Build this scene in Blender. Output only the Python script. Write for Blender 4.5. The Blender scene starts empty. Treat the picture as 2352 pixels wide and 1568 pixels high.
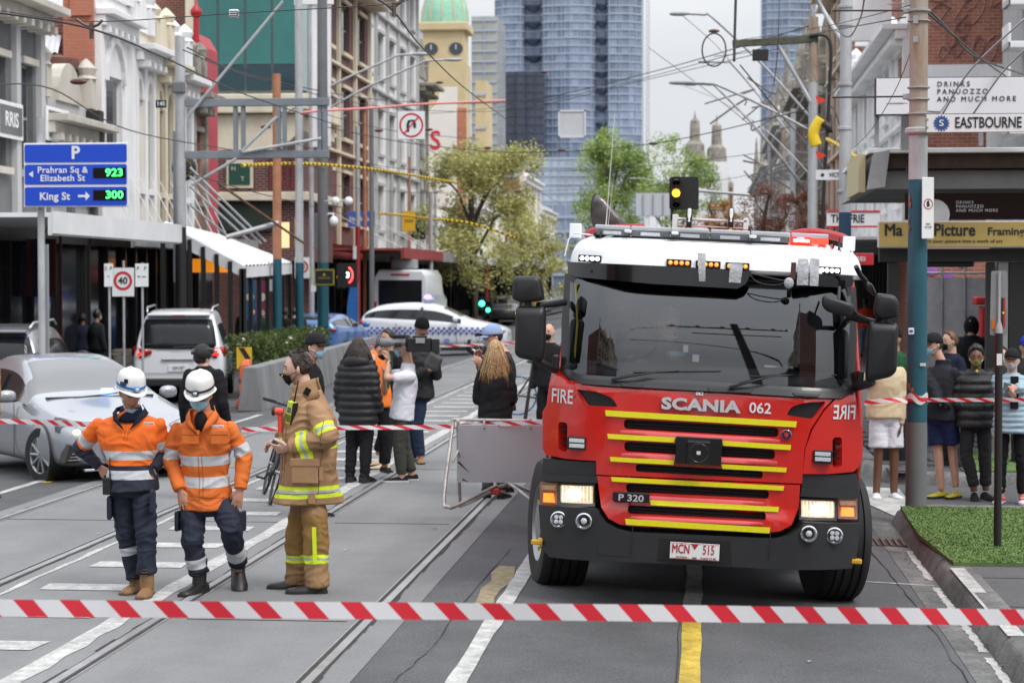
import bpy,bmesh,math,random
import numpy as np
from mathutils import Vector,Matrix,noise
S=bpy.context.scene
COL=S.collection
R=math.radians
random.seed(7)
# ---------------------------------------------------------------- camera
F,CU,CV=4573.0,1176.0,784.0  # focal length and centre in units of a 2352-wide picture (70 mm)
PHI=math.atan(139/F);THE=math.atan(444/F*math.cos(PHI))
CH=2.3
cF=Vector((-math.sin(THE)*math.cos(PHI),math.cos(THE)*math.cos(PHI),-math.sin(PHI)))
cR=Vector((math.cos(THE),math.sin(THE),0));cU=cR.cross(cF)
CAM=Vector((0,0,CH))
cd=bpy.data.cameras.new('camera');cam=bpy.data.objects.new('camera',cd);COL.objects.link(cam)
cam.matrix_world=Matrix(((cR.x,cU.x,-cF.x,0),(cR.y,cU.y,-cF.y,0),(cR.z,cU.z,-cF.z,CH),(0,0,0,1)))
cd.lens=70;cd.sensor_width=36;cd.clip_start=.1;cd.clip_end=5000
cd.dof.use_dof=True;cd.dof.focus_distance=14.6;cd.dof.aperture_fstop=3.9
S.camera=cam
# ---------------------------------------------------------------- light
w=bpy.data.worlds.new('World');S.world=w;w.use_nodes=True
nt=w.node_tree;N=nt.nodes;L=nt.links
bg=N['Background']
sky=N.new('ShaderNodeTexSky');sky.sky_type='NISHITA';sky.sun_disc=False
sky.sun_elevation=R(54);sky.sun_rotation=R(128);sky.air_density=1.0;sky.dust_density=3
tc=N.new('ShaderNodeTexCoord');mp=N.new('ShaderNodeMapping');mp.inputs['Scale'].default_value=(1,1,2.6)
ns=N.new('ShaderNodeTexNoise');ns.inputs['Scale'].default_value=1.7;ns.inputs['Detail'].default_value=5
rp=N.new('ShaderNodeValToRGB');rp.color_ramp.elements[0].position=.30;rp.color_ramp.elements[1].position=.68
rp.color_ramp.elements[0].color=(6.1,6.45,7.2,1);rp.color_ramp.elements[1].color=(9.0,9.1,9.3,1)
mx=N.new('ShaderNodeMixRGB');mx.inputs['Fac'].default_value=.93
L.new(tc.outputs['Generated'],mp.inputs['Vector']);L.new(mp.outputs[0],ns.inputs['Vector']);L.new(ns.outputs['Fac'],rp.inputs['Fac'])
L.new(sky.outputs[0],mx.inputs['Color1']);L.new(rp.outputs[0],mx.inputs['Color2']);
sx=N.new('ShaderNodeSeparateXYZ');mr=N.new('ShaderNodeMapRange');mr.inputs[1].default_value=.10;mr.inputs[2].default_value=.9;mr.inputs[3].default_value=.76;mr.inputs[4].default_value=1.8
mm=N.new('ShaderNodeVectorMath');mm.operation='SCALE'  # an overcast sky is brighter overhead than at the horizon
L.new(tc.outputs['Generated'],sx.inputs[0]);L.new(sx.outputs[2],mr.inputs[0]);L.new(mx.outputs[0],mm.inputs[0]);L.new(mr.outputs[0],mm.inputs['Scale']);L.new(mm.outputs[0],bg.inputs['Color'])
bg.inputs['Strength'].default_value=.1
sd=bpy.data.lights.new('sun','SUN');so=bpy.data.objects.new('sun',sd);COL.objects.link(so)
sd.energy=1.5;sd.angle=R(22);sd.color=(1,.97,.93)
so.rotation_euler=Vector((-math.sin(R(128))*math.cos(R(54)),-math.cos(R(128))*math.cos(R(54)),-math.sin(R(54)))).to_track_quat('-Z','Y').to_euler()
S.view_settings.view_transform='Standard';S.view_settings.look='None';S.view_settings.exposure=0.42;S.view_settings.gamma=1
S.render.engine='CYCLES';S.cycles.max_bounces=6;S.cycles.transparent_max_bounces=12
S.cycles.diffuse_bounces=3;S.cycles.glossy_bounces=3;S.cycles.transmission_bounces=4
S.cycles.use_denoising=True;S.cycles.caustics_reflective=False;S.cycles.caustics_refractive=False
# ---------------------------------------------------------------- picture -> place
def ray(u,v):return (cF*F+cR*(u-CU)+cU*(CV-v))
def at(u,v,Y):
 d=ray(u,v);return CAM+d*(Y/d.y)
def atX(u,v,X):
 d=ray(u,v);return CAM+d*(X/d.x)
def gz(X):  # road height: flat between the rails, falling to both gutters
 if X>-1.9:return -(min(X,1.9)+1.9)*.045
 if X<-7.1:return -(-7.1-max(X,-11))*.045
 return 0.0
def gp(u,v,extra=0):
 z=extra
 for _ in range(5):
  d=ray(u,v);p=CAM+d*((z-CH)/d.z);z=gz(p.x)+extra
 return p
def pxm(Y):return (at(1000,645,Y)-at(1001,645,Y)).length  # metres per picture unit at depth Y
# ---------------------------------------------------------------- materials
MATS={}
def mat(name,col,rough=.6,metal=0.,spec=.5,ns=None,bump=None,coat=0.,emit=None,alpha=1.,col2=None,streak=None,sub=0.):
 """ns=(scale, amount) varies the colour; bump=(scale, strength); emit=(colour, strength)"""
 if name in MATS:return MATS[name]
 m=bpy.data.materials.new(name);m.use_nodes=True;MATS[name]=m
 t=m.node_tree;b=t.nodes['Principled BSDF']
 b.inputs['Base Color'].default_value=(*col,1);b.inputs['Roughness'].default_value=rough
 b.inputs['Metallic'].default_value=metal;b.inputs['Specular IOR Level'].default_value=spec
 b.inputs['Coat Weight'].default_value=coat;b.inputs['Coat Roughness'].default_value=.06
 b.inputs['Alpha'].default_value=alpha
 if sub:b.inputs['Subsurface Weight'].default_value=sub;b.inputs['Subsurface Radius'].default_value=(.02,.008,.004)
 if emit:b.inputs['Emission Color'].default_value=(*emit[0],1);b.inputs['Emission Strength'].default_value=emit[1]
 co=t.nodes.new('ShaderNodeTexCoord')
 if ns:
  n=t.nodes.new('ShaderNodeTexNoise');n.inputs['Scale'].default_value=ns[0];n.inputs['Detail'].default_value=6;n.inputs['Roughness'].default_value=.65
  src=co.outputs['Object']
  if streak:
   q=t.nodes.new('ShaderNodeMapping');q.inputs['Scale'].default_value=streak;t.links.new(src,q.inputs[0]);src=q.outputs[0]
  t.links.new(src,n.inputs['Vector'])
  r=t.nodes.new('ShaderNodeValToRGB');a=ns[1]
  c2=col2 if col2 else tuple(c*(1-a)for c in col);c1=col if col2 else tuple(min(1,c*(1+a))for c in col)
  r.color_ramp.elements[0].position=.32;r.color_ramp.elements[1].position=.68
  r.color_ramp.elements[0].color=(*c2,1);r.color_ramp.elements[1].color=(*c1,1)
  t.links.new(n.outputs['Fac'],r.inputs['Fac']);t.links.new(r.outputs[0],b.inputs['Base Color'])
 if bump:
  n=t.nodes.new('ShaderNodeTexNoise');n.inputs['Scale'].default_value=bump[0];n.inputs['Detail'].default_value=4
  t.links.new(co.outputs['Object'],n.inputs['Vector'])
  u=t.nodes.new('ShaderNodeBump');u.inputs['Strength'].default_value=bump[1];u.inputs['Distance'].default_value=.02
  t.links.new(n.outputs['Fac'],u.inputs['Height']);t.links.new(u.outputs[0],b.inputs['Normal'])
 return m
def glass(name,tint=(.75,.78,.8),refl=.12,rough=.02,edge=1.0):
 """thin glazing: looks through, with a mirror reflection on top"""
 if name in MATS:return MATS[name]
 m=bpy.data.materials.new(name);m.use_nodes=True;MATS[name]=m;t=m.node_tree;t.nodes.remove(t.nodes['Principled BSDF'])
 out=t.nodes['Material Output'];tr=t.nodes.new('ShaderNodeBsdfTransparent');tr.inputs[0].default_value=(*tint,1)
 gl=t.nodes.new('ShaderNodeBsdfGlossy');gl.inputs['Roughness'].default_value=rough;gl.inputs[0].default_value=(.95,.97,1,1)
 fr=t.nodes.new('ShaderNodeLayerWeight');pw=t.nodes.new('ShaderNodeMath');pw.operation='POWER';pw.inputs[1].default_value=4;t.links.new(fr.outputs['Facing'],pw.inputs[0]);fr=pw
 ad=t.nodes.new('ShaderNodeMath');ad.operation='ADD';ad.inputs[1].default_value=refl+.04;ad.use_clamp=True
 mi=t.nodes.new('ShaderNodeMixShader');t.links.new(fr.outputs[0],ad.inputs[0]);t.links.new(ad.outputs[0],mi.inputs[0])
 t.links.new(tr.outputs[0],mi.inputs[1]);t.links.new(gl.outputs[0],mi.inputs[2]);t.links.new(mi.outputs[0],out.inputs[0])
 return m
def bands(name,base,cols,rough=.8,ns=None,bump=None):
 """cloth whose printed or sewn bands follow vertex attributes b1, b2, b3 (signed distances, > 0 inside)"""
 if name in MATS:return MATS[name]
 m=mat(name,base,rough,ns=ns,bump=bump);t=m.node_tree;b=t.nodes['Principled BSDF']
 lk=b.inputs['Base Color'].links
 cur=lk[0].from_socket if lk else None
 for i,c in enumerate(cols):
  a=t.nodes.new('ShaderNodeAttribute');a.attribute_name='b%d'%(i+1)
  g=t.nodes.new('ShaderNodeMath');g.operation='GREATER_THAN';g.inputs[1].default_value=0
  x=t.nodes.new('ShaderNodeMixRGB');t.links.new(a.outputs['Fac'],g.inputs[0]);t.links.new(g.outputs[0],x.inputs['Fac'])
  if cur:t.links.new(cur,x.inputs['Color1'])
  else:x.inputs['Color1'].default_value=(*base,1)
  x.inputs['Color2'].default_value=(*c,1);cur=x.outputs[0]
 t.links.new(cur,b.inputs['Base Color'])
 return m
black=mat('black plastic',(.011,.0115,.013),.45,ns=(6,.2))
dark=mat('dark rubber',(.018,.018,.019),.8,ns=(9,.3))
steel=mat('galvanised steel',(.33,.34,.35),.5,.6,ns=(5,.25))
chrome=mat('bright metal',(.75,.76,.78),.18,1)
white=mat('white paint',(.78,.79,.80),.45,ns=(3,.06))
white_sign=mat('white sign sheet',(.74,.75,.76),.5,ns=(3,.05))
# ---------------------------------------------------------------- mesh building
class MB:
 def __init__(s):s.v=[];s.f=[];s.m=[];s.k=0
 def add(s,vs,fs,m=None):
  o=len(s.v);s.v+=[tuple(p)for p in vs]
  for f in fs:s.f.append([i+o for i in f]);s.m.append(s.k if m is None else m)
  return s
 def box(s,c,d,rot=None,m=None):
  x,y,z=d[0]/2,d[1]/2,d[2]/2
  vs=[Vector((a*x,b*y,g*z))for a in (-1,1)for b in (-1,1)for g in (-1,1)]
  if rot is not None:
   if not isinstance(rot,Matrix):rot=Matrix.Rotation(rot,3,'Z')
   vs=[rot@p for p in vs]
  c=Vector(c)
  return s.add([p+c for p in vs],[(0,1,3,2),(4,6,7,5),(0,4,5,1),(2,3,7,6),(0,2,6,4),(1,5,7,3)],m)
 def span(s,a,b,m=None):
  return s.box([(a[i]+b[i])/2 for i in range(3)],[abs(a[i]-b[i])for i in range(3)],None,m)
 def quad(s,a,b,c,d,m=None):return s.add([a,b,c,d],[(0,1,2,3)],m)
 def loft(s,rings,caps=True,closed=True,m=None):
  n=len(rings[0]);vs=[p for r in rings for p in r];fs=[]
  for i in range(len(rings)-1):
   for j in range(n if closed else n-1):
    a=i*n+j;b=i*n+(j+1)%n;fs.append((a,b,b+n,a+n))
  if caps:fs.append(tuple(range(n-1,-1,-1)));fs.append(tuple(range((len(rings)-1)*n,len(rings)*n)))
  return s.add(vs,fs,m)
 def tube(s,pts,r,n=8,caps=True,m=None,flat=1.0,side=None):
  pts=[Vector(p)for p in pts];rs=r if isinstance(r,(list,tuple))else [r]*len(pts);rings=[]
  sd=Vector(side)if side else None
  for i,p in enumerate(pts):
   t=(pts[min(i+1,len(pts)-1)]-pts[max(i-1,0)])
   t=t.normalized()if t.length>1e-9 else Vector((0,0,1))
   if sd is None:sd=t.orthogonal()
   a=(sd-t*sd.dot(t));a=a.normalized()if a.length>1e-6 else t.orthogonal().normalized()
   sd=a if side is None else Vector(side);b=t.cross(a)
   rings.append([p+a*math.cos(q*2*math.pi/n)*rs[i]+b*math.sin(q*2*math.pi/n)*rs[i]*flat for q in range(n)])
  return s.loft(rings,caps,m=m)
 def cyl(s,p0,p1,r0,r1=None,n=12,m=None):return s.tube([p0,p1],[r0,r0 if r1 is None else r1],n,m=m)
 def ell(s,c,r,nu=14,nv=8,e=1.0,rot=None,m=None):
  f=lambda w:math.copysign(abs(w)**e,w);c=Vector(c);vs=[];fs=[]
  for i in range(nv+1):
   a=-math.pi/2+math.pi*i/nv
   for j in range(nu):
    b=2*math.pi*j/nu
    p=Vector((r[0]*f(math.cos(a))*f(math.cos(b)),r[1]*f(math.cos(a))*f(math.sin(b)),r[2]*f(math.sin(a))))
    if rot is not None:p=rot@p
    vs.append(p+c)
  for i in range(nv):
   for j in range(nu):
    a=i*nu+j;b=i*nu+(j+1)%nu;fs.append((a,b,b+nu,a+nu))
  return s.add(vs,fs,m)
 def prism(s,poly,y0,y1,m=None,axis='Y'):
  g={'Y':lambda a,b,h:(a,h,b),'X':lambda a,b,h:(h,a,b),'Z':lambda a,b,h:(a,b,h)}[axis]
  return s.loft([[g(a,b,y0)for a,b in poly],[g(a,b,y1)for a,b in poly]],True,m=m)
 def lathe(s,prof,c=(0,0,0),n=20,axis='Z',m=None,caps=True):
  g={'Z':lambda r,h,q:(c[0]+r*math.cos(q),c[1]+r*math.sin(q),c[2]+h),
   'X':lambda r,h,q:(c[0]+h,c[1]+r*math.cos(q),c[2]+r*math.sin(q)),
   'Y':lambda r,h,q:(c[0]+r*math.cos(q),c[1]+h,c[2]+r*math.sin(q))}[axis]
  return s.loft([[g(r,h,2*math.pi*j/n)for j in range(n)]for r,h in prof],caps,m=m)
 def mesh(s,name):
  me=bpy.data.meshes.new(name);me.from_pydata(s.v,[],s.f);return me
 def build(s,name,mats,parent=None,smooth=None,bevel=0,sub=0,fix=True,thick=0):
  me=s.mesh(name)
  if not isinstance(mats,(list,tuple)):mats=[mats]
  for q in mats:me.materials.append(q)
  if len(mats)>1:me.polygons.foreach_set('material_index',s.m)
  if fix:
   bm=bmesh.new();bm.from_mesh(me);bmesh.ops.recalc_face_normals(bm,faces=bm.faces);bm.to_mesh(me);bm.free()
  o=link(name,me,parent)
  if thick:q=o.modifiers.new('s','SOLIDIFY');q.thickness=thick;q.offset=0
  if bevel:q=o.modifiers.new('b','BEVEL');q.width=bevel;q.segments=2;q.limit_method='ANGLE';q.angle_limit=R(35)
  if sub:q=o.modifiers.new('u','SUBSURF');q.levels=sub;q.render_levels=sub
  if smooth or sub:shade(me,smooth if smooth and smooth is not True else None)
  return o
def shade(me,ang=None):
 me.polygons.foreach_set('use_smooth',[True]*len(me.polygons))
 if ang:
  try:me.set_sharp_from_angle(angle=R(ang))
  except Exception:pass
def link(name,me,parent=None,loc=None):
 o=bpy.data.objects.new(name,me);COL.objects.link(o)
 if parent:o.parent=parent
 if loc:o.location=loc
 return o
def tag(o,label,cat,group=None):
 o['label']=label;o['category']=cat
 if group:o['group']=group
 return o
def thing(name,label,cat,loc=(0,0,0),rz=0,group=None):
 o=bpy.data.objects.new(name,None);COL.objects.link(o);o.location=loc;o.rotation_euler=(0,0,rz)
 o.empty_display_size=.2
 return tag(o,label,cat,group)
def struct(o):o['kind']='structure';return o
def copy_tree(o,parent=None):
 c=o.copy();COL.objects.link(c);c.parent=parent
 for ch in list(o.children):copy_tree(ch,c)
 return c
def text_mesh(s,size,bold=0.,extrude=.002,sx=1.,align='CENTER',spacing=1.,mono=None):
 heavy=bold*size if 'M' in s else 0  # glyphs with sharp corners break when offset: thicken them with shifted copies
 cu=bpy.data.curves.new('t','FONT');cu.body=s;cu.size=size;cu.offset=0 if heavy else bold*size;cu.extrude=extrude
 cu.align_x=align;cu.align_y='CENTER';cu.space_character=spacing;cu.resolution_u=3;cu.space_line=.95
 o=bpy.data.objects.new('t',cu);COL.objects.link(o);bpy.context.view_layer.update()
 me=bpy.data.meshes.new_from_object(o.evaluated_get(bpy.context.evaluated_depsgraph_get()))
 bpy.data.objects.remove(o)
 for v in me.vertices:v.co.x*=sx
 if heavy:
  V=[v.co.copy()for v in me.vertices];Fc=[list(p.vertices)for p in me.polygons];q=MB()
  for i,(dx,dy)in enumerate(((0,0),(1,.5),(-1,-.5),(1,-.5),(-1,.5))):q.add([v+Vector((dx*heavy,dy*heavy,i*.00025))for v in V],Fc)
  me=q.mesh('t')
 return me
def lettering(s,size,m,loc,parent=None,rot=(90,0,0),name='lettering',**k):
 me=text_mesh(s,size,**k);me.materials.clear();me.materials.append(m)
 o=link(name,me,parent,loc);o.rotation_euler=[R(a)for a in rot]
 return o
def polyline(pts,n):
 """smooth resample"""
 pts=[Vector(p)for p in pts];out=[]
 for i in range(len(pts)-1):
  a=pts[max(i-1,0)];b=pts[i];c=pts[i+1];d=pts[min(i+2,len(pts)-1)]
  for k in range(n):
   t=k/n
   out.append(.5*((2*b)+(c-a)*t+(2*a-5*b+4*c-d)*t*t+(3*b-a-3*c+d)*t**3))
 return out+[pts[-1]]
# ================================================================ GROUND
asphalt=mat('asphalt',(.088,.090,.094),.85,ns=(1.3,.16),bump=(140,.5))
def speckle(m,scale,amt,big=(.5,.1)):
 t=m.node_tree;b=t.nodes['Principled BSDF'];src=b.inputs['Base Color'].links[0].from_socket
 co=t.nodes.new('ShaderNodeTexCoord');n=t.nodes.new('ShaderNodeTexNoise');n.inputs['Scale'].default_value=scale;n.inputs['Detail'].default_value=3
 t.links.new(co.outputs['Object'],n.inputs['Vector'])
 r=t.nodes.new('ShaderNodeMapRange');r.inputs[1].default_value=.3;r.inputs[2].default_value=.7;r.inputs[3].default_value=1-amt;r.inputs[4].default_value=1+amt
 x=t.nodes.new('ShaderNodeMixRGB');x.blend_type='MULTIPLY';x.inputs['Fac'].default_value=1
 t.links.new(n.outputs['Fac'],r.inputs[0]);t.links.new(src,x.inputs['Color1']);t.links.new(r.outputs[0],x.inputs['Color2'])
 n2=t.nodes.new('ShaderNodeTexNoise');n2.inputs['Scale'].default_value=big[0];n2.inputs['Detail'].default_value=5
 mpp=t.nodes.new('ShaderNodeMapping');mpp.inputs['Scale'].default_value=(1,.28,1);t.links.new(co.outputs['Object'],mpp.inputs[0]);t.links.new(mpp.outputs[0],n2.inputs['Vector'])
 r2=t.nodes.new('ShaderNodeMapRange');r2.inputs[1].default_value=.35;r2.inputs[2].default_value=.65;r2.inputs[3].default_value=1-big[1];r2.inputs[4].default_value=1+big[1]
 y=t.nodes.new('ShaderNodeMixRGB');y.blend_type='MULTIPLY';y.inputs['Fac'].default_value=1
 t.links.new(n2.outputs['Fac'],r2.inputs[0]);t.links.new(x.outputs[0],y.inputs['Color1']);t.links.new(r2.outputs[0],y.inputs['Color2'])
 t.links.new(y.outputs[0],b.inputs['Base Color'])
speckle(asphalt,70,.35,(.9,.16))
slabm=mat('worn concrete',(.182,.185,.187),.8,ns=(2.2,.07),bump=(90,.18));speckle(slabm,45,.10,(1.1,.12))
pathm=mat('footpath asphalt',(.085,.085,.088),.85,ns=(2,.15),bump=(90,.4));speckle(pathm,60,.25)
kerbm=mat('kerb concrete',(.135,.135,.13),.85,ns=(5,.3),bump=(60,.5));speckle(kerbm,35,.25,(3,.25))
paintw=mat('road paint white',(.42,.42,.405),.7,ns=(9,.28),bump=(60,.3));speckle(paintw,50,.18,(6,.12))
painty=mat('road paint yellow',(.42,.30,.04),.7,ns=(9,.3),bump=(60,.3));speckle(painty,50,.2,(6,.2))
tanm=mat('road paint faded tan',(.27,.22,.13),.8,ns=(14,.35));crackm=mat('crack filler',(.02,.02,.022),.9)
railm=mat('polished rail steel',(.36,.365,.37),.35,.35,ns=(3,.2));groove=mat('rail groove',(.035,.033,.03),.9,ns=(7,.4))
xs=[-60,-14.6,-11.0,-9.5,-8.2,-7.1,-4.5,-1.9,-.6,.7,1.9,2.2]
b=MB();ys=[-40,0,10,20,30,60,120,300,900]
for i in range(len(xs)-1):
 for j in range(len(ys)-1):
  P=lambda X,Y:(X,Y,gz(X))
  b.quad(P(xs[i],ys[j]),P(xs[i+1],ys[j]),P(xs[i+1],ys[j+1]),P(xs[i],ys[j+1]))
b.quad((2.2,-40,-.1709),(80,-40,-.1709),(80,900,-.1709),(2.2,900,-.1709))
struct(b.build('road',asphalt,fix=False))
b=MB()
for j in range(len(ys)-1):b.quad((-7.0,ys[j],.004),(-2.02,ys[j],.004),(-2.02,ys[j+1],.004),(-7.0,ys[j+1],.004))
track=struct(b.build('track_slab',slabm,fix=False))
# transverse joints in the slab
for k,Y in enumerate([7.9,13.2,18.6,24,29.4,35,41,47]):
 for X0,X1 in ((-7.0,-5.5),(-5.1,-3.9),(-3.5,-2.4)):
  MB().span((X0,Y-.006,.004),(X1,Y+.006,.0075)).build('slab_joint',crackm,track)
RX=[-2.26,-3.70,-5.33,-6.77]
for k,X in enumerate(RX):
 s=1 if k in (1,3)else -1  # groove on the inner side
 r=thing('tram_rail','','rail');del r['label'];del r['category'];struct(r);r.name='tram_rail'
 MB().span((X-.028,-30,.0),(X+.028,400,.014)).build('rail_head',railm,r)
 MB().span((X+s*.030,-30,.0),(X+s*.062,400,.006)).build('flange_groove',groove,r)
 MB().span((X+s*.064,-30,.0),(X+s*.074,400,.012)).build('rail_lip',railm,r)
 q=MB()
 yy=-5
 while yy<90:
  d=random.uniform(.25,.6);wv=random.uniform(.015,.05)
  q.quad((X-s*.029,yy,.0078),(X-s*(.034+wv*.7),yy,.0078),(X-s*(.034+random.uniform(.005,.035)),yy+d,.0078),(X-s*.029,yy+d,.0078));yy+=d
 q.build('tar_seal',groove,r,fix=False)
marks=bpy.data.objects.new('road_marking',None);COL.objects.link(marks);struct(marks)
def strip(X0,X1,Y0,Y1,m=paintw,name='painted_line',rag=.01,dz=.005,n=None,par=None,skew=0):
 n=n or max(2,int((Y1-Y0)/.35));q=MB();L0=[];R0=[]
 for i in range(n+1):
  Y=Y0+(Y1-Y0)*i/n;a=X0+random.uniform(-rag,rag)+skew*(Y-Y0);c=X1+random.uniform(-rag,rag)+skew*(Y-Y0)
  L0.append((a,Y,gz(a)+dz));R0.append((c,Y,gz(c)+dz))
 for i in range(n):q.quad(L0[i],R0[i],R0[i+1],L0[i+1])
 return q.build(name,m,par or marks,fix=False)
strip(-4.03,-3.88,3,60,rag=.018,dz=.008,name='median_line')
strip(-5.17,-5.12,3,60,rag=.016,dz=.008,name='median_line')
for k in range(34):  # ladder of bars between the two tracks
 Y=11.0+k*1.19-2.6
 q=MB();z=.009;q.quad((-4.93,Y,z),(-4.17,Y,z),(-4.17+random.uniform(-.03,.03),Y+.3,z),(-4.93+random.uniform(-.02,.02),Y+.3,z))
 q.build('median_bar',paintw,marks,fix=False)
strip(-1.49,-1.37,3,19,dz=.006,rag=.008);strip(-1.66,-1.50,14.0,16.0,tanm,rag=.03,dz=.0055);strip(-1.66,-1.50,8.0,9.9,tanm,rag=.03,dz=.0055)
strip(-.15,-.02,3,14.3,painty,rag=.006,dz=.006);strip(-.15,-.02,14.4,24,paintw,rag=.012,dz=.006)
strip(-7.75,-7.63,20,34,rag=.01);strip(-7.62,-7.5,22.2,23.4,painty)
strip(-.3,.35,11.62,11.65,paintw,n=4,name='survey_mark',rag=.004);strip(1.25,1.85,16.3,16.34,paintw,n=3,name='survey_mark')
for k in range(5):strip(-3.4+0*k,-1.8,40.5+k*2.1,40.9+k*2.1,paintw,name='crossing_bar',n=2,dz=.009)
greenp=mat('faded green bike lane',(.13,.20,.165),.85,ns=(5,.2));strip(-10.6,-9.0,30.5,36,greenp,name='bike_lane',n=6)
strip(-1.9,-1.2,26,27,paintw,n=2)
# cracks in the asphalt
def crack(pts,wd,dz=.0065):
 q=MB();P=polyline([(a,c,0)for a,c in pts],9);last=None
 for p in P:
  x=p.x+random.gauss(0,wd*1.4);h=wd*random.uniform(.3,1.2)
  cur=((x-h,p.y,gz(x)+dz),(x+h,p.y,gz(x)+dz))
  if last:q.quad(last[0],last[1],cur[1],cur[0])
  last=cur
 q.build('road_crack',crackm,marks,fix=False)
crack([(-1.86,8.5),(-1.79,10),(-1.78,11.3),(-1.70,12.4),(-1.72,14),(-1.66,17)],.0045)
crack([(1.60,8),(1.61,11),(1.60,14),(1.56,16.5),(1.5,18.6),(1.62,20.6),(2.0,21)],.0045)
crack([(1.2,17.8),(1.45,18.3),(1.9,18.2)],.012);crack([(-.17,6),(-.165,14)],.006);crack([(.9,19.4),(1.3,20.4),(1.9,20.6)],.012)
# gutter apron, dirty line, kerb stones
gut=strip(1.66,1.893,3,20.6,kerbm,'gutter',.004,.004,par=None);gut.parent=None;struct(gut)
for a,c in ((7.9,8.9),(9.2,11.4),(11.5,13.2),(13.4,14.6),(15.0,16.2),(16.6,18.4)):
 strip(1.825,1.882,a,c,paintw,'gutter_scale',.012,.0075,n=22)
kerb=bpy.data.objects.new('kerb',None);COL.objects.link(kerb);struct(kerb)
def kerb_run(pts,h0=-.18,h1=-.018,face=.08,top=.19,step=.9,par=kerb,cuts=True):
 P=[Vector((a,c,0))for a,c in pts];out=[]
 for i in range(len(P)-1):
  d=P[i+1]-P[i];n=max(1,int(d.length/step));nv=Vector((d.y,-d.x,0)).normalized()
  for k in range(n):
   a=P[i]+d*(k/n)+d.normalized()*.006;c=P[i]+d*((k+1)/n)-d.normalized()*.006
   j=random.uniform(-.004,.004)
   ring=lambda p:[p+Vector((0,0,h0)),p+nv*face*.8+Vector((0,0,h1-.03+j)),p+nv*(face+.03)+Vector((0,0,h1+j)),p+nv*(face+top)+Vector((0,0,h1+j)),p+nv*(face+top)+Vector((0,0,h0))]
   MB().loft([ring(a),ring(c)]).build('kerb_stone',kerbm,par,smooth=50)
kerb_run([(1.89,20.55),(1.89,4)][::-1])
kerb_run([(1.895,20.57),(2.05,20.9),(2.4,21.05),(9,21.1)],step=1.2)
kerb_run([(12,24.2),(3.0,24.25),(2.3,24.6),(2.06,25.2),(1.95,26.2),(1.95,60)],step=1.6)
lk=bpy.data.objects.new('kerb',None);COL.objects.link(lk);struct(lk)
kerb_run([(-11,90),(-11,6)],h0=-.2,h1=-.03,par=lk,step=2.4)
b=MB();b.quad((2.15,3,-.02),(14,3,-.02),(14,20.85,-.02),(2.15,20.85,-.02));fp=struct(b.build('footpath',pathm,fix=False))
for Y in (7.5,9,10.4,11.9,13.3,14.4,15.8):MB().span((2.16,Y-.008,-.03),(12,Y+.008,-.0175)).build('paving_joint',crackm,fp)
b=MB();b.span((2.29,16.6-2.6,-.03),(12,14.06,-.0165));b.build('service_cover',mat('cast cover',(.06,.06,.06),.7),fp)
MB().quad((1.975,13.2,-.0155),(2.09,13.2,-.0155),(2.09,16.3,-.0155),(1.975,16.3,-.0155)).build('painted_kerb_top',paintw,fp,fix=False)
pb=MB();pb.quad((2.3,24.5,-.03),(30,24.5,-.03),(30,300,-.03),(2.3,300,-.03));fpr=struct(pb.build('footpath',pathm,fix=False))
stone=mat('bluestone paver',(.065,.065,.07),.8,ns=(6,.3),bump=(40,.4))
pv=MB().box((0,0,0),(.42,.42,.05)).mesh('paver');pv.materials.append(stone)
for i in range(10):
 for j in range(22):
  o=link('paver',pv,fpr,(2.45+i*.45+(j%2)*.2,24.8+j*.45,-.045+random.uniform(0,.018)))
pb=MB();pb.quad((-14.6,-20,-.04),(-11.1,-20,-.04),(-11.1,400,-.04),(-14.6,400,-.04));struct(pb.build('footpath',pathm,fix=False))
# white painted patch at the side street mouth
q=MB();q.add([(1.62,23.2,gz(1.62)+.006),(2.05,20.75,-.165),(2.25,21.2,-.165),(2.3,23.9,-.165),(1.75,24.2,gz(1.75)+.006)],[(0,1,2,3,4)]);q.build('painted_patch',paintw,marks,fix=False)
# drain grate
dg=thing('drain_grate','rusty steel drain grate in the gutter by the turf corner','drain',(1.70,18.9,-.155))
MB().box((0,0,-.012),(.36,.5,.02)).build('pit',crackm,dg)
for k in range(6):MB().box((-.15+k*.06,0,.004),(.022,.5,.014)).build('grate_bar',mat('rust',(.12,.06,.035),.8,ns=(12,.4)),dg)
# artificial turf on the kerb extension
turfm=mat('green turf',(.11,.185,.05),.95,ns=(7,.18));speckle(turfm,120,.3,(2,.1))
def turf(pts,z,n,name='turf'):
 t=MB();t.prism(pts,z-.03,z,axis='Z');o=t.build(name,turfm);o['kind']='stuff';o['label']='green artificial turf laid on the kerb extension'
 q=MB();xs_=[p[0]for p in pts];ys_=[p[1]for p in pts];k=0
 def inside(x,y):
  c=False
  for i in range(len(pts)):
   a,b2=pts[i],pts[i-1]
   if (a[1]>y)!=(b2[1]>y)and x<(b2[0]-a[0])*(y-a[1])/(b2[1]-a[1])+a[0]:c=not c
  return c
 while k<n:
  x=random.uniform(min(xs_),min(max(xs_),5.2));y=random.uniform(min(ys_),max(ys_))
  if not inside(x,y):continue
  k+=1;h=random.uniform(.007,.016);a=random.uniform(0,3.14);dx=math.cos(a)*.007;dy=math.sin(a)*.007
  q.add([(x-dx,y-dy,z),(x+dx,y+dy,z),(x+random.uniform(-.02,.02),y+random.uniform(-.02,.02),z+h)],[(0,1,2)])
 g=q.build('turf_blades',turfm,o,fix=False);g['kind']='stuff'
turf([(1.98,20.45),(1.93,18.2),(2.02,16.45),(9,16.4),(9,20.4)],.012,42000)
turf([(3.2,24.6),(9,24.6),(9,27.5),(3.2,27.5)],0.0,3000)
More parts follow.
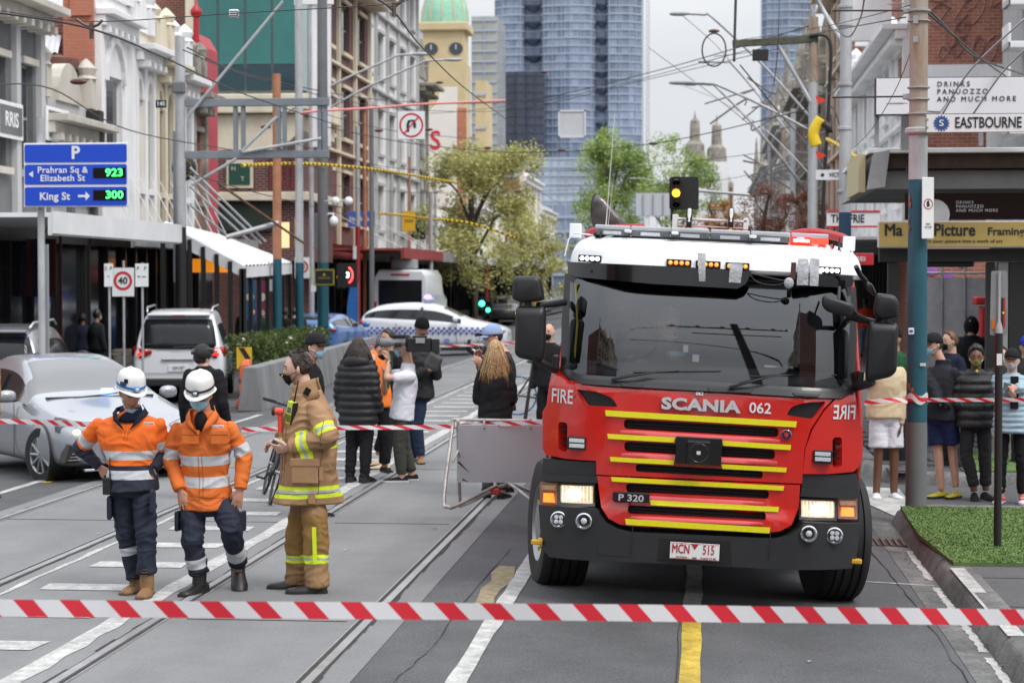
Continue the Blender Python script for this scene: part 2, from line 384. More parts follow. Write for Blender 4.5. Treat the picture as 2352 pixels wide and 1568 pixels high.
# ================================================================ FIRE TRUCK
TY=14.2
p0=gp(1599,1358)
TORG=Vector((at(1599,1000,TY).x,TY,at(1599,1362,TY).z))
truck=thing('fire_truck','red fire engine with white roof, yellow stripes and lit headlights','fire engine',TORG)
ROLL=R(2.75);truck.rotation_euler=(0,ROLL,0)
TM=Matrix.Translation(TORG)@Matrix.Rotation(ROLL,4,'Y');TI=TM.inverted()
red=mat('fire engine red',(.58,.016,.010),.22,coat=.7,ns=(1.2,.05))
redd=mat('red sill shadow paint',(.5,.016,.012),.35,coat=.4)
twhite=mat('gloss white roof',(.84,.85,.86),.4,coat=.2,ns=(2,.03))
charcoal=mat('charcoal bumper plastic',(.021,.022,.024),.5,ns=(4,.12),bump=(260,.12))
gloss_black=mat('gloss black',(.008,.008,.009),.12,coat=.6)
gridm=mat('grille black',(.012,.012,.013),.6)
yel=mat('retro yellow tape',(.78,.72,.015),.35,ns=(30,.05));silver=mat('silver lettering',(.72,.73,.75),.3,.55)
wlet=mat('white lettering',(.72,.73,.74),.45)
def fy(x,z):
 s=max(0.,(abs(x)-.58)/.58);y=.02+.30*s**2.1
 if z>1.42:y+=.17*(z-1.42)+.10*min(1,(z-1.42)/.12)*.5
 elif z<1.0:y+=.03*(1.0-z)-.03*min(1,max(0,(.62-z)/.06))
 return y
TC=0.0
def tl(u,v,y=None):
 q=TI@at(u,v,TY+(y or 0))
 if y is None:
  for _ in range(3):q=TI@at(u,v,TY+fy(q.x,q.z))
 return Vector((q.x,(0 if y is None else y),q.z))
def XZ(pts,y=None):
 o=[]
 for u,v in pts:q=tl(u,v,y);o.append((q.x,q.z))
 return o
TCX=sum(tl(u,1150).x for u in (1237,1985))/2
def panel(name,poly,off,m,parent=truck,thick=.03,holes=(),sx=.07,sz=.13,surf=fy,bev=0,shift=0.):
 """curved sheet following the front of the cab; poly in local x,z"""
 bm=bmesh.new()
 for lp in [poly]+list(holes):
  vs=[bm.verts.new((a,0,c))for a,c in lp]
  for i in range(len(vs)):bm.edges.new((vs[i-1],vs[i]))
 bmesh.ops.triangle_fill(bm,use_beauty=True,edges=bm.edges[:],normal=(0,-1,0))
 x0,x1=min(p[0]for p in poly),max(p[0]for p in poly);z0,z1=min(p[1]for p in poly),max(p[1]for p in poly)
 for k in range(1,int((x1-x0)/sx)+1):
  bmesh.ops.bisect_plane(bm,geom=bm.verts[:]+bm.edges[:]+bm.faces[:],plane_co=(x0+k*sx,0,0),plane_no=(1,0,0))
 for k in range(1,int((z1-z0)/sz)+1):
  bmesh.ops.bisect_plane(bm,geom=bm.verts[:]+bm.edges[:]+bm.faces[:],plane_co=(0,0,z0+k*sz),plane_no=(0,0,1))
 bm.normal_update()
 for f in bm.faces:
  if f.normal.y>0:f.normal_flip()
 for v in bm.verts:v.co.y=surf(v.co.x,v.co.z)+off
 me=bpy.data.meshes.new(name);bm.to_mesh(me);bm.free();me.materials.append(m)
 me.polygons.foreach_set('use_smooth',[True]*len(me.polygons))
 o=link(name,me,parent)
 if thick:q=o.modifiers.new('s','SOLIDIFY');q.thickness=thick;q.offset=-1;q=o.modifiers.new('e','EDGE_SPLIT');q.split_angle=R(42)
 try:me.set_sharp_from_angle(angle=R(40))
 except Exception:pass
 q=o.modifiers.new('w','WEIGHTED_NORMAL')if False else None
 return o
def mirror(poly):return [(2*TCX-a,c)for a,c in poly][::-1]
def rounded(poly,r=.02,n=3):
 out=[];m_=len(poly)
 for i in range(m_):
  p=Vector((poly[i][0],poly[i][1],0));a=Vector((*poly[i-1],0))-p;c=Vector((*poly[(i+1)%m_],0))-p
  k=min(r,a.length*.45,c.length*.45);A=p+a.normalized()*k;C=p+c.normalized()*k
  for t in range(n+1):
   t/=n;q=A*(1-t)**2+p*2*t*(1-t)+C*t*t;out.append((q.x,q.y))
 return out
def slat(u0,u1,v0,v1,h,y=None):return XZ([(u0,v0),(u1,v1),(u1,v1+h),(u0,v0+h)],y)
# --- centre hatch (upper) with grille slots
hood=XZ([(1309,872),(1616,889),(1923,906),(1892,938),(1862,985),(1848,1030),(1842,1110),(1606,1100),(1370,1089),(1369,1050),(1366,1000),(1352,955),(1336,910)])
G=[slat(1433,1788,962,982,22),slat(1434,1780,1013,1032,23),slat(1460,1752,1065,1081,18)]
intL=XZ([(1323,893),(1373,900),(1405,913),(1420,934),(1348,931)])
intR=XZ([(1806,953),(1818,934),(1845,925),(1898,921),(1868,962)])
panel('bonnet_panel',hood,0,red,holes=[rounded(g,.03)for g in G]+[rounded(intL,.02),rounded(intR,.02)],thick=.07)
low=XZ([(1371,1092),(1606,1103),(1838,1113),(1834,1166),(1818,1205),(1792,1219),(1760,1223),(1606,1216),(1450,1208),(1422,1203),(1398,1190),(1381,1164)])
G2=[slat(1438,1766,1109,1125,20),slat(1442,1759,1159,1175,20)]
panel('grille_panel',low,-.004,red,holes=[rounded(g,.028)for g in G2],thick=.07)
for g in G+G2:  # recessed slats and mesh behind each slot
 zs=[c for a,c in g];xs_=[a for a,c in g]
 pad=[(min(xs_)-.03,max(zs)+.02),(max(xs_)+.03,max(zs)+.02),(max(xs_)+.03,min(zs)-.02),(min(xs_)-.03,min(zs)-.02)]
 o=panel('grille_slot',pad,.075,gridm,thick=.01)
for k,g in enumerate(G+G2):
 zm=sum(c for a,c in g)/4;x0=min(a for a,c in g);x1=max(a for a,c in g);q=MB()
 for t in range(3):q.box(((x0+x1)/2,fy(0,zm)+.055,zm-.022+t*.022),(x1-x0-.05,.015,.006))
 q.build('grille_bar',black,truck)
for pl in (intL,intR):panel('air_intake',[(a+(a-TCX)*.0,c)for a,c in pl],.03,black,thick=.02)
# sculpted red ribs below the slots
def rib(u0,u1,v0,v1,h,out=.016,m=red):
 a,c=slat(u0,u1,v0,v1,h)[0],slat(u0,u1,v0,v1,h)[2];P=slat(u0,u1,v0,v1,h);n=14;rings=[]
 for i in range(n+1):
  t=i/n;xt=P[0][0]+(P[1][0]-P[0][0])*t;zt=P[0][1]+(P[1][1]-P[0][1])*t;zb=P[3][1]+(P[2][1]-P[3][1])*t
  e=out*min(1,6*t,6*(1-t))+.001;y=fy(xt,(zt+zb)/2)
  rings.append([(xt,y+.004,zt),(xt,y-e*.75,zt-(zt-zb)*.25),(xt,y-e,zb+(zt-zb)*.25),(xt,y+.004,zb)])
 return MB().loft(rings).build('grille_rib',m,truck,smooth=60)
pinky=mat('pinkish red rib',(.62,.06,.065),.38,coat=.4)  # ribs in a paler, pinker red than the bonnet
for a in ((1425,1792,985,1006,17),(1428,1786,1037,1055,17),(1430,1776,1133,1150,16),(1434,1768,1181,1197,13)):rib(*a,m=pinky)
def stripe(u0,u1,v0,v1,h):
 h+=1.5;panel('reflective_stripe',XZ([(u0,v0),(u1,v1),(u1-2,v1+h),(u0+2,v0+h)]),-.020,yel,thick=.003,sz=9)
stripe(1390,1830,941,967,12);stripe(1395,1551,995,1004,10);stripe(1659,1817,1011,1021,10);stripe(1401,1549,1048,1056,9);stripe(1657,1807,1065,1073,9)
stripe(1404,1801,1094,1115,9);stripe(1493,1789,1147,1163,10);stripe(1436,1769,1190,1210,12)
# --- centre siren plate and box
y0=fy(0,.9)
def tbox(name,u0,v0,u1,v1,dy,depth,m,bevel=.006,parent=truck,wc=None):
 """box whose front face covers the picture rectangle at local depth dy"""
 a=tl(u0,(v0+v1)/2,dy);c=tl(u1,(v0+v1)/2,dy);t=tl((u0+u1)/2,v0,dy);bt=tl((u0+u1)/2,v1,dy)
 q=MB().span((a.x,dy,bt.z),(c.x,dy+depth,t.z));return q.build(name,m,parent,bevel=bevel)
tbox('siren_plate',1551,1004,1658,1066,-.03,.03,gloss_black)
bx=tbox('siren_box',1577,1013,1632,1068,-.10,.08,gloss_black,.008)
c=tl(1605,1040,-.10)
MB().lathe([(.0,.03),(.05,.02),(.062,.0),(.068,-.006),(.07,.001)],(c.x,-.10,c.z),axis='Y',caps=False).build('siren_horn',gloss_black,truck,smooth=True)
tbox('siren_lens',1600,1036,1609,1044,-.112,.02,mat('lens white',(.6,.62,.65),.2),.002)
# --- text
def front_text(s,size,uv,m,off=-.008,**k):
 q=tl(*uv);me=text_mesh(s,size,**k);me.materials.clear();me.materials.append(m)
 for v in me.vertices:
  x=q.x+v.co.x;z=q.z+v.co.y;v.co=Vector((x,fy(x,z)+off-v.co.z,z))
 o=link('lettering',me,truck);return o
front_text('SCANIA',.112,(1609,931),silver,-.016,bold=.042,extrude=.008,sx=1.36,spacing=1.04)
front_text('062',.105,(1746,938),wlet,bold=.012,sx=1.0)
front_text('062',.036,(1607,904),wlet,bold=.015,sx=1.0)
front_text('FIRE',.142,(1291,911),wlet,-.005,bold=.012,sx=.66)
me_=front_text('FIRE',.142,(1940,948),wlet,-.005,bold=.012,sx=-.66)
tbox('model_plate',1407,1130,1492,1152,-.028,.04,gloss_black,.006)
front_text('P 320',.066,(1450,1141),silver,-.075,bold=.02,sx=1.22)
q=tl(1806,998);yb=fy(q.x,q.z)
MB().lathe([(.0,-.012),(.034,-.012),(.042,-.002),(.042,.02)],(q.x,yb,q.z),axis='Y',n=24).build('badge_ring',chrome,truck,smooth=40)
MB().lathe([(.0,-.015),(.034,-.014),(.034,.0)],(q.x,yb,q.z),axis='Y',n=24).build('badge_face',mat('badge blue',(.01,.02,.06),.3),truck,smooth=40)
gq=MB().prism([(-.016,.018),(-.008,.010),(.0,.022),(.008,.010),(.016,.018),(.014,-.004),(0,-.022),(-.014,-.004)],-.004,0);g_=gq.build('badge_crest',mat('badge red',(.5,.03,.03),.4),truck);g_.location=(q.x,yb-.015,q.z)
# --- red wings
wl=XZ([(1270,842),(1289,853),(1313,880),(1338,920),(1355,958),(1367,1004),(1370,1058),(1300,1053),(1254,1044),(1246,1030),(1246,946),(1255,930),(1260,890)])
wr=XZ([(1960,880),(1942,893),(1920,915),(1893,945),(1867,985),(1850,1030),(1844,1088),(1900,1088),(1960,1083),(1973,1071),(1981,1050),(1981,985),(1972,962),(1967,920)])
holeL=rounded(XZ([(1282,968),(1303,970),(1303,1038),(1282,1034)]),.028);holeR=rounded(XZ([(1912,1004),(1934,1003),(1934,1072),(1912,1074)]),.028)
panel('wing_panel',wl,.0,red,holes=[holeL],thick=.09);panel('wing_panel',wr,.0,red,holes=[holeR],thick=.09)
for h in (holeL,holeR):
 xa=sum(a for a,c_ in h)/len(h);za=sum(c_ for a,c_ in h)/len(h);yy=fy(xa,za)
 MB().box((xa,yy+.10,za),(.10,.02,.26)).build('wing_duct',gridm,truck)
 for t in (-.05,0.0,.05):MB().box((xa,yy+.06,za+t),(.075,.03,.006)).build('duct_fin',black,truck)
# raised eyebrow around strobe pods
led=mat('clear led lens',(.55,.57,.60),.15,ns=(220,.5))
for (a,c_,d,e)in ((1303,1003,1346,1032),(1868,1034,1912,1064)):
 ym=fy(tl((a+d)/2,1020).x,.9)-.045
 tbox('strobe_housing',a,c_,d,e,ym,.07,black,.005);
 for r_ in (0,1):
  tbox('strobe_lens',a+4,c_+4+r_*12,d-4,c_+13+r_*12,ym-.006,.01,led,.002)
# --- charcoal corner panels and bumper
panel('corner_panel',XZ([(1247,1052),(1369,1061),(1371,1108),(1243,1103)]),.02,charcoal,thick=.06)
panel('corner_panel',XZ([(1844,1090),(1968,1088),(1974,1142),(1840,1138)]),.02,charcoal,thick=.06)
panel('corner_ledge',XZ([(1243,1085),(1371,1095),(1371,1109),(1240,1102)]),-.01,charcoal,thick=.06)
panel('corner_ledge',XZ([(1842,1122),(1974,1128),(1974,1143),(1838,1139)]),-.01,charcoal,thick=.06)
bp=XZ([(1238,1157),(1368,1164),(1376,1180),(1392,1200),(1420,1214),(1450,1221),(1606,1228),(1776,1236),(1812,1230),(1836,1213),(1845,1197),(1974,1200),
  (1970,1250),(1964,1290),(1955,1303),(1900,1306),(1606,1296),(1400,1287),(1262,1277),(1249,1262),(1241,1210)])
bumper=panel('bumper',bp,-.03,charcoal,thick=.12,sx=.05,sz=.05)
panel('bumper_step',XZ([(1375,1243),(1445,1246),(1445,1276),(1375,1271)]),-.034,charcoal,thick=.02)
panel('number_plate_recess',XZ([(1516,1234),(1676,1240),(1680,1293),(1512,1284)]),-.036,black,thick=.02,sz=9)
for u_ in (1452,1768):
 q=tl(u_,1240 if u_<1600 else 1252);MB().box((q.x,fy(q.x,q.z)-.031,q.z),(.006,.006,.19)).build('bumper_seam',crackm,truck)
def lamp(u,v,r,four=False):
 q=tl(u,v);y=fy(q.x,q.z)-.056
 MB().lathe([(r*1.12,.07),(r*1.12,-.004),(r*.98,-.008),(r*.95,.02)],(q.x,y,q.z),axis='Y',n=24,caps=False).build('lamp_bezel',chrome,truck,smooth=35)
 MB().lathe([(0,.03),(r*.6,.02),(r*.97,0)],(q.x,y,q.z),axis='Y',n=24,caps=False).build('lamp_reflector',mat('lamp bowl',(.6,.6,.62),.15,.9),truck,smooth=True)
 if four:
  for a in range(4):
   MB().lathe([(0,-.006),(r*.3,-.004),(r*.34,.01)],(q.x+r*.45*math.cos(a*1.571+.785),y,q.z+r*.45*math.sin(a*1.571+.785)),axis='Y',n=12).build('lamp_cell',led,truck,smooth=40)
 else:MB().ell((q.x,y+.004,q.z),(r*.45,.012,r*.45)).build('lamp_cell',led,truck,smooth=True)
lamp(1284,1190,.053,True);lamp(1342,1194,.053);lamp(1857,1223,.053);lamp(1916,1227,.053,True)
# headlights
hl=mat('lit headlamp glass',(.55,.50,.42),.2,emit=((1,.74,.45),.42),ns=(22,.45));hlb=mat('headlamp reflector',(.7,.68,.62),.12,.9,ns=(25,.3),emit=((1,.85,.6),1.1))
amb=mat('amber lens lit',(.8,.2,.02),.2,emit=((1,.17,.02),2.2));clr=mat('clear lens',(.55,.42,.36),.12,ns=(60,.2))
lensg=glass('lamp cover',(.95,.95,.93),.03,.03)
def headlamp(us,ue,vt,vb,iu0,iu1):
 o=panel('headlight',XZ([(us,vt),(ue,vt+(ue-us)*.04),(ue,vb+3),(us,vb)]),.05,black,thick=.06)
 uc=(us+ue)/2;vc=(vt+vb)/2+2;q=tl(uc,vc);wq=(tl(ue,vc)-tl(us,vc)).length/2
 yb_=fy(q.x,q.z)
 rb=[];
 w2=(ue-us);panel('headlight_reflector',rounded(XZ([(us+5,vt+5),(ue-5,vt+5+w2*.04),(ue-5,vb-3),(us+5,vb-6)]),.012),.035,hl,parent=o,thick=.01)
 for k in range(9):xx=us+10+(w2-20)*k/8;a_,b2=tl(xx,vt+8),tl(xx,vb-7);MB().tube([(a_.x,fy(a_.x,a_.z)+.028,a_.z),(b2.x,fy(b2.x,b2.z)+.028,b2.z)],.003,5).build('reflector_flute',hlb,o)
 MB().ell((q.x,yb_+.03,q.z),(wq*.62,.02,.045),16,8,rot=None).build('headlight_bulb',mat('headlamp bulb lit',(1,.95,.85),.2,emit=((1,.86,.66),2.6)),o,smooth=True)
 panel('headlight_glass',XZ([(us,vt),(ue,vt+(ue-us)*.04),(ue,vb+3),(us,vb)]),-.006,lensg,thick=0)
 i=panel('indicator',XZ([(iu0,vt-1),(iu1,vt+1),(iu1,vb),(iu0,vb-2)]),.03,mat('indicator bowl',(.30,.16,.11),.35,.3),thick=.05)
 panel('indicator_bulb',XZ([(iu0+9,vb-28),(iu1-9,vb-27),(iu1-8,vb-7),(iu0+8,vb-8)]),.015,amb,parent=i,thick=.02)
 panel('indicator_lens',XZ([(iu0+5,vt+5),(iu1-5,vt+6),(iu1-4,vt+17),(iu0+5,vt+16)]),.01,clr,parent=i,thick=.02)
 panel('indicator_glass',XZ([(iu0,vt-1),(iu1,vt+1),(iu1,vb),(iu0,vb-2)]),-.004,glass('amber cover',(.98,.85,.75),.03,.03),parent=i,thick=0)
headlamp(1282,1366,1109,1160,1239,1279);headlamp(1836,1922,1144,1193,1926,1970)
# number plate
PX=tl(1595.5,1264,-.03);pw=(tl(1652,1264,-.03)-tl(1539,1264,-.03)).length;ph=.118
npm=MB().box((PX.x,-.018,PX.z),(pw,.008,ph)).build('number_plate',mat('plate white',(.74,.75,.76),.35),truck,bevel=.003);npm.location=(0,-.052,0)
pr=mat('plate red',(.42,.02,.03),.45)
MB().span((PX.x-pw/2+.004,-.0235,PX.z+ph/2-.006),(PX.x+pw/2-.004,-.0225,PX.z+ph/2-.003)).span((PX.x-pw/2+.004,-.0235,PX.z-ph/2+.003),(PX.x+pw/2-.004,-.0225,PX.z-ph/2+.006)).build('plate_border',pr,npm)
lettering('MCN',.092,pr,(PX.x-.098,-.024,PX.z+.012),npm,bold=.008,sx=.62,extrude=.001);lettering('515',.092,pr,(PX.x+.098,-.024,PX.z+.012),npm,bold=.008,sx=.62,extrude=.001)
lettering('VICTORIA -',.018,pr,(PX.x-.085,-.024,PX.z-.044),npm,bold=.004,extrude=.001);lettering('PLACE TO BE.',.018,pr,(PX.x+.1,-.024,PX.z-.044),npm,bold=.004,extrude=.001)
MB().prism([(-.026,.052),(.026,.052),(0,.012)],-.0245,-.023).build('plate_triangle',pr,npm).location=(PX.x,0,PX.z)
MB().box((PX.x+.0,-.024,PX.z-.046),(.032,.002,.012)).build('plate_sticker',mat('grey sticker',(.15,.15,.15),.6),npm)
# amber corner markers
for u_,v_ in ((1234,1243),(1965,1287)):
 q=tl(u_,v_,.28);MB().box((q.x,.26,q.z),(.085,.07,.034)).box((q.x+(.03 if u_<1600 else -.03),.28,q.z+.004),(.05,.06,.05)).build('amber_marker',mat('amber plastic',(.62,.35,.02),.35),truck,bevel=.008)
# --- windscreen, pillars, scuttle
dkp=mat('pillar black',(.016,.017,.019),.35,coat=.3)
wsO=XZ([(1298,628),(1380,629),(1640,640),(1850,651),(1966,660),(1968,780),(1962,905),(1930,905),(1616,890),(1310,872),(1288,852),(1290,740)])
wsI=XZ([(1318,636),(1640,642),(1946,655),(1942,780),(1936,893),(1616,874),(1316,858),(1308,838),(1311,740)])
panel('windscreen_frame',wsO,-.01,dkp,holes=[rounded(wsI,.05)],thick=.07)
wg=glass('windscreen glass',(.60,.62,.64),.085,.012)
xa,xb=wsI[0][0],wsI[2][0];xc,xd=wsI[6][0],wsI[4][0];za,zb_=min(c for a,c in wsI)-.01,max(c for a,c in wsI)+.01;rows=[]
for i in range(17):
 t=i/16;z=za+(zb_-za)*t;l_,r_=xc+(xa-xc)*t,xd+(xb-xd)*t;rows.append([(x,.022+.30*max(0.,(abs(x)-.58)/.58)**2.1+.055+.14*t*t,z)for x in [l_-.03+(r_-l_+.06)*k/36 for k in range(37)]])
q=MB();q.loft(rows,caps=False,closed=False);q.build('windscreen',wg,truck,smooth=True)
panel('scuttle',XZ([(1312,866),(1616,883),(1958,899),(1932,914),(1616,897),(1334,880)]),-.025,black,thick=.05,sz=9)
for u0_,u1_,v0_,v1_ in ((1425,1478,879,884),(1820,1885,901,905),(1625,1730,889,896)):panel('scuttle_vent',XZ([(u0_,v0_),(u1_,v0_+3),(u1_-6,v1_+5),(u0_+6,v1_+2)]),-.033,gridm,thick=.01,sz=9)
for p_ in (((1405,871),(1510,853),(1560,850)),((1675,889),(1776,862),(1820,860))):
 P=[tl(*a)for a in p_];P=[Vector((a.x,fy(a.x,a.z)-.05,a.z))for a in P]
 MB().tube([P[0],P[0]*.5+P[1]*.5+Vector((0,-.015,.004)),P[1],P[2]],[.014,.012,.008,.006],6,flat=.6).build('wiper_arm',black,truck,smooth=True)
 bl=[tl(p_[1][0]-55,p_[1][1]+2),tl(p_[1][0]+145,p_[1][1]-1)];bl=[Vector((a.x,fy(a.x,a.z)-.03,a.z))for a in bl]
 MB().tube(bl,.0065,6).build('wiper_blade',dark,truck)
# cab body behind the front, doors
cabL=tl(1292,750,.5);hwc=1.13
def zl(v):return tl(1616,v,.3).z
sec=[]
for y,ins in ((.36,.03),(.5,.0),(1.9,.0)):
 ring=[]
 for (hx,z)in ((1.13,zl(1090)),(1.135,zl(1000)),(1.11,zl(900)),(1.065,zl(780)),(1.02,zl(650)),(.99,zl(590))):
  ring.append((hx-ins,z))
 sec.append((y,ring))
for sgn in (-1,1):
 q=MB();q.loft([[(TCX+.012+sgn*hx,y,z)for hx,z in ring]for y,ring in sec],caps=False,closed=False);o=q.build('door',red,truck,smooth=45,thick=.03)
 q=MB();zz=[zl(870),zl(790),zl(665)];q.quad((TCX+.012+sgn*1.122,.55,zz[0]),(TCX+.012+sgn*1.122,1.45,zz[0]),(TCX+.012+sgn*1.058,1.45,zz[2]),(TCX+.012+sgn*1.058,.62,zz[2]))
 q.build('side_window',wg,o,fix=False)
 MB().box((TCX+sgn*1.10,.30,zl(850)),(.045,.1,.11)).build('pillar_deflector',black,truck,bevel=.012)
MB().span((TCX-1.1,1.86,zl(1250)),(TCX+1.1,1.9,zl(600))).build('rear_bulkhead',mat('cab lining',(.016,.016,.017),.8),truck)
cargo=MB().span((TCX-1.14,2.1,zl(1240)),(TCX+1.14,7.4,zl(600))).build('body_box',red,truck,bevel=.03)
MB().span((TCX-.95,1.2,zl(1200)),(TCX+.95,7.4,zl(1270))).build('chassis',dark,truck)
MB().span((TCX-1.08,.35,zl(1300)),(TCX+1.08,1.85,zl(1020))).build('wheel_well',gridm,truck)if False else None
# interior
inm=mat('cab interior',(.02,.021,.023),.7,ns=(6,.3));gr=mat('grey trim',(.05,.05,.053),.7)
MB().prism([(.36,zl(872)),(.42,zl(842)),(.75,zl(846)),(.82,zl(880)),(.7,zl(1000)),(.42,zl(1000))],TCX-.93,TCX+.93,axis='X').build('dashboard',gr,truck,bevel=.01)
for a in (-.55,.45):MB().box((TCX+a,1.45,zl(840)),(.5,.14,.75)).box((TCX+a,1.42,zl(715)),(.28,.12,.2)).build('seat_back',inm,truck,bevel=.04)
MB().span((TCX-.95,.6,zl(625)),(TCX+.95,1.85,zl(612))).build('headlining',inm,truck)
for u0_ in (1360,1475,1800,1880):
 q=tl(u0_,858,.2);MB().lathe([(0,.004),(.05,.004),(.06,0)],(q.x,.27,q.z+.06),n=16).build('air_vent',black,truck)
sw=MB();qc=tl(1435,783,.55)
ring=[qc+Matrix.Rotation(R(-38),3,'X')@Vector((.24*math.cos(a/20*6.2832),.24*math.sin(a/20*6.2832),0))for a in range(21)]
sw.tube(ring,.014,6,caps=False).tube([ring[0],ring[10]],.018,6).tube([ring[5],qc+Vector((0,.05,-.4))],.02,6);sw.build('steering_wheel',black,truck,smooth=True)
MB().box(tl(1552,812,.33),(.12,.06,.03),Matrix.Rotation(.5,3,'Z')).build('tissue_box',mat('pale blue card',(.25,.42,.5),.6),truck)
for u_,v_,w_ in ((1575,800,.03),(1598,822,.04),(1788,842,.17)):
 q=tl(u_,v_,.32);MB().box(q,(w_*1.2,.1,.012 if w_>.1 else .05)).build('paper_note',mat('paper',(.7,.71,.72),.7),truck)
MB().tube([tl(1322,650,.3),tl(1326,740,.3),tl(1318,838,.3)],.008,6).build('grab_rail',mat('grab yellow',(.5,.4,.05),.5),truck)
MB().loft([[tl(1850,660,.34),tl(1890,662,.36),tl(1890,720,.36),tl(1850,700,.34)][i:i+1][0]for i in range(4)]and [[tl(a,v,.34+d)for a,v,d in r_]for r_ in (((1795,830,0),(1900,838,0),(1900,838,.05),(1795,830,.05)),((1835,740,0),(1905,740,0),(1905,740,.05),(1835,740,.05)),((1840,665,0),(1900,668,0),(1900,668,.05),(1840,665,.05)))]).build('curtain',mat('curtain black',(.015,.015,.016),.9),truck,smooth=60)
# --- roof
rz=lambda v,y:tl(1620,v,y).z
def roof_ring(y,hx,zt,zb,r):
 pts=[];n=8
 for k in range(n+1):a=math.pi*k/n/2;pts.append((-hx+r*(1-math.cos(a))*1.0,zb+(zt-zb)*math.sin(a)**.7))
 for k in range(1,14):pts.append(((-hx+r)+(2*hx-2*r)*k/14,zt))
 for k in range(n+1):a=math.pi*k/n/2;pts.append((hx-r*(1-math.sin(a)),zb+(zt-zb)*math.cos(a)**.7))
 for k in range(1,20):pts.append((hx-2*hx*k/20,zb))
 return [(TCX+.02+a,y+(.32*(max(0,abs(a)-.5)/.55)**2.2 if y<.5 else 0),c)for a,c in pts]
zA=rz(619,.12)
rr=[roof_ring(.10,1.05,zA-.012,zA-.02,.02),roof_ring(.06,1.055,zA+.01,zA-.02,.03),roof_ring(.085,1.06,zA+.09,zA-.02,.05),roof_ring(.115,1.06,zA+.14,zA-.02,.08),roof_ring(.18,1.06,zA+.182,zA-.02,.12),
 roof_ring(.33,1.06,zA+.205,zA-.02,.17),roof_ring(.49,1.06,zA+.22,zA-.02,.2),roof_ring(1.0,1.06,zA+.235,zA-.02,.22),roof_ring(1.9,1.05,zA+.235,zA-.02,.22)]
MB().loft(rr).build('roof',twhite,truck,smooth=50)
def fyr(x,z):return .07+.32*(max(0,abs(x-TCX)-.5)/.55)**2.2
for sx_ in (-.62,-.28,.28,.62):MB().box((TCX+sx_,.75,zA+.252),(.05,1.1,.02)).build('roof_rib',twhite,truck,bevel=.008)
MB().box((TCX,.62,zA+.26),(.75,.5,.02)).build('roof_hatch',twhite,truck,bevel=.01)
MB().box((TCX+.02,.27,zA+.215),(.78,.02,.016)).build('roof_slot',black,truck)
for sx_ in (-.86,.86):MB().box((TCX+sx_,.55,zA+.215),(.012,.5,.03)).build('roof_seam',MATS['light bar lid']if 'light bar lid' in MATS else black,truck)
# sun visor in two pieces, the gap taped
def vis(poly,nm):return panel(nm,poly,-.03,gloss_black,thick=.03,surf=fyr,sx=.035,sz=.03)
vis(XZ([(1296,600),(1616,617),(1726,624),(1724,630),(1713,652),(1694,663),(1500,652),(1330,637),(1298,630)],.05),'sun_visor')
vis(XZ([(1826,630),(1966,634),(1964,656),(1950,661),(1826,656)],.05),'sun_visor')
gaff=mat('gaffer tape',(.42,.43,.45),.45,ns=(18,.22),bump=(35,.5))
def gaf(pts):panel('tape_strip',XZ(pts,.03),-.052,gaff,thick=.003,sx=.03,sz=.03,surf=lambda x,z:fyr(x,z)+.006*noise.noise(Vector((x*30,z*22,0)))+max(0,z-zA)*.25)
gaf([(1602,581),(1621,582),(1620,646),(1606,646)]);gaf([(1677,604),(1707,606),(1701,650),(1674,648)]);gaf([(1833,593),(1858,594),(1857,655),(1830,655)]);gaf([(1861,593),(1884,594),(1880,657),(1860,656)])
MB().tube(polyline([tl(1722,627,-.02),tl(1750,634,-.03),tl(1790,643,-.03),tl(1812,646,-.02),tl(1780,655,-.03),tl(1740,648,-.02),tl(1722,630,-.02)],6),.005,6).build('loose_cable',black,truck,smooth=True)
MB().ell(tl(1812,650,-.03),(.035,.02,.04),8,6).build('tape_wad',gaff,truck)
MB().box(tl(1822,622,.0),(.035,.03,.12)).build('visor_bracket',mat('rust brown',(.08,.03,.02),.6),truck)
for s_ in (1355,1614):q=tl(s_,622 if s_<1500 else 634,-.01);MB().lathe([(0,-.012),(.012,-.01),(.014,.01)],(q.x,fyr(q.x,0)-.03,q.z),axis='Y',n=12).build('visor_bolt',black,truck)
# led strips
ledw=mat('white led lit',(1,1,1),.2,emit=((.9,.94,1),4));leda=mat('amber led lit',(1,.3,.05),.2,emit=((1,.26,.03),1.1))
def led_bar(u0,u1,v0,v1,m):
 q=tl((u0+u1)/2,(v0+v1)/2,.1);wq=(tl(u1,v0,.1)-tl(u0,v0,.1)).length;yq=fyr(q.x,0)-.0
 ro=math.atan2(0,1);o=MB().box((q.x,yq+.005-.03*(abs(q.x)>.7),q.z),(wq,.05,.05)).build('led_bar',black,truck,bevel=.004)
 for k in range(4):MB().lathe([(0,-.008),(.012,-.006),(.0165,.004)],(q.x+wq*(-.34+.225*k),yq-.022-.03*(abs(q.x)>.7),q.z),axis='Y',n=12).build('led_light',m,o,smooth=True)
for a in ((1327,1380,586,601,ledw),(1531,1588,597,611,leda),(1598,1655,600,615,leda),(1666,1721,604,619,leda),(1880,1932,614,628,ledw)):led_bar(*a)
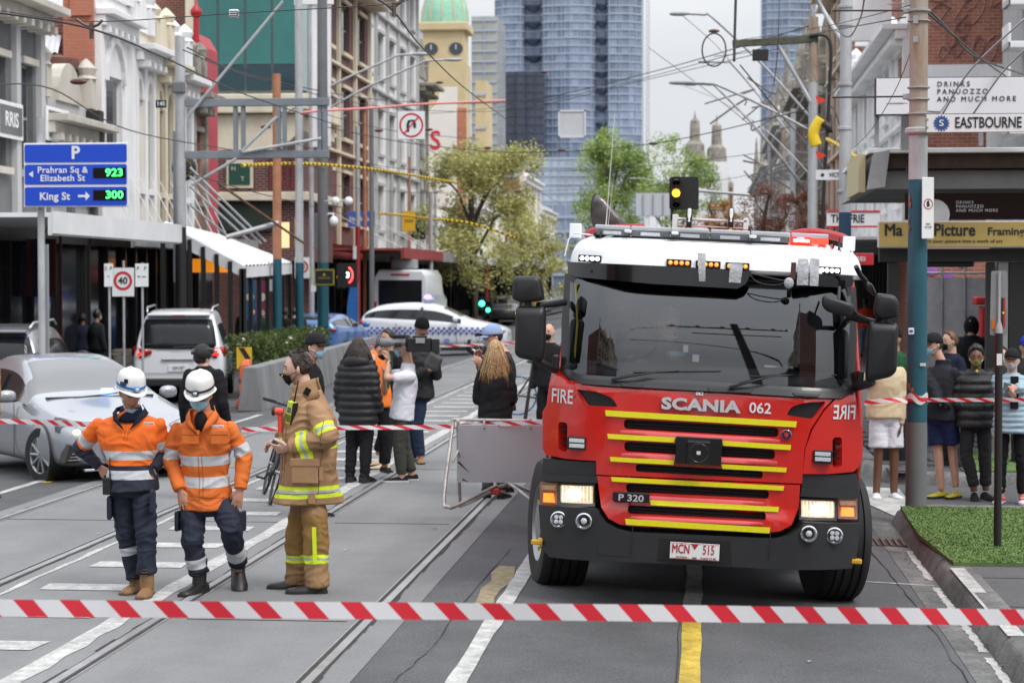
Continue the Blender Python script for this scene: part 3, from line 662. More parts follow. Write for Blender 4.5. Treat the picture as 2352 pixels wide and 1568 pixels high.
# light bar with six modules
LBY=.32;a0=tl(1364,526,LBY);a1=tl(1905,549,LBY)
us=[1364,1449,1541,1632,1725,1817,1905]
lbt=mat('light bar lid',(.42,.44,.46),.35,ns=(3,.1));lbs=mat('light bar smoked lens',(.10,.11,.12),.12,coat=.6,ns=(40,.35));redlit=mat('red beacon lit',(1,.05,.03),.3,emit=((1,.006,.006),6));redl2=mat('red beacon glow',(1,.1,.05),.3,emit=((1,.02,.01),1.6))
lb=bpy.data.objects.new('light_bar',None);COL.objects.link(lb);lb.parent=truck
for k in range(6):
 t0=(us[k]-1364)/541;t1=(us[k+1]-1364)/541;A=a0.lerp(a1,t0);B=a0.lerp(a1,t1);zc=(A.z+B.z)/2
 xm=(A.x+B.x)/2;wd=(B.x-A.x)-.008;nm='light_module'
 back=.05*(abs(k-2.5)/2.5)**2
 MB().box((xm,LBY+back+.11,zc+.018),(wd,.24,.034)).build(nm+'_lid',lbt,lb,bevel=.01)
 MB().box((xm,LBY+back+.11,zc-.02),(wd,.23,.042)).build(nm,lbs if k<5 else redl2,lb,bevel=.006)
 if k==5:MB().box((xm-wd*.22,LBY+back-.024,zc-.02),(wd*.42,.006,.018)).build('hot_core',mat('hot beacon core',(1,.7,.6),.3,emit=((1,.55,.45),6)),lb)
 if k==5:MB().box((xm-wd*.22,LBY+back-.012,zc-.02),(wd*.5,.02,.034)).build('lit_lens',redlit,lb)
 else:MB().box((xm,LBY+back-.006,zc-.02),(wd*.5,.012,.024)).build('led_cluster',led,lb)
for u_,v_,d in ((1385,548,-.1),(1880,566,.1)):
 q=tl(u_,v_,LBY);MB().box((q.x,LBY+.1,q.z),(.16,.08,.02),Matrix.Rotation(-.45 if d<0 else .45,3,'Y')).build('bar_bracket',twhite,truck)
# exhaust, aerials, hose reel, ladder rack
exm=mat('burnt steel',(.13,.12,.115),.35,.8,ns=(6,.4));rings=[]
for u_,v_,hz_,hx_,dz_ in ((1366,481,.125,.03,0),(1378,492,.105,.04,0),(1395,505,.085,.05,0),(1412,520,.075,.055,0),(1430,545,.07,.055,0)):
 p_=tl(u_,v_,1.5);rings.append([p_+Vector((hx_*math.cos(a)+.35*hz_*math.sin(a)*(u_>1370),.07*math.cos(a+.9),hz_*math.sin(a)))for a in [k*6.2832/22 for k in range(22)]])
MB().loft(rings,caps=False).build('exhaust_stack',exm,truck,smooth=60,thick=.005);MB().add([p+Vector((.008,-.004,0))for p in rings[0]],[tuple(range(22))]).build('exhaust_mouth_shade',gridm,truck)  # flat black disc over the mouth paints the shade inside the pipe
for (u0_,v0_,u1_,v1_,r_)in ((1389,545,1412,262,.0035),(1393,540,1408,420,.002)):
 A=tl(u0_,v0_+10,.5);B=tl(u1_,v1_,.5);MB().tube([A,A.lerp(B,.3),B],[r_*2,r_,r_],5).build('whip_aerial',mat('aerial white',(.55,.55,.55),.4),truck);
for u_,v_,h_ in ((1378,560,.09),(1494,556,.05),(1686,578,.05),(1880,586,.07),(1927,578,.1),(1433,583,.015)):
 q=tl(u_,v_,.35);MB().lathe([(0.028,-.02),(.026,0),(.011,.012),(.004,h_)],q,n=12).build('aerial_base',black,truck,smooth=50)
hose=MB().tube(polyline([tl(1345,545,1.3),tl(1375,528,1.3),tl(1480,522,1.3)],6),.03,8).build('hose',mat('hose red',(.35,.02,.03),.5),truck,smooth=True)
MB().tube(polyline([tl(1800,545,1.3),tl(1860,534,1.3),tl(1930,545,1.3),tl(1950,560,1.3)],6),.035,8).build('hose',MATS['hose red'],truck,smooth=True)
for u_ in (1322,1950):q=tl(u_,530 if u_<1500 else 560,1.0);MB().box(q,(.09,.06,.11)).build('rail_bracket',twhite,truck,bevel=.006)
for pth in ([(1297,588),(1306,550),(1318,535),(1362,540)],[(1920,572),(1956,575),(1969,612),(1968,640)]):MB().tube([tl(a,b_,.4)for a,b_ in pth],.006,5).build('gutter_rail',twhite,truck)
alu=mat('aluminium',(.68,.68,.67),.45,.15)
q=MB();RY=2.2
for (a,b_,c_,d)in ((1545,492,1556,526),(1556,499,1716,511),(1556,516,1716,525),(1708,501,1718,528)):
 A=tl(a,b_,RY);B=tl(c_,d,RY);q.span((A.x,RY,A.z),(B.x,RY+.25,B.z))
q.build('ladder_rack',alu,truck,bevel=.004)
for u_ in (1583,1679):
 q_=tl(u_,504,RY-.05);wheel=MB().lathe([(.035,-.022),(.085,-.022),(.095,-.012),(.095,.012),(.085,.022),(.035,.022)],(q_.x,q_.y,q_.z),axis='X',n=20).build('rack_wheel',dark,truck,smooth=50)
 MB().box((q_.x,q_.y-.04,q_.z-.05),(.03,.05,.1)).build('wheel_fork',mat('fork yellow',(.45,.3,.04),.5),truck);MB().box((q_.x,q_.y-.06,q_.z+.03),(.03,.07,.11)).build('wheel_guard',alu,truck,bevel=.01)
# mirrors
def mirror_head(pts,y,d,name):
 xy=rounded(XZ(pts,y),.035,4);q=MB();cx=sum(a for a,c in xy)/len(xy);cz=sum(c for a,c in xy)/len(xy)
 q.loft([[(cx+(a-cx)*s_,y+yy,cz+(c-cz)*s_)for a,c in xy]for s_,yy in ((.72,-.012),(.93,.0),(1,.035),(1,d),(.96,d+.012))]);return q.build(name,black,truck,smooth=60)
mirror_head([(1178,634),(1240,634),(1250,690),(1200,696),(1174,688)],.05,.10,'wide_mirror')
mirror_head([(1184,702),(1252,704),(1251,800),(1244,834),(1190,822),(1181,812)],.05,.12,'mirror')
mirror_head([(2014,672),(2056,678),(2066,694),(2064,730),(2020,734),(2007,722)],.05,.10,'wide_mirror')
mirror_head([(1996,738),(2060,742),(2064,752),(2061,852),(2048,866),(1994,878),(1990,868)],.05,.12,'mirror')
mirror_head([(1891,677),(1960,698),(1965,710),(1958,732),(1900,716),(1887,700)],-.10,.07,'kerb_mirror')
mirror_head([(1984,642),(2004,650),(2015,676),(2008,680),(1990,664)],.2,.05,'front_mirror')
def arm(pts,y,r_,flat=1.):return MB().tube([tl(a,c,yy)for (a,c),yy in zip(pts,y)],r_,8,flat=flat).build('mirror_arm',black,truck,smooth=50)
arm([(1212,690),(1214,712)],(.1,.1),.03,.8);arm([(1236,702),(1298,694)],(.1,.3),.026);arm([(1233,826),(1255,838),(1275,850)],(.1,.12,.3),.028)
arm([(2034,730),(2030,745)],(.1,.1),.03,.8);arm([(2014,742),(1955,728)],(.1,.3),.026);arm([(2005,876),(1985,884),(1962,890)],(.1,.15,.3),.03)
arm([(1926,690),(1928,660)],(-.06,.06),.012);arm([(1962,722),(1990,736)],(-.06,.1),.022);arm([(1966,612),(1975,630),(1988,645)],(.1,.15,.2),.018)
# wheels (steered)
tyre=mat('tyre rubber',(.014,.014,.015),.75,ns=(12,.25));rimm=mat('wheel steel',(.30,.31,.32),.4,.7)
def truck_wheel(u,v,steer,tw=.33):
 D=.50;q=tl(u,v,1.22);ctr=Vector((q.x,1.22,q.z+D))
 wo=bpy.data.objects.new('front_wheel',None);COL.objects.link(wo);wo.parent=truck;wo.location=ctr;wo.rotation_euler=(0,0,steer)
 h=tw/2;prof=[(.30,-h+.02),(.42,-h),(D-.03,-h+.012),(D-.004,-h+.045)]
 for g in (-.095,-.035,.035,.095):prof+=[(D,g-.012),(D-.014,g-.006),(D-.014,g+.006),(D,g+.012)]
 prof+=[(D-.004,h-.045),(D-.03,h-.012),(.42,h),(.30,h-.02)]
 MB().lathe(prof,axis='X',n=56,caps=False).build('tyre',tyre,wo,smooth=35)
 for s_ in (1,-1):
  MB().lathe([(.30,s_*(h-.02)),(.285,s_*(h-.05)),(.26,s_*(h-.09)),(.17,s_*(h-.10)),(.15,s_*(h-.02)),(.0,s_*(h-.01))],axis='X',n=32,caps=False).build('rim',rimm,wo,smooth=35)
  for k in range(10):
   a=k/10*6.2832;MB().cyl((s_*(h-.10),.215*math.cos(a),.215*math.sin(a)),(s_*(h-.05),.215*math.cos(a),.215*math.sin(a)),.014,n=6).box((s_*(h-.045),.228*math.cos(a),.228*math.sin(a)),(.012,.03,.03)).build('nut_indicator',mat('nut yellow',(.6,.55,.02),.5),wo)
truck_wheel(1278,1346,R(13),.38);truck_wheel(1905,1377,R(12),.36)
for sgn in (-1,1):
 for yy in (5.2,):
  o=MB().lathe([(.28,-.25),(.48,-.25),(.5,-.2),(.5,.2),(.48,.25),(.28,.25)],(TCX+sgn*.98,yy,.5),axis='X',n=32).build('rear_wheel',tyre,truck,smooth=40)
 # wheel arches
 q=MB();rings=[]
 for k in range(13):
  a=R(-8+196*k/12);rings.append([(TCX+sgn*1.165,1.22-.60*math.cos(a),.52+.60*math.sin(a)),(TCX+sgn*1.165,1.22-.68*math.cos(a),.52+.68*math.sin(a)),(TCX+sgn*.8,1.22-.66*math.cos(a),.52+.66*math.sin(a)),(TCX+sgn*.8,1.22-.60*math.cos(a),.52+.60*math.sin(a))])
 q.loft(rings);q.build('mudguard',charcoal,truck,smooth=50)
 MB().box((TCX+sgn*.4,.9,.36),(.07,.9,.12)).build('spring',dark,truck)
MB().cyl((TCX-.95,1.22,.5),(TCX+.95,1.22,.5),.07).box((TCX,1.0,.5),(.5,.5,.3)).build('axle',dark,truck)
# ================================================================ PEOPLE
TS=bpy.data.scenes.new('scratch')
def remesh(mb,voxel,it=4):
 me=mb.mesh('t');o=bpy.data.objects.new('t',me);TS.collection.objects.link(o)
 q=o.modifiers.new('r','REMESH');q.mode='VOXEL';q.voxel_size=voxel;q.adaptivity=0
 if it:q=o.modifiers.new('m','SMOOTH');q.factor=.5;q.iterations=it
 vl=TS.view_layers[0];vl.update();out=bpy.data.meshes.new_from_object(o.evaluated_get(vl.depsgraph))
 bpy.data.objects.remove(o);out.polygons.foreach_set('use_smooth',[True]*len(out.polygons));return out
def co(me):
 a=np.empty(len(me.vertices)*3);me.vertices.foreach_get('co',a);return a.reshape(-1,3)
def wrinkle(me,amp,sc=6.5,seed=0,pinch=()):
 """folds: soft lumps plus sharper creases gathered round the joints in pinch"""
 V=co(me);nr=np.empty(len(me.vertices)*3);me.vertices.foreach_get('normal',nr);nr=nr.reshape(-1,3)
 d=np.empty(len(V));off=Vector((seed*3.1,seed*1.7,0));P=[(np.array(p),r)for p,r in pinch]
 k=np.ones(len(V))*.6
 for p,r in P:k+=1.7*np.exp(-((V-p)**2).sum(1)/(r*r))
 for i,v in enumerate(V):
  p=Vector(v);a=noise.noise(Vector((p.x*sc,p.y*sc,p.z*sc*.8))+off)
  c=noise.noise(Vector((p.x*sc*1.0,p.y*sc,p.z*sc*2.4))+off*2+Vector((a,0,a*1.3)))
  d[i]=a*.5+(1-2.6*abs(c))*.5
 V=V+nr*(d*amp*k)[:,None];me.vertices.foreach_set('co',V.ravel());me.update()
def setbands(me,segs,spec):
 """segs {bone:(p0,p1)}; spec [[(bone,t0,t1),...],...] -> float attributes b1.."""
 V=co(me);names=list(segs);D=[];T=[];Ln=[]
 for n_ in names:
  p0,p1,r=segs[n_];p0=np.array(p0);p1=np.array(p1);d=p1-p0;l=np.linalg.norm(d);t=((V-p0)@d)/l**2
  tt=np.clip(t,-.05,1.05);D.append(np.linalg.norm(V-(p0+tt[:,None]*d),axis=1)-r);T.append(t);Ln.append(l)
 near=np.argmin(np.array(D),0)
 for i,bs in enumerate(spec):
  s=np.full(len(V),-1.)
  for bone,t0,t1 in bs:
   k=names.index(bone);q=np.minimum(T[k]-t0,t1-T[k])*Ln[k];q=np.where(near==k,q,-1.);s=np.maximum(s,q)
  a=me.attributes.new('b%d'%(i+1),'FLOAT','POINT');a.data.foreach_set('value',s)
skins={k:mat('skin '+k,c,.5,ns=(14,.1),sub=.08)for k,c in dict(fair=(.56,.33,.24),ruddy=(.50,.25,.17),tan=(.40,.22,.14),brown=(.16,.075,.042),pale=(.60,.38,.29)).items()}
def head_pt(az,el,off=0.):
 ce=math.cos(el);x=.075*math.sin(az)*ce;y=-.096*math.cos(az)*ce;z=.118*math.sin(el)
 t=max(0.,-z/.118);fr=math.cos(az)
 x*=1-.30*t*t
 if fr<0:y*=1-.38*t;z*=1-.30*t*-fr
 else:y*=1-.10*t*t
 g=lambda a,c,w_:math.exp(-((a-c)/w_)**2)
 A=(az+math.pi)%(2*math.pi)-math.pi
 if fr>0:
  nz=g(A,0,.17)*(max(0,min(1,(.12-el)/.38))if el>-.28 else max(0,1-(-.28-el)/.10))
  y-=.026*nz;y-=.005*g(A,0,.55)*g(el,.16,.09);y+=.009*g(abs(A),.42,.18)*g(el,.03,.10)
  y-=.006*g(A,0,.30)*g(el,-.52,.07);y+=.003*g(A,0,.3)*g(el,-.60,.03);y-=.010*g(A,0,.4)*g(el,-.95,.25)
 k=1+off/.09;return Vector((x*k,y*k,z*k))
def head_grid(mb,M,nu=40,nv=30):
 mb.loft([[M@head_pt(2*math.pi*j/nu,-math.pi/2+.04+(math.pi-.08)*i/nv)for j in range(nu)]for i in range(nv+1)])
 for s in (-1,1):mb.ell(M@Vector((s*.078,.008,-.008)),(.012,.022,.034),10,6)
def patch(M,a0,a1,e0,e1,off,nu=16,nv=8,fe0=None,fe1=None,foff=None):
 rows=[]
 for i in range(nv+1):
  row=[]
  for j in range(nu+1):
   a=a0+(a1-a0)*j/nu;l=fe0(a)if fe0 else e0;h=fe1(a)if fe1 else e1;e=l+(h-l)*i/nv
   row.append(M@head_pt(a,e,foff(a,e,i/nv,j/nu)if foff else off))
  rows.append(row)
 return rows
def gridmb(rows):
 q=MB();q.loft(rows,caps=False,closed=False);return q
def hand(mb,wr,d,n,curl=.35,s=1.,thumb=1,spread=.10,curls=None,tcurl=.5):
 """wr wrist, d finger direction, n back-of-hand normal, thumb +1/-1 side"""
 d=Vector(d).normalized();n=Vector(n);n=(n-d*n.dot(d)).normalized();sd=d.cross(n)*thumb
 L_=.088*s;w0=.030*s;w1=.041*s;th=.014*s;rings=[]
 for t,w_,h_ in ((-.25,.024,.019),(0,.027,.017),(.35,.036,.017),(.8,.042,.015),(1.0,.040,.011)):
  c=wr+d*(L_*t);rings.append([c+sd*(w_*s*math.cos(a))+n*(h_*s*math.sin(a))for a in [q*math.pi/5 for q in range(10)]])
 mb.loft(rings)
 for k,(l_,o)in enumerate(((.074,.031),(.084,.0105),(.078,-.0105),(.060,-.031))):
  b_=wr+d*(L_*.92)+sd*(o*s);c_=curls[k]if curls else curl;dd=(d+sd*(o/.03*spread)).normalized();pts=[b_-d*.012*s,b_];ang=0
  for seg in (.42,.32,.26):ang+=c_*(1.0 if seg>.4 else .9);pts.append(pts[-1]+(dd*math.cos(ang)-n*math.sin(ang))*l_*seg*s)
  mb.tube(pts,[.0095*s,.0098*s,.0088*s,.0080*s,.0062*s],8)
 b_=wr+d*(L_*.22)+sd*(.026*s);t1=(d*.75+sd*.65-n*.25).normalized();t2=(d*.95+sd*.15-n*tcurl).normalized()
 mb.tube([b_-t1*.01,b_+t1*.036*s,b_+t1*.036*s+t2*.03*s,b_+t1*.036*s+t2*.052*s],[.014*s,.0125*s,.0105*s,.008*s],8)
def std(H,yaw=0,stance=.105,arms=0.):
 J=dict(head=(0,-.015,.932*H),neck=(0,.015,.845*H),shA=(-.165,.01,.800*H),shB=(.165,.01,.800*H),elA=(-.215,.03,.62*H),elB=(.215,.03,.62*H),
   wrA=(-.24,-.05,.485*H),wrB=(.24,-.05,.485*H),hipA=(-.088,0,.525*H),hipB=(.088,0,.525*H),knA=(-stance,-.02,.285*H),knB=(stance,-.02,.285*H),anA=(-stance-.01,.03,.05*H),anB=(stance+.01,.03,.05*H))
 Rz=Matrix.Rotation(yaw,3,'Z');return {k:Rz@Vector(v)for k,v in J.items()}
def ring(c,lat,dep,a,b_,n=20,e=.9):
 f=lambda w_:math.copysign(abs(w_)**e,w_)
 return [c+lat*a*f(math.cos(q*2*math.pi/n))+dep*b_*f(math.sin(q*2*math.pi/n))for q in range(n)]
def torso(mb,J,infl=0.,hem=None,hw=None,top=True,w=(1,1,1),dp=1.,open_neck=.0):
 pel=(J['hipA']+J['hipB'])/2;sh=(J['shA']+J['shB'])/2;up=(sh-pel).normalized()
 lh=(J['hipB']-J['hipA']).normalized();ls=(J['shB']-J['shA']).normalized();sw=(J['shB']-J['shA']).length/2;s=J['_s']
 R_=[]
 def r(p,t,a,b_):
  l=(lh*(1-t)+ls*t);l=(l-up*l.dot(up)).normalized();dvec=up.cross(l);R_.append(ring(p,l,dvec,a,b_*dp))
 if hem is not None:r(pel-up*hem,0,(.165*w[0]*s if hw is None else hw[0])+infl,(.125*s if hw is None else hw[1])+infl)
 else:r(pel-up*.08*s,0,.11*s,.08*s)
 r(pel+up*.03,0,.165*w[0]*s+infl,.115*s+infl)
 r(pel+(sh-pel)*.36,.4,.142*w[1]*s+infl,.102*s+infl)
 r(pel+(sh-pel)*.70,.9,max(sw*.86,.1)*w[2]+infl,.120*s+infl)
 r(pel+(sh-pel)*.90,1,sw*.98*w[2]+infl*.6,.105*s+infl)
 nk=J['neck']
 if top:
  r(sh+up*.03*s,1,sw*.90+infl*.3,.084*s+infl*.6);r(sh+up*.058*s,1,sw*.64+infl*.3,.076*s+infl*.5);r(nk-up*.02,1,.075*s+infl*.6,.068*s+infl*.6);r(nk+up*.012,1,.062*s+infl*.5,.062*s+infl*.5)
 mb.loft(R_)
def limb(mb,a,b_,c,ra,rb,rc,fl=1.,n=14):
 m1=a.lerp(b_,.5);m2=b_.lerp(c,.45)
 mb.tube([a,m1,b_.lerp(m1,.12),b_.lerp(m2,.12),m2,c],[ra*.74,(ra*.55+rb*.45),rb,rb*.99,(rb*.6+rc*.4),rc],n,flat=fl)
 for p,q in ((a,ra*.74),(b_,rb)):mb.ell(p,(q,q,q),12,6)
def shoe(parent,an,toe,m,sole,L_=.29,boot=.0,h=.085,wd=.05,heel=.0,name='shoe',zs=0,lift=None):
 """an ankle, toe horizontal-ish direction"""
 t=Vector(toe).normalized();up=Vector((0,0,1));up=(up-t*up.dot(t)).normalized();sd=t.cross(up)
 base=(an-up*(an.dot(up)-(Vector((an.x,an.y,zs))).dot(up))if lift is None else an-up*lift)-t*.075;R_=[]
 for x,w_,z in ((0,.55,.6),(.04,.80,.85),(.25,.82,.95),(.45,.90,.72),(.70,1.03,.55),(.9,.85,.46),(1.0,.45,.34)):
  c=base+t*(L_*x)+up*(heel*(1-x));hh=h*z
  R_.append([c+sd*wd*w_*math.cos(a)+up*(hh*max(0,math.sin(a))**.6 if math.sin(a)>0 else .012*math.sin(a)+.012)for a in [q*math.pi/8 for q in range(16)]])
 q=MB().loft(R_)
 if boot:q.tube([base+t*.085+up*h*.6,an+up*.03,an+up*boot],[.052,.052,.058],14)
 o=q.build(name,m,parent,smooth=70)
 R_=[]
 for x,w_ in ((-.015,.5),(.03,.85),(.25,.88),(.45,.93),(.72,1.1),(.93,.9),(1.02,.5)):
  c=base+t*(L_*x);R_.append([c+sd*wd*w_*a+up*b_ for a,b_ in ((-1,.0),(1,.0),(1,.022+heel*(x<.3)),(-1,.022+heel*(x<.3)))])
 MB().loft(R_).build('sole',sole,o);return o
cloth=lambda n,c,r=.85,a=.10:mat('cloth '+n,c,r,spec=.2,ns=(11,a),bump=(70,.1))
blk=cloth('black',(.012,.012,.014));navy=cloth('navy',(.012,.016,.034));jean=cloth('dark denim',(.018,.03,.06));grn_t=cloth('dark green',(.015,.045,.035));drk=cloth('charcoal',(.03,.032,.034))
surg=mat('surgical mask blue',(.33,.58,.70),.8,bump=(60,.2));wh=mat('white cloth',(.72,.74,.80),.8,ns=(5,.04));hairD=mat('dark brown hair',(.025,.016,.012),.5,ns=(40,.5),streak=(6,6,.6),bump=(60,.8));hairB=mat('black hair',(.010,.009,.009),.45,ns=(40,.4))
lens=mat('dark sunglass lens',(.01,.01,.012),.08,coat=.8)
rubs=mat('white rubber',(.62,.62,.60),.6)
class Person:
 def __init__(s,label,Y,u,H=1.76,yaw=0.,j={},skin='fair',voxel=.016,look=None,pos=None,z=None,hs=1.,cat='person',group=None,stance=.105,zoff=0.):
  s.Y=Y;x=at(u,645,Y).x if pos is None else pos
  zg=(gz(x)if x<2.3 else -.165)if z is None else z
  s.org=Vector((x,Y,zg));s.root=thing('person',label,cat,s.org,0,group);s.s=H/1.76;s.vx=voxel;s.H=H
  s.J=std(H,yaw,stance)
  for k,p in j.items():s.J[k]=(at(p[0],p[1],Y+(p[2]if len(p)>2 else 0))-s.org)if not isinstance(p,Vector)else p
  s.J['_s']=s.s;lk=look or (math.degrees(yaw),0)
  s.HM=Matrix.Translation(s.J['head'])@Matrix.Rotation(R(lk[0]),4,'Z')@Matrix.Rotation(R(lk[1]),4,'X')@Matrix.Scale(s.s*hs,4);s.HR=s.HM.to_3x3().normalized()
  s.skin=skins[skin];s.hands=[]
 def body(s,legs=True):
  J,k=s.J,s.s;q=MB();head_grid(q,s.HM,*((44,36)if s.vx<.01 else (26,20)))
  nk=J['neck'];hc=s.HM@Vector((0,.02,-.06));q.tube([nk-(hc-nk)*.5,nk,hc],[.075*k,.058*k,.055*k],14);torso(q,J,-.012)
  for a in 'AB':
   limb(q,J['sh'+a],J['el'+a],J['wr'+a],.046*k,.037*k,.025*k)
   limb(q,J['hip'+a],J['kn'+a],J['an'+a]-Vector((0,0,.04)),.078*k,.054*k,.040*k)
  for h in s.hands:hand(q,**h)
  me=remesh(q,s.vx,3 if s.vx<.01 else 2);me.materials.append(s.skin);s.b=link('body',me,s.root);return s
 def hnd(s,side,d,n,curl=.35,thumb=1,**k):
  w_=s.J['wr'+side];s.hands.append(dict(wr=w_+Vector(d).normalized()*.01,d=d,n=n,curl=curl,thumb=thumb,s=s.s,**k));return s
 def top(s,m,infl=.02,hem=.06,hw=None,sl=(1.25,1.2,1.25),spec=None,wr=.006,w=(1,1,1),dp=1.,cut=1.0,name='jacket',sleeves=True,seed=1,collar=0):
  J,k=s.J,s.s;q=MB();torso(q,J,infl,hem,hw,w=w,dp=dp);segs={}
  pel=(J['hipA']+J['hipB'])/2;sh=(J['shA']+J['shB'])/2;up=(sh-pel).normalized()
  segs['torso']=(pel-up*hem,J['neck'],.15)
  if sleeves:
   for a in 'AB':
    A,B,C=J['sh'+a],J['el'+a],J['wr'+a]
    if cut<1:C=B;B=A.lerp(C,.55);C=A.lerp(J['el'+a],cut*2)
    limb(q,A,B,C,.046*k*sl[0]+.01,.037*k*sl[1]+.01,.027*k*sl[2]+.008)
    segs['up'+a]=(A,B,.05);segs['fo'+a]=(B,C,.04)
  if collar:
   nk=J['neck'];q.loft([ring(nk+Vector((0,0,h_)),Vector((1,0,0)),Vector((0,1,0)),r_*k,r_*k*.95,18)for h_,r_ in ((-.03,.085),(.01,.082),(collar,.088))])
  me=remesh(q,max(s.vx*1.05,.0075),3);wrinkle(me,wr,seed=seed,pinch=[(J['el'+a],.09)for a in 'AB']+[(J['sh'+a]-up*.12,.10)for a in 'AB']+[(pel+up*.05,.16)])if wr else None
  if spec:setbands(me,segs,spec)
  me.materials.append(m);return link(name,me,s.root)
 def legs(s,m,infl=.012,sc=(1.12,1.2,1.5),spec=None,wr=.006,drop=.02,name='trousers',cut=1.,seed=3,fl=1.):
  J,k=s.J,s.s;q=MB();pel=(J['hipA']+J['hipB'])/2;up=((J['shA']+J['shB'])/2-pel).normalized();lh=(J['hipB']-J['hipA']).normalized();dv=up.cross(lh)
  q.loft([ring(pel+up*z_,lh,dv,a*k+infl,b_*k+infl)for z_,a,b_ in ((-.10,.12,.09),(-.04,.165,.115),(.05,.162,.112),(.16,.14,.10))]);segs={'pelvis':(pel,pel+up*.1,.15)}
  for a in 'AB':
   A,B,C=J['hip'+a],J['kn'+a],J['an'+a];C=C+(B-C).normalized()*drop
   if cut<1:C=B.lerp(A,.16);mid=A.lerp(C,.6);q.tube([A,mid,C],[.078*k*sc[0]+.012,.07*k*sc[1]+.02,.065*k*sc[2]+.02],16)
   else:limb(q,A,B,C,.078*k*sc[0]+.01,.052*k*sc[1]+.012,.036*k*sc[2]+.012,n=16)
   segs['th'+a]=(A,B,.08);segs['ca'+a]=(B,C,.06)
  me=remesh(q,max(s.vx*1.05,.0075),3)
  if wr:wrinkle(me,wr,seed=seed,pinch=[(J['kn'+a],.11)for a in 'AB']+[(J['an'+a]+Vector((0,0,.08)),.10)for a in 'AB']+[(pel-up*.1,.12)])
  if spec:setbands(me,segs,spec)
  me.materials.append(m);return link(name,me,s.root)
 def shoes(s,m,sole=dark,toeA=None,toeB=None,**k):
  yw=s.J['hipB']-s.J['hipA'];f=Vector((yw.y,-yw.x,0)).normalized()
  for a,t in (('A',toeA),('B',toeB)):
   t=t or tuple(f+(yw.normalized()*(-.18 if a=='A' else .18)))
   shoe(s.root,s.J['an'+a],t,m,sole,**k)
  return s
 # ---- head things
 def part(s,mb,name,m,parent=None,smooth=True,**k):return mb.build(name,m,parent or s.root,smooth=smooth,**k)
 def hair(s,m,off=.014,low=-.55,front=.80,rough=.006,side=.0,name='hair'):
  def hl(a):
   A=abs((a+math.pi)%(2*math.pi)-math.pi)
   if A<1.0:return front+.12*math.cos(A*3)
   if A<1.5:return front+(side-front)*(A-1.0)/.5
   if A<2.0:return side+(low-side)*max(0,(A-1.6))/.4
   return low
  fo=lambda a,e,i,j:(off*min(1,i*5+.15))+rough*noise.noise(Vector((a*6,e*2.5,s.Y)))*min(1,i*3)
  return s.part(gridmb(patch(s.HM,-math.pi,math.pi,0,1.56,0,44,14,fe0=hl,foff=fo)),name,m)
 def longhair(s,mats,L_=.34,n=70,wd=.11,back=1.,name='hair'):
  q=MB();rnd=random.Random(5);up=Vector((0,0,1));bk=s.HR@Vector((0,1,0));lt=s.HR@Vector((1,0,0))
  q.loft(patch(s.HM,-math.pi,math.pi,0,1.56,0,40,12,fe0=lambda a:(.75 if math.cos(a)>.35 else -.75),foff=lambda a,e,i,j:.02+.004*noise.noise(Vector((a*9,e,0)))),caps=False,closed=False)
  for k in range(n):
   t=-1+2*(k+.5)/n;a=math.pi*.5*t*1.15;p=s.HM@head_pt(math.pi+a,rnd.uniform(-.1,.5),.018);o=lt*(-math.sin(a))*wd*1.1+bk*math.cos(a)*.03
   l_=L_*rnd.uniform(.75,1.1);w_=rnd.uniform(-.015,.015);q.k=min(len(mats)-1,int(rnd.random()*len(mats)))
   q.tube([p,p+o*.5-up*l_*.35,p+o*.9+lt*w_-up*l_*.7,p+o+lt*w_*2-up*l_],[x*min(1,110/n)for x in (.014,.017,.013,.003)],5)
  return s.part(q,name,mats)
 def mask(s,m=surg,off=.011,loops=True,low=-1.0,hi=-.13,wid=.95,name='face_mask',drop=0.,loopm=None):
  M=s.HM@Matrix.Translation((0,-.004,-drop))@Matrix.Rotation(drop*6,4,'X')
  rows=patch(M,-wid,wid,low,hi,0,18,9,fe0=lambda a:low+.28*abs(a),fe1=lambda a:hi-.16*abs(a),foff=lambda a,e,i,j:off+.010*max(0,math.cos(a*1.3))*math.sin(math.pi*min(1,i*1.1))+.0022*math.sin(i*20))
  o=s.part(gridmb(rows),name,m,thick=.003)
  if loops:
   for sg in (-1,1):
    e=s.HM@Vector((sg*.084,.018,-.008));q=MB()
    for r_ in (rows[0][0 if sg<0 else -1],rows[-1][0 if sg<0 else -1]):q.tube([r_,e],.0022,5)
    q.build('ear_loop',loopm or wh,o)
  return o
 def glasses(s):
  q=MB()
  for sg in (-1,1):q.ell(s.HM@Vector((sg*.033,-.100,.002)),(.029,.009,.022),14,8,.8,rot=s.HR@Matrix.Rotation(sg*.28,3,'Z'));q.tube([s.HM@Vector((sg*.06,-.088,.02)),s.HM@Vector((sg*.085,.0,.012))],.0035,6)
  q.tube([s.HM@Vector((-.01,-.107,.016)),s.HM@Vector((.01,-.107,.016))],.003,6);return s.part(q,'sunglasses',lens)
 def eyes(s,brow=hairD):
  for sg in (-1,1):
   s.part(MB().ell(s.HM@Vector((sg*.031,-.080,.006)),(.013,.008,.0055),10,6,rot=s.HR),'eye',mat('eye',(.04,.03,.025),.2))
   s.part(MB().tube([s.HM@head_pt(sg*.14,.20,.002),s.HM@head_pt(sg*.42,.25,.002),s.HM@head_pt(sg*.68,.18,.002)],[.003,.0038,.002],6),'eyebrow',brow)
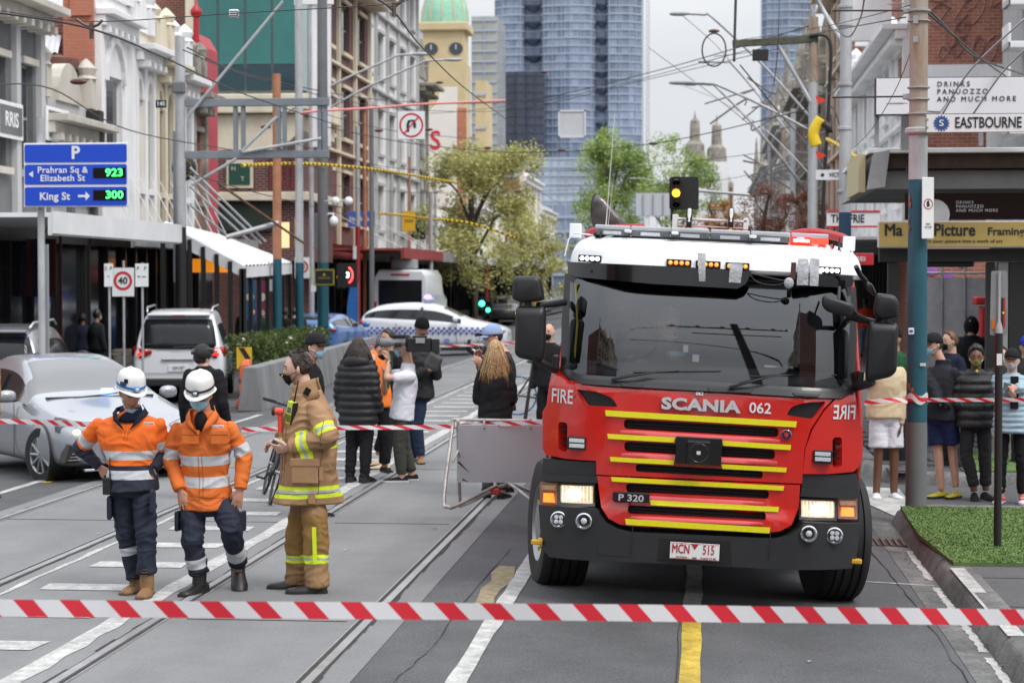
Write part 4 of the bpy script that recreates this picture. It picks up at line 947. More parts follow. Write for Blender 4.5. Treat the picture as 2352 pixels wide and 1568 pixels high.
 def cap(s,m,lift=.22,brim=True,off=.018,logo=None):
  q=gridmb(patch(s.HM,-math.pi,math.pi,lift,1.56,0,36,10,fe0=lambda a:lift+.12*math.cos(a),foff=lambda a,e,i,j:off+.006*math.sin(i*math.pi)));o=s.part(q,'cap',m,thick=.003)
  s.part(MB().ell(s.HM@Vector((0,.0,.138)),(.008,.008,.005),8,4),'cap_button',m,o)
  if brim:
   rows=[]
   for i in range(5):
    t=i/4;rows.append([s.HM@Vector((.072*math.sin(a)*(1+.0*t),-.088*math.cos(a)-.075*t*math.cos(a*1.1)**.5,.048-.012*t-.02*t*(a/1.1)**2))for a in [-1.1+2.2*k/12 for k in range(13)]])
   s.part(gridmb(rows),'cap_peak',m,o,thick=.004)
  return o
 def helmet(s,strap,lampm,peak=.075):
  M=s.HM;wp=mat('hard hat white',(.72,.72,.70),.35,ns=(9,.07),coat=.2);q=MB();C=Vector((0,.008,.057));R_=[]
  prof=[(1.0,-.028),(1.0,0),(.995,.03),(.95,.062),(.84,.088),(.62,.108),(.3,.118),(.02,.121)]
  for r_,h_ in prof:R_.append([M@(C+Vector((.104*r_*math.sin(a),-.128*r_*math.cos(a),h_+.004*(abs(math.sin(a))<.22)*(r_<.97))))for a in [2*math.pi*k/48 for k in range(48)]])
  q.loft(R_,caps=False);
  br=[]
  for t in (0,1):
   br.append([M@(C+Vector(((.104+t*(.012+.004))*math.sin(a),-(.128+t*(.008+peak*max(0,math.cos(a))**1.6))*math.cos(a)if math.cos(a)>0 else -(.128+t*.014)*math.cos(a),-.028-t*(.004+.016*max(0,math.cos(a))**2))))for a in [2*math.pi*k/48 for k in range(48)]])
  q.loft(br,caps=False);o=s.part(q,'hard_hat',wp,smooth=50,thick=.003)
  rg=MB()
  for sx in (-.0,):rg.tube([M@(C+Vector((sx,-.128*math.cos(a),.004+.121*math.sin(a))))for a in [.25+(2.64)*k/16 for k in range(17)]],[.004]+[.010]*15+[.004],6)
  s.part(rg,'helmet_ridge',wp,o)
  st=[[M@(C+Vector((.1065*math.sin(a),-.1305*math.cos(a),.008+z_-.014*math.cos(a))))for a in [2*math.pi*k/40 for k in range(40)]]for z_ in (-.010,.010)]
  s.part(MB().loft(st,caps=False),'lamp_strap',strap,o,thick=.002)
  s.part(MB().ell(M@(C+Vector((0,-.142,-.005))),(.030,.016,.019),16,8,.7,rot=s.HR),'head_lamp',black if lampm is chrome else lampm,o)
  s.part(MB().ell(M@(C+Vector((0,-.154,-.005))),(.018,.009,.012),14,8,rot=s.HR),'lamp_lens',mat('lamp lens',(.6,.65,.7),.08,.6),o)
  return o
def badge(p,parent,loc_uv,dy,w_,h_,m,text=None,name='logo_patch'):
 c=at(loc_uv[0],loc_uv[1],p.Y+dy)-p.org
 o=MB().box(c,(w_,.004,h_)).build(name,m,parent,bevel=.001)
 if text:lettering(text,h_*.8,mat('logo red',(.5,.05,.05),.6),c+Vector((0,-.0035,0)),o,extrude=.0004,sx=w_/h_*.22,bold=.01)
 return o
hiv=(.80,.145,.012);refl=(.52,.54,.57)
skV=Vector
from mathutils.bvhtree import BVHTree
def SEAMS(p,o,m,lines,r=.0022):
 me=o.data;bv=BVHTree.FromPolygons([v.co for v in me.vertices],[f.vertices for f in me.polygons])
 for a,b_ in lines:
  A=at(*a,p.Y)-p.org;B=at(*b_,p.Y)-p.org;P=[]
  for k in range(25):
   q=A.lerp(B,k/24);h=bv.ray_cast(Vector((q.x,-1.5,q.z)),Vector((0,1,0)))
   if h[0]:P.append(h[0]+Vector((0,-.0008,0)))
  if len(P)>3:MB().tube(P,r,5).build('seam',m,o,smooth=True)
def lace(p,a,m):
 c=p.J['an'+a]+Vector((0,-.062,.06));q=MB()
 for k in range(5):z=-.02*k;q.tube([c+Vector((-.022,.0-k*.012,z)),c+Vector((0,-.008-k*.012,z-.006)),c+Vector((.022,0-k*.012,z))],.0032,5)
 q.build('laces',m,p.root,smooth=True)
# ---- worker 1 : hands on hips, navy and orange pullover
p=Person('worker in orange and navy pullover with white helmet and mask under chin',14.3,305,1.72,skin='ruddy',voxel=.0062,look=(34,12),j=dict(
 head=(301,899,-.05),neck=(302,942,-.01),shA=(226,974,.02),shB=(366,974,0),elA=(187,1028,.12),wrA=(229,1072,.10),elB=(371,1042,.10),wrB=(352,1076,-.02),
 hipA=(276,1108),hipB=(332,1108),knA=(290,1222,.02),anA=(314,1332,.06),knB=(336,1212,-.10),anB=(338,1322,-.12)))
p.hnd('A',(.75,-.15,-.6),(-.5,-.8,.2),.5,1);p.hnd('B',(-.35,-.1,-.9),(.5,-.8,.1),.45,-1);p.body()
w1=bands('pullover orange navy',hiv,[(.012,.016,.032),refl],ns=(4,.08),bump=(60,.1))
TSP=lambda*a:[('torso',x,y)for x,y in a]
jk=p.top(w1,.026,.06,(.165,.14),sl=(1.25,1.15,1.15),spec=[[('torso',-.3,.33),('upA',.86,1.4),('foA',-.3,1.4),('upB',.80,1.4),('foB',-.3,1.4)],[('torso',.16,.27),('torso',.40,.51),('upA',.50,.78),('upB',.46,.72)]],wr=.012,seed=2,collar=0)
wt=bands('work trousers navy',(.010,.014,.032),[refl],ns=(5,.2),bump=(60,.12))
p.legs(wt,.014,(1.12,1.25,1.55),[[('caA',.30,.47),('caB',.04,.22)]],wr=.013,seed=4)
bootT=mat('tan boot leather',(.23,.125,.055),.7,ns=(10,.25),bump=(30,.15));soleT=mat('boot sole',(.12,.07,.035),.8)
p.shoes(bootT,soleT,toeA=(-.15,-1,0),toeB=(.1,-1,0),boot=.09,h=.10,wd=.056,L_=.30,name='boot')
hh=p.helmet(mat('blue strap',(.02,.14,.48),.6),mat('lamp body blue',(.05,.2,.5),.3));p.glasses();p.mask(surg,.014,drop=.035,hi=-.42,low=-1.15)
q=MB();nk=p.J['neck'];q.loft([ring(nk+Vector((0,-.012,h_)),Vector((1,0,0)),Vector((0,.96,.25)),r_,r_*.9,24)for h_,r_ in ((-.06,.105),(-.03,.092),(.01,.080),(.028,.074))]);q.build('neck_gaiter',navy,p.root,smooth=True)
for sg in (-1,1):
 q=MB();q.loft([[nk+Vector((sg*a,b_,c))for a,b_,c in r_]for r_ in (((.02,-.125,-.135),(.03,-.13,-.13)),((.075,-.115,-.05),(.10,-.115,-.07)),((.105,-.02,.02),(.135,-.02,-.02)),((.06,.08,.04),(.08,.1,.0)))],caps=False,closed=False);q.build('collar',navy,p.root,smooth=True,thick=.006)
badge(p,jk,(342,972),-.165,.075,.020,wh,'yarra | trams')
s_=MB().box(p.HM@Vector((-.072,-.088,.105)),(.03,.004,.03),p.HR@Matrix.Rotation(-.75,3,'Z'));s_.build('helmet_sticker',navy,hh)
MB().box(p.HM@Vector((-.088,-.073,.082)),(.05,.004,.026),p.HR@Matrix.Rotation(-.85,3,'Z')).build('helmet_sticker',mat('sticker teal',(.02,.06,.1),.5),hh)
# cargo pockets and radio
for (u_,v_,dy)in ((252,1165,-.06),(350,1150,-.18)):MB().box(at(u_,v_,14.3+dy)-p.org,(.035,.12,.17),.2).build('cargo_pocket',wt,p.root,bevel=.015)
rd=thing('two_way_radio','black two-way radio hanging from the navy trousers of the worker','radio',at(246,1116,14.18))
MB().box((0,0,0),(.062,.035,.125)).build('radio_body',black,rd,bevel=.008);MB().cyl((.022,0,.06),(.022,0,.21),.006,.004).build('antenna',black,rd);MB().lathe([(.009,0),(.009,.02)],(-.015,0,.062),n=10).build('knob',black,rd);MB().box((0,-.018,.01),(.045,.004,.04)).build('speaker_grille',gridm,rd)
SEAMS(p,jk,mat('pullover seam',(.5,.08,.008),.8),[((300,975),(296,1008)),((306,976),(304,1008)),((296,1008),(304,1008)),((226,962),(262,948)),((335,948),(368,962))])
for a in 'AB':lace(p,a,mat('lace tan',(.12,.07,.035),.8))
# ---- worker 2 : all-orange shirt, walking, looking down
p=Person('worker in faded orange shirt with white helmet and headlamp walking with head down',14.35,466,1.72,skin='ruddy',voxel=.0062,look=(0,15),j=dict(
 head=(460,905,-.11),neck=(468,948,-.05),shA=(408,984,-.02),shB=(530,982,-.02),elA=(392,1052,.02),wrA=(414,1124,-.08),elB=(561,1048,.02),wrB=(552,1122,-.06),
 hipA=(441,1148,.03),hipB=(512,1148,.03),knA=(441,1238,-.08),anA=(459,1322,-.02),knB=(531,1216,-.10),anB=(548,1296,.20)))
p.hnd('A',(.25,-.05,-1),(-.1,-1,-.1),.12,-1,spread=.16);p.hnd('B',(-.22,-.05,-1),(.1,-1,-.1),.12,1,spread=.16);p.body()
w2=bands('work shirt orange',(.66,.150,.022),[refl],ns=(4,.16),bump=(60,.1))
jk=p.top(w2,.024,.05,(.165,.135),sl=(1.3,1.25,1.45),spec=[[('torso',.24,.35),('torso',.47,.575),('upA',.62,.98),('upB',.58,.92)]],wr=.014,seed=6)
p.legs(wt,.014,(1.18,1.3,1.6),[[('caA',.52,.80),('caB',.50,.78)]],wr=.014,seed=8)
bootB=mat('black boot leather',(.014,.013,.013),.45,ns=(10,.25),bump=(30,.15))
shoe(p.root,p.J['anA'],(-.35,-1,0),bootB,dark,.31,.13,.105,.058,name='boot');shoe(p.root,p.J['anB'],(.25,-.75,-.60),bootB,dark,.31,.12,.105,.058,name='boot',lift=.09)
hh=p.helmet(mat('black strap',(.015,.015,.016),.6),chrome);p.glasses();p.mask(surg,.013,low=-.98,hi=-.10)
nk=p.J['neck'];MB().ell(nk+Vector((0,-.085,-.055)),(.05,.035,.075),14,8).build('undershirt',blk,p.root,smooth=True)
for sg in (-1,1):
 q=MB();q.loft([[nk+Vector((sg*a,b_,c))for a,b_,c in r_]for r_ in (((.008,-.150,-.155),(.03,-.155,-.14)),((.060,-.150,-.05),(.10,-.135,-.075)),((.095,-.04,.025),(.125,-.03,-.025)),((.06,.07,.05),(.07,.09,.0)))],caps=False,closed=False);q.build('collar',w2,p.root,smooth=True,thick=.006)
for sg,u_ in ((-1,438),(1,505)):
 MB().box(at(u_+(0 if sg<0 else -1),1006,14.35-.172)-p.org,(.125,.010,.085)).build('chest_pocket',w2,p.root,bevel=.004)
 MB().box(at(u_,993,14.35-.176)-p.org,(.13,.012,.034)).build('pocket_flap',w2,p.root,bevel=.004)
badge(p,jk,(500,979),-.176,.085,.020,wh,'yarra | trams')
for (u_,v_,dy)in ((411,1195,-.02),(556,1196,-.02)):MB().box(at(u_,v_,14.35+dy)-p.org,(.03,.11,.15),-.2).build('cargo_pocket',wt,p.root,bevel=.014)
SEAMS(p,jk,mat('shirt seam orange',(.42,.085,.012),.8),[((466,1040),(468,1144)),((474,1040),(476,1140)),((408,972),(452,968)),((482,968),(530,972)),((420,1133),(520,1140))])
for a in 'AB':lace(p,a,mat('lace',(.03,.03,.03),.8))
# ---- firefighter in profile with notepad
p=Person('firefighter in tan turnout gear with black mask holding a notepad',14.5,712,1.80,R(-75),skin='pale',voxel=.0062,look=(-82,6),j=dict(
 head=(684,846,0),neck=(704,900,0),shA=(694,938,.15),shB=(724,940,-.15),elA=(668,990,.22),wrA=(645,1008,.10),elB=(752,1004,-.24),wrB=(668,1028,-.20),
 hipA=(700,1122,.09),hipB=(718,1122,-.09),knA=(683,1245,.10),anA=(684,1345,.11),knB=(726,1245,-.09),anB=(728,1352,-.10)))
p.hnd('A',(-.9,-.15,-.35),(-.1,.4,.9),.55,-1);p.hnd('B',(-.95,.1,-.12),(-.1,-.75,-.5),.45,1,curls=(.30,.4,.5,.55));p.body()
turn=bands('turnout cloth tan',(.33,.195,.098),[(.62,.78,.02),(.42,.45,.43)],ns=(4,.13),bump=(60,.12))
jk=p.top(turn,.045,.10,(.165,.165),sl=(1.75,1.75,1.85),spec=[[('torso',.06,.165),('torso',.50,.60),('upB',.62,.95),('foB',.48,.78),('upA',.6,.95),('foA',.5,.8)],[('torso',.095,.13),('torso',.535,.565),('upB',.74,.85),('foB',.585,.68),('upA',.74,.85),('foA',.6,.7)]],wr=.014,w=(1.05,1.5,1.08),dp=1.3,seed=11)
turl=bands('turnout trousers tan',(.31,.185,.088),[(.27,.155,.045),(.62,.78,.02),(.42,.45,.43)],ns=(4,.15),bump=(60,.12))
p.legs(turl,.03,(1.15,1.45,2.0),[[('thA',.48,1.3),('caA',-.3,.45),('thB',.48,1.3),('caB',-.3,.45)],[('caA',.26,.46),('caB',.26,.46)],[('caA',.33,.39),('caB',.33,.39)]],wr=.015,seed=12)
SEAMS(p,jk,mat('turnout seam',(.20,.11,.05),.8),[((664,935),(650,1110)),((672,930),(660,1110)),((735,905),(700,925)),((760,960),(742,1130)),((640,1128),(775,1126)),((690,1010),(690,1050))],.0028)
MB().box((p.J['knB']*.6+p.J['anB']*.4)+Vector((.01,-.118,.13)),(.030,.006,.27),Matrix.Rotation(-.03,3,'Y')).build('reflective_tape',mat('lime tape',(.62,.78,.02),.5),p.root)
shoe(p.root,p.J['anA'],(-1,-.12,0),bootB,dark,.30,.08,.10,.058,name='boot');shoe(p.root,p.J['anB'],(-1,-.2,0),bootB,dark,.30,.08,.10,.058,name='boot')
p.eyes();p.hair(hairD,.016,low=-.42,front=.92,side=-.15,rough=.005)
q=MB();rnd=random.Random(3)
for k in range(80):
 a=rnd.uniform(-2.9,2.9);e=rnd.uniform(.45 if abs(a)>1.3 else .95,1.45);A=p.HM@head_pt(a,e,.010);d_=p.HR@Vector((math.sin(a)*.3,.8 if e>1 else .5,.15 if e>1 else -.6));lift_=(A-p.J['head']).normalized()
 q.tube([A,A+d_*.02+lift_*.006,A+d_*.055+lift_*.003],[.005,.0045,.001],5)
q.build('hair_strands',hairD,p.root,smooth=True)
mk=p.mask(blk,.012,low=-1.02,hi=-.16,loopm=blk);
badge(p,mk,(648,862),-.05,.010,.010,mat('mask print yellow',(.6,.45,.02),.6),name='mask_print')
nk=p.J['neck'];q=MB();R_=[]
for h_,r_,x_ in ((-.07,.125,.0),(-.02,.112,.0),(.045,.098,-.008),(.075,.100,-.012)):R_.append(ring(nk+Vector((x_,0,h_)),Vector((1,0,.35)),Vector((0,1,0)),r_,r_*.95,24)[2:23])
q.loft(R_,caps=False,closed=False);q.build('collar',turn,p.root,smooth=True,thick=.012)
MB().box(nk+Vector((.03,-.125,.01)),(.045,.006,.055),Matrix.Rotation(.5,3,'Y')).build('collar_tab',blk,p.root)
MB().box(at(700,1085,14.5-.245)-p.org,(.20,.02,.16),-.04).build('jacket_pocket',turn,p.root,bevel=.008);MB().box(at(700,1062,14.5-.25)-p.org,(.22,.02,.06),-.04).build('pocket_flap',turn,p.root,bevel=.008)
MB().box(at(716,1145,14.5-.22)-p.org,(.05,.01,.07),.2).build('pull_strap',turn,p.root);MB().box(at(737,1088,14.5-.235)-p.org,(.03,.02,.10),.2).build('pull_strap',turn,p.root,bevel=.005)
lime=mat('radio lime',(.55,.68,.06),.4);C=at(668,947,14.5-.17)
rd=thing('handheld_radio','lime yellow handheld radio with keypad clipped to the tan jacket','radio',C);rd.rotation_euler=(0,R(12),R(-35))
MB().box((0,0,0),(.062,.04,.17)).build('radio_body',lime,rd,bevel=.008);MB().box((0,-.021,.02),(.036,.004,.04)).build('screen',mat('radio screen',(.12,.15,.13),.2),rd);MB().cyl((.018,0,.08),(.03,0,.25),.007,.004).build('antenna',black,rd)
for i in range(3):
 for k in range(4):MB().box((-.018+i*.018,-.022,-.02-k*.014),(.011,.004,.008)).build('key',black,rd)
MB().box((.036,0,0),(.012,.045,.16)).build('radio_clip',black,rd)
tr=thing('torch','orange right-angle torch clipped to the front of the tan jacket','torch',at(643,958,14.5-.14));org_=mat('torch orange',(.72,.06,.03),.4)
MB().cyl((0,0,-.11),(0,0,.02),.017).build('torch_handle',org_,tr,smooth=40);MB().cyl((.025,0,.04),(-.035,0,.045),.026,.028).build('torch_head',org_,tr,smooth=40);MB().lathe([(.031,-.0),(.034,-.02),(.0,-.018)],(-.036,0,.045),axis='X').build('torch_lens',black,tr)
npd=thing('notepad','white spiral notepad held open in the firefighter\'s hands','notepad',at(640,1018,14.5-.12));npd.rotation_euler=(R(-18),R(22),R(10))
pap=mat('notepad paper',(.78,.79,.82),.7)
for k in range(5):MB().box((0,0,k*.0035),(.095,.135,.0025),k*.03).build('page',pap,npd)
MB().box((.0,0,-.004),(.10,.14,.003)).build('cover',black,npd)
ph=thing('phone','black phone held under the notepad by the firefighter','phone',at(648,1034,14.5-.16));ph.rotation_euler=(R(30),R(-25),0)
MB().box((0,0,0),(.07,.012,.05)).build('phone_body',black,ph,bevel=.005)
# ================================================================ THE OTHER PEOPLE
PEEP='people standing about in the street'
def quick(label,Y,u,H,yaw,top_m,leg_m,shoe_m=None,skin='fair',hairm=hairD,mask=None,hat=None,look=None,j={},vx=.018,infl=.022,hem=.05,sl=(1.3,1.3,1.3),legsc=(1.1,1.2,1.35),group=None,hands=True,shorts=False,long=None,topk={},legk={},sole=dark,shoek={},beard=False,pos=None,z=None,stance=.105,spec=None):
 p=Person(label,Y,u,H,yaw,j,skin,vx,look,group=group,pos=pos,z=z,stance=stance)
 if hands:
  for a,t in (('A',-1),('B',1)):
   if a not in (hands if isinstance(hands,str)else 'AB'):continue
   dv=(p.J['wr'+a]-p.J['el'+a]).normalized();n_=Vector((-1 if a=='A' else 1,0,.1));n_=Matrix.Rotation(yaw,3,'Z')@n_;p.hnd(a,dv,n_,.3,-t if False else t)
 p.body();p.top(top_m,infl,hem,sl=sl,wr=.008 if vx<.02 else 0,spec=spec,seed=int(u)%17,**topk)
 p.legs(leg_m,.012,legsc,wr=.008 if vx<.02 else 0,cut=.0 if shorts else 1.,seed=int(u)%13,name='shorts' if shorts else 'trousers',**legk)
 p.shoes(shoe_m or blk,sole,**shoek)
 if long:p.longhair(*long)
 elif hairm:p.hair(hairm)
 if mask:p.mask(mask)
 if hat:getattr(p,'cap')(hat[0],**hat[1])
 if vx<.02 and not long:p.eyes()
 return p
capb=cloth('cap black',(.014,.014,.016),.8);beige=cloth('beige cotton',(.62,.50,.33),.85,.05);puf=mat('puffer nylon black',(.010,.0105,.012),.6,ns=(9,.2));pufb=mat('puffer pale blue',(.30,.42,.50),.55,ns=(9,.08))
gpant=cloth('olive grey',(.055,.056,.048));capl=cloth('light blue cap',(.26,.36,.55));knit=cloth('black knit',(.008,.008,.010),.95);fleece=mat('cream fleece',(.50,.42,.30),.95,bump=(60,.8));dkmask=cloth('black mask',(.012,.012,.013))
def quilt(o,step=.085,amp=.013):
 me=o.data;V=co(me);nr=np.empty(len(V)*3);me.vertices.foreach_get('normal',nr);nr=nr.reshape(-1,3);V+=nr*(np.abs(np.sin(V[:,2:3]*math.pi/step))*amp*1.4-amp);me.vertices.foreach_set('co',V.ravel());me.update()
# press photographer, white T-shirt, profile, shoulder camera
p=quick('cameraman in white T-shirt and black cap filming with a shoulder camera',22.6,925,1.76,R(-80),wh,gpant,blk,'fair',mask=surg,look=(-84,2),hands=False,j=dict(head=(929,797,0),neck=(938,836,0),shA=(925,862,.17),shB=(945,865,-.17),elA=(893,860,.16),wrA=(890,812,.06),elB=(887,868,-.24),wrB=(893,827,-.16),
 hipA=(919,952,.09),hipB=(927,952,-.09),knA=(928,1020,.10),anA=(946,1085,.10),knB=(917,1022,-.10),anB=(923,1092,-.10)),sl=(1.5,1.5,1.5),topk=dict(cut=.27,name='t_shirt',w=(1.05,1.2,1.0)),infl=.018,vx=.012,sole=rubs,shoek=dict(toeA=(-1,-.1,0),toeB=(-1,-.15,0)))
p.hands=[];p.cap(capb)
q=MB();hand(q,p.J['wrB'],(-.15,-.1,1),(.9,-.3,0),.6,1.,-1);hand(q,p.J['wrA'],(-.2,-.1,1),(.5,.6,0),.6,1.,1);me=remesh(q,.007,1);me.materials.append(p.skin);link('hand',me,p.root)
MB().lathe([(.033,-.012),(.035,0),(.033,.012)],p.J['wrB']+Vector((0,0,-.03)),n=14).build('wrist_watch',black,p.root)
vc=thing('video_camera','large black shoulder video camera with long lens carried by the man in white','camera',at(948,792,22.45));vc.scale=(.8,.8,.85)
MB().box((.10,0,0),(.34,.13,.19)).box((.10,0,.11),(.22,.05,.03)).build('camera_body',black,vc,bevel=.015);MB().lathe([(.05,.02),(.05,-.18),(.06,-.2),(.065,-.34),(.05,-.34)],(-.12,-.02,.03),axis='X',n=20).build('lens',mat('lens grey',(.16,.16,.17),.4,ns=(8,.3)),vc,smooth=40)
MB().box((.33,0,-.02),(.10,.11,.20)).build('battery',dark,vc,bevel=.01);MB().box((.12,-.08,.06),(.13,.02,.07)).build('side_panel',mat('panel grey',(.3,.3,.31),.5),vc,bevel=.004)
MB().cyl((-.28,-.05,.12),(-.10,-.05,.12),.022).build('microphone',dark,vc,smooth=40);MB().box((-.20,-.08,.0),(.09,.06,.06)).build('viewfinder',black,vc,bevel=.01);MB().box((.30,-.04,-.22),(.22,.1,.22),Matrix.Rotation(.5,3,'Y')).build('rain_cover',mat('cover nylon',(.06,.06,.06),.6,ns=(6,.3)),vc,bevel=.04)
# woman in black puffer, back to the camera
p=quick('woman in long black puffer coat with dark brown hair seen from behind',22.4,822,1.68,R(168),puf,blk,blk,'fair',hairm=None,hands=False,look=(172,0),j=dict(head=(823,800,0)),infl=.05,hem=.22,sl=(1.8,1.8,1.9),long=([hairD],.26,60,.08),vx=.014,shoek=dict(heel=.05,boot=.12),topk=dict(w=(1.15,1.3,1.05)),stance=.08)
quilt([c for c in p.root.children if c.name.startswith('jacket')][0])
MB().loft([ring(p.J['neck']+Vector((0,-.02,h_)),Vector((1,0,0)),Vector((0,1,0)),a,b_,20)for h_,a,b_ in ((-.10,.15,.10),(-.05,.17,.13),(.0,.15,.12),(.03,.11,.10))]).build('hood',puf,p.root,smooth=True)
# man in green with orange press vest
p=quick('man in dark green T-shirt and orange vest with a black mask',23.6,862,1.72,R(20),grn_t,blk,blk,'tan',hairm=hairB,mask=dkmask,look=(30,4),j=dict(head=(874,808,0),elB=(.28,-.12,1.12)and (884,900,-.1),wrB=(882,860,-.3)),topk=dict(cut=.45,name='t_shirt'),legsc=(1.15,1.3,1.6))
vest=bands('orange press vest',(.85,.20,.03),[(.6,.6,.6)],ns=(6,.08));vo=p.top(vest,.035,.12,None,sleeves=False,name='vest',wr=.004)
lettering('LIONS',.10,wh,p.J['neck']+Vector((-.02,-.21,-.16)),p.root,rot=(90,-80,0),bold=.03)
# walking man behind, beige shoe
quick('man in black clothes and beige shoes walking behind the orange vest',24.2,892,1.70,R(-40),blk,blk,beige,'tan',hairm=hairB,hands=False,j=dict(knA=(895,1000,-.1),anA=(882,1064,-.2),anB=(868,1035,.3),knB=(882,990,.1)))
# beanie man looking at a phone
p=quick('bearded man in black beanie and black jacket looking at his phone',25.0,962,1.80,R(20),puf,jean,bootT,'tan',hairm=hairD,look=(22,18),j=dict(head=(969,754,-.05),elB=(1003,862,-.05),wrB=(1000,828,-.3),elA=(945,870,0),wrA=(985,850,-.3),hipA=(953,905,0),hipB=(970,905,0),knA=(950,975,0),anA=(948,1052,.1),knB=(958,975,-.1),anB=(966,1050,-.15)),infl=.035,sl=(1.6,1.6,1.5),vx=.014)
p.cap(knit,.12,False,.022);p.mask(hairB,.006,loops=False,hi=-.45,name='beard')
MB().loft([ring(p.J['neck']+Vector((0,0,h_)),Vector((1,0,0)),Vector((0,1,0)),a,a*.9,18)for h_,a in ((-.05,.13),(0,.125),(.05,.10))]).build('collar',fleece,p.root,smooth=True)
ph=thing('phone','black phone held up by the man in the beanie','phone',at(1003,806,24.66));ph.rotation_euler=(R(-50),R(30),0);MB().box((0,0,0),(.075,.01,.15)).build('phone_body',black,ph,bevel=.004)
# man in light blue cap, and blonde woman in front of him
p=quick('man in light blue cap and dark jacket with his hands raised',21.6,1152,1.80,R(-70),drk,drk,blk,'fair',hairm=hairD,mask=mat('grey mask',(.35,.36,.38),.8),look=(-62,12),j=dict(head=(1133,775,0),elA=(1110,850,.05),wrA=(1100,822,-.1),elB=(1115,862,-.2),wrB=(1104,843,-.28)),hands='AB',infl=.03,sl=(1.5,1.5,1.5),vx=.014,hat=(capl,dict(off=.022)))
p=quick('woman with long blonde hair and black jumper seen from behind',20.9,1137,1.66,R(178),blk,gpant,blk,'fair',hairm=None,hands=False,look=(188,0),infl=.024,sl=(1.35,1.35,1.25),j=dict(shA=Vector((.145,0,1.32)),shB=Vector((-.145,0,1.32)),elA=Vector((.185,0,1.05)),elB=Vector((-.185,0,1.05)),wrA=Vector((.10,.2,.98)),wrB=Vector((-.10,.2,.98))),long=([mat('blonde hair',(.42,.27,.12),.5,ns=(50,.4),bump=(60,.8)),mat('light brown hair',(.17,.10,.05),.5,ns=(50,.4),bump=(60,.8))],.38,300,.08),vx=.013,stance=.07,topk=dict(w=(1.0,1.08,.95)))
# black cap man behind the firefighter
p=quick('man in black cap and blue mask behind the firefighter',19.0,712,1.76,R(80),blk,blk,blk,'fair',mask=surg,look=(62,4),hat=(capb,{}),j=dict(head=(724,797,0)),hands=False,vx=.012)
# cyclist
p=quick('cyclist in black helmet and black jacket standing astride a bicycle',20.4,468,1.66,R(172),blk,blk,blk,'fair',look=(150,0),hands=False,j=dict(head=(465,823,0)),infl=.035,sl=(1.5,1.5,1.4),vx=.014)
bh=MB()
for k in range(7):
 s_=(k-3)/3.2;bh.tube([p.HM@Vector((s_*.092*math.sin(a)**.5,-.118*math.cos(a),.03+(.118-.045*abs(s_))*math.sin(a)))for a in [.28+2.58*t/10 for t in range(11)]],[.012]*11,8)
bh.build('bike_helmet',mat('helmet gloss black',(.015,.016,.018),.25,coat=.5),p.root,smooth=True);MB().ell(p.HM@Vector((0,0,.06)),(.096,.125,.10),16,8).build('helmet_liner',dark,p.root,smooth=True)
# ---- spectators at the right, at the side street mouth
RP='onlookers behind the tape at the side street'
p=quick('man in beige top and white shorts with white sneakers behind the tape',22.9,2037,1.80,R(8),beige,wh,wh,'brown',hairm=hairB,look=(0,0),infl=.03,hem=.03,sl=(1.5,1.4,1.3),shorts=True,legk=dict(),j=dict(wrB=(2068,975,-.05),elB=(2076,900,0),elA=(1993,880,0),wrA=(1999,860,-.25)),vx=.013,group=RP,sole=rubs,topk=dict(w=(1.2,1.3,1.1)),stance=.09)
quick('person in black cap and green jumper behind the wing mirror',26,2056,1.84,R(-30),cloth('bottle green',(.02,.09,.035)),drk,blk,'tan',hat=(capb,{}),group=RP)
quick('person in orange jumper and blue jeans far along the footpath',62,1990,1.78,R(170),cloth('orange red',(.65,.07,.02)),cloth('light denim',(.12,.19,.30)),blk,'brown',hairm=hairB,vx=.03,pos=4.9,z=-.03)
navs=cloth('navy shorts',(.015,.022,.07))
p=quick('man in black hoodie and navy shorts with yellow running shoes',23.0,2165,1.78,R(-45),cloth('hoodie black',(.022,.024,.030)),navs,mat('yellow mesh',(.42,.34,.02),.6,ns=(40,.5)),'fair',mask=surg,look=(-62,5),hat=(capb,dict(brim=True)),j=dict(head=(2145,792,0),elA=(2140,885,-.1),wrA=(2160,930,-.25),elB=(2192,890,0),wrB=(2172,935,-.2),knB=(2187,1030,0),anB=(2196,1110,0),knA=(2155,1035,0),anA=(2162,1117,0)),shorts=True,hands=False,infl=.04,sl=(1.6,1.6,1.6),vx=.013,group=RP,topk=dict(collar=.07))
quick('man with tied-back brown hair and black mask in a navy coat',25.2,2185,1.84,R(-60),navy,drk,blk,'fair',hairm=mat('brown hair',(.10,.05,.025),.5,ns=(40,.4)),mask=dkmask,look=(-70,0),infl=.04,sl=(1.6,1.6,1.6),group=RP,vx=.016)
p=quick('person in big black hooded coat with back to the street',31,2232,1.92,R(160),blk,blk,blk,'fair',hairm=None,hands=False,infl=.07,sl=(2,2,2),hem=.3,group=RP);MB().ell(p.J['head']+Vector((0,.02,-.02)),(.118,.13,.165)).build('hood',blk,p.root,smooth=True)
gm=mat('olive print mask',(.20,.22,.06),.8,ns=(60,.5))
p=quick('man in black puffer jacket with green patterned mask and yellow shirt',22.9,2243,1.72,R(6),puf,drk,blk,'brown',hairm=hairB,mask=gm,look=(-8,2),infl=.05,sl=(1.9,1.9,1.8),hands=False,hem=.10,vx=.012,group=RP,j=dict(wrA=(2215,925,-.1),wrB=(2272,925,-.1),anA=(2238,1120,-.05),anB=(2264,1118,0)),topk=dict(w=(1.1,1.3,1.1)))
quilt([c for c in p.root.children if c.name.startswith('jacket')][0],.10);p.hair(hairB,.028,low=-.5,front=.75,rough=.02);MB().ell(p.J['neck']+Vector((0,-.085,-.03)),(.026,.022,.045)).build('shirt',cloth('mustard',(.5,.38,.06)),p.root,smooth=True)
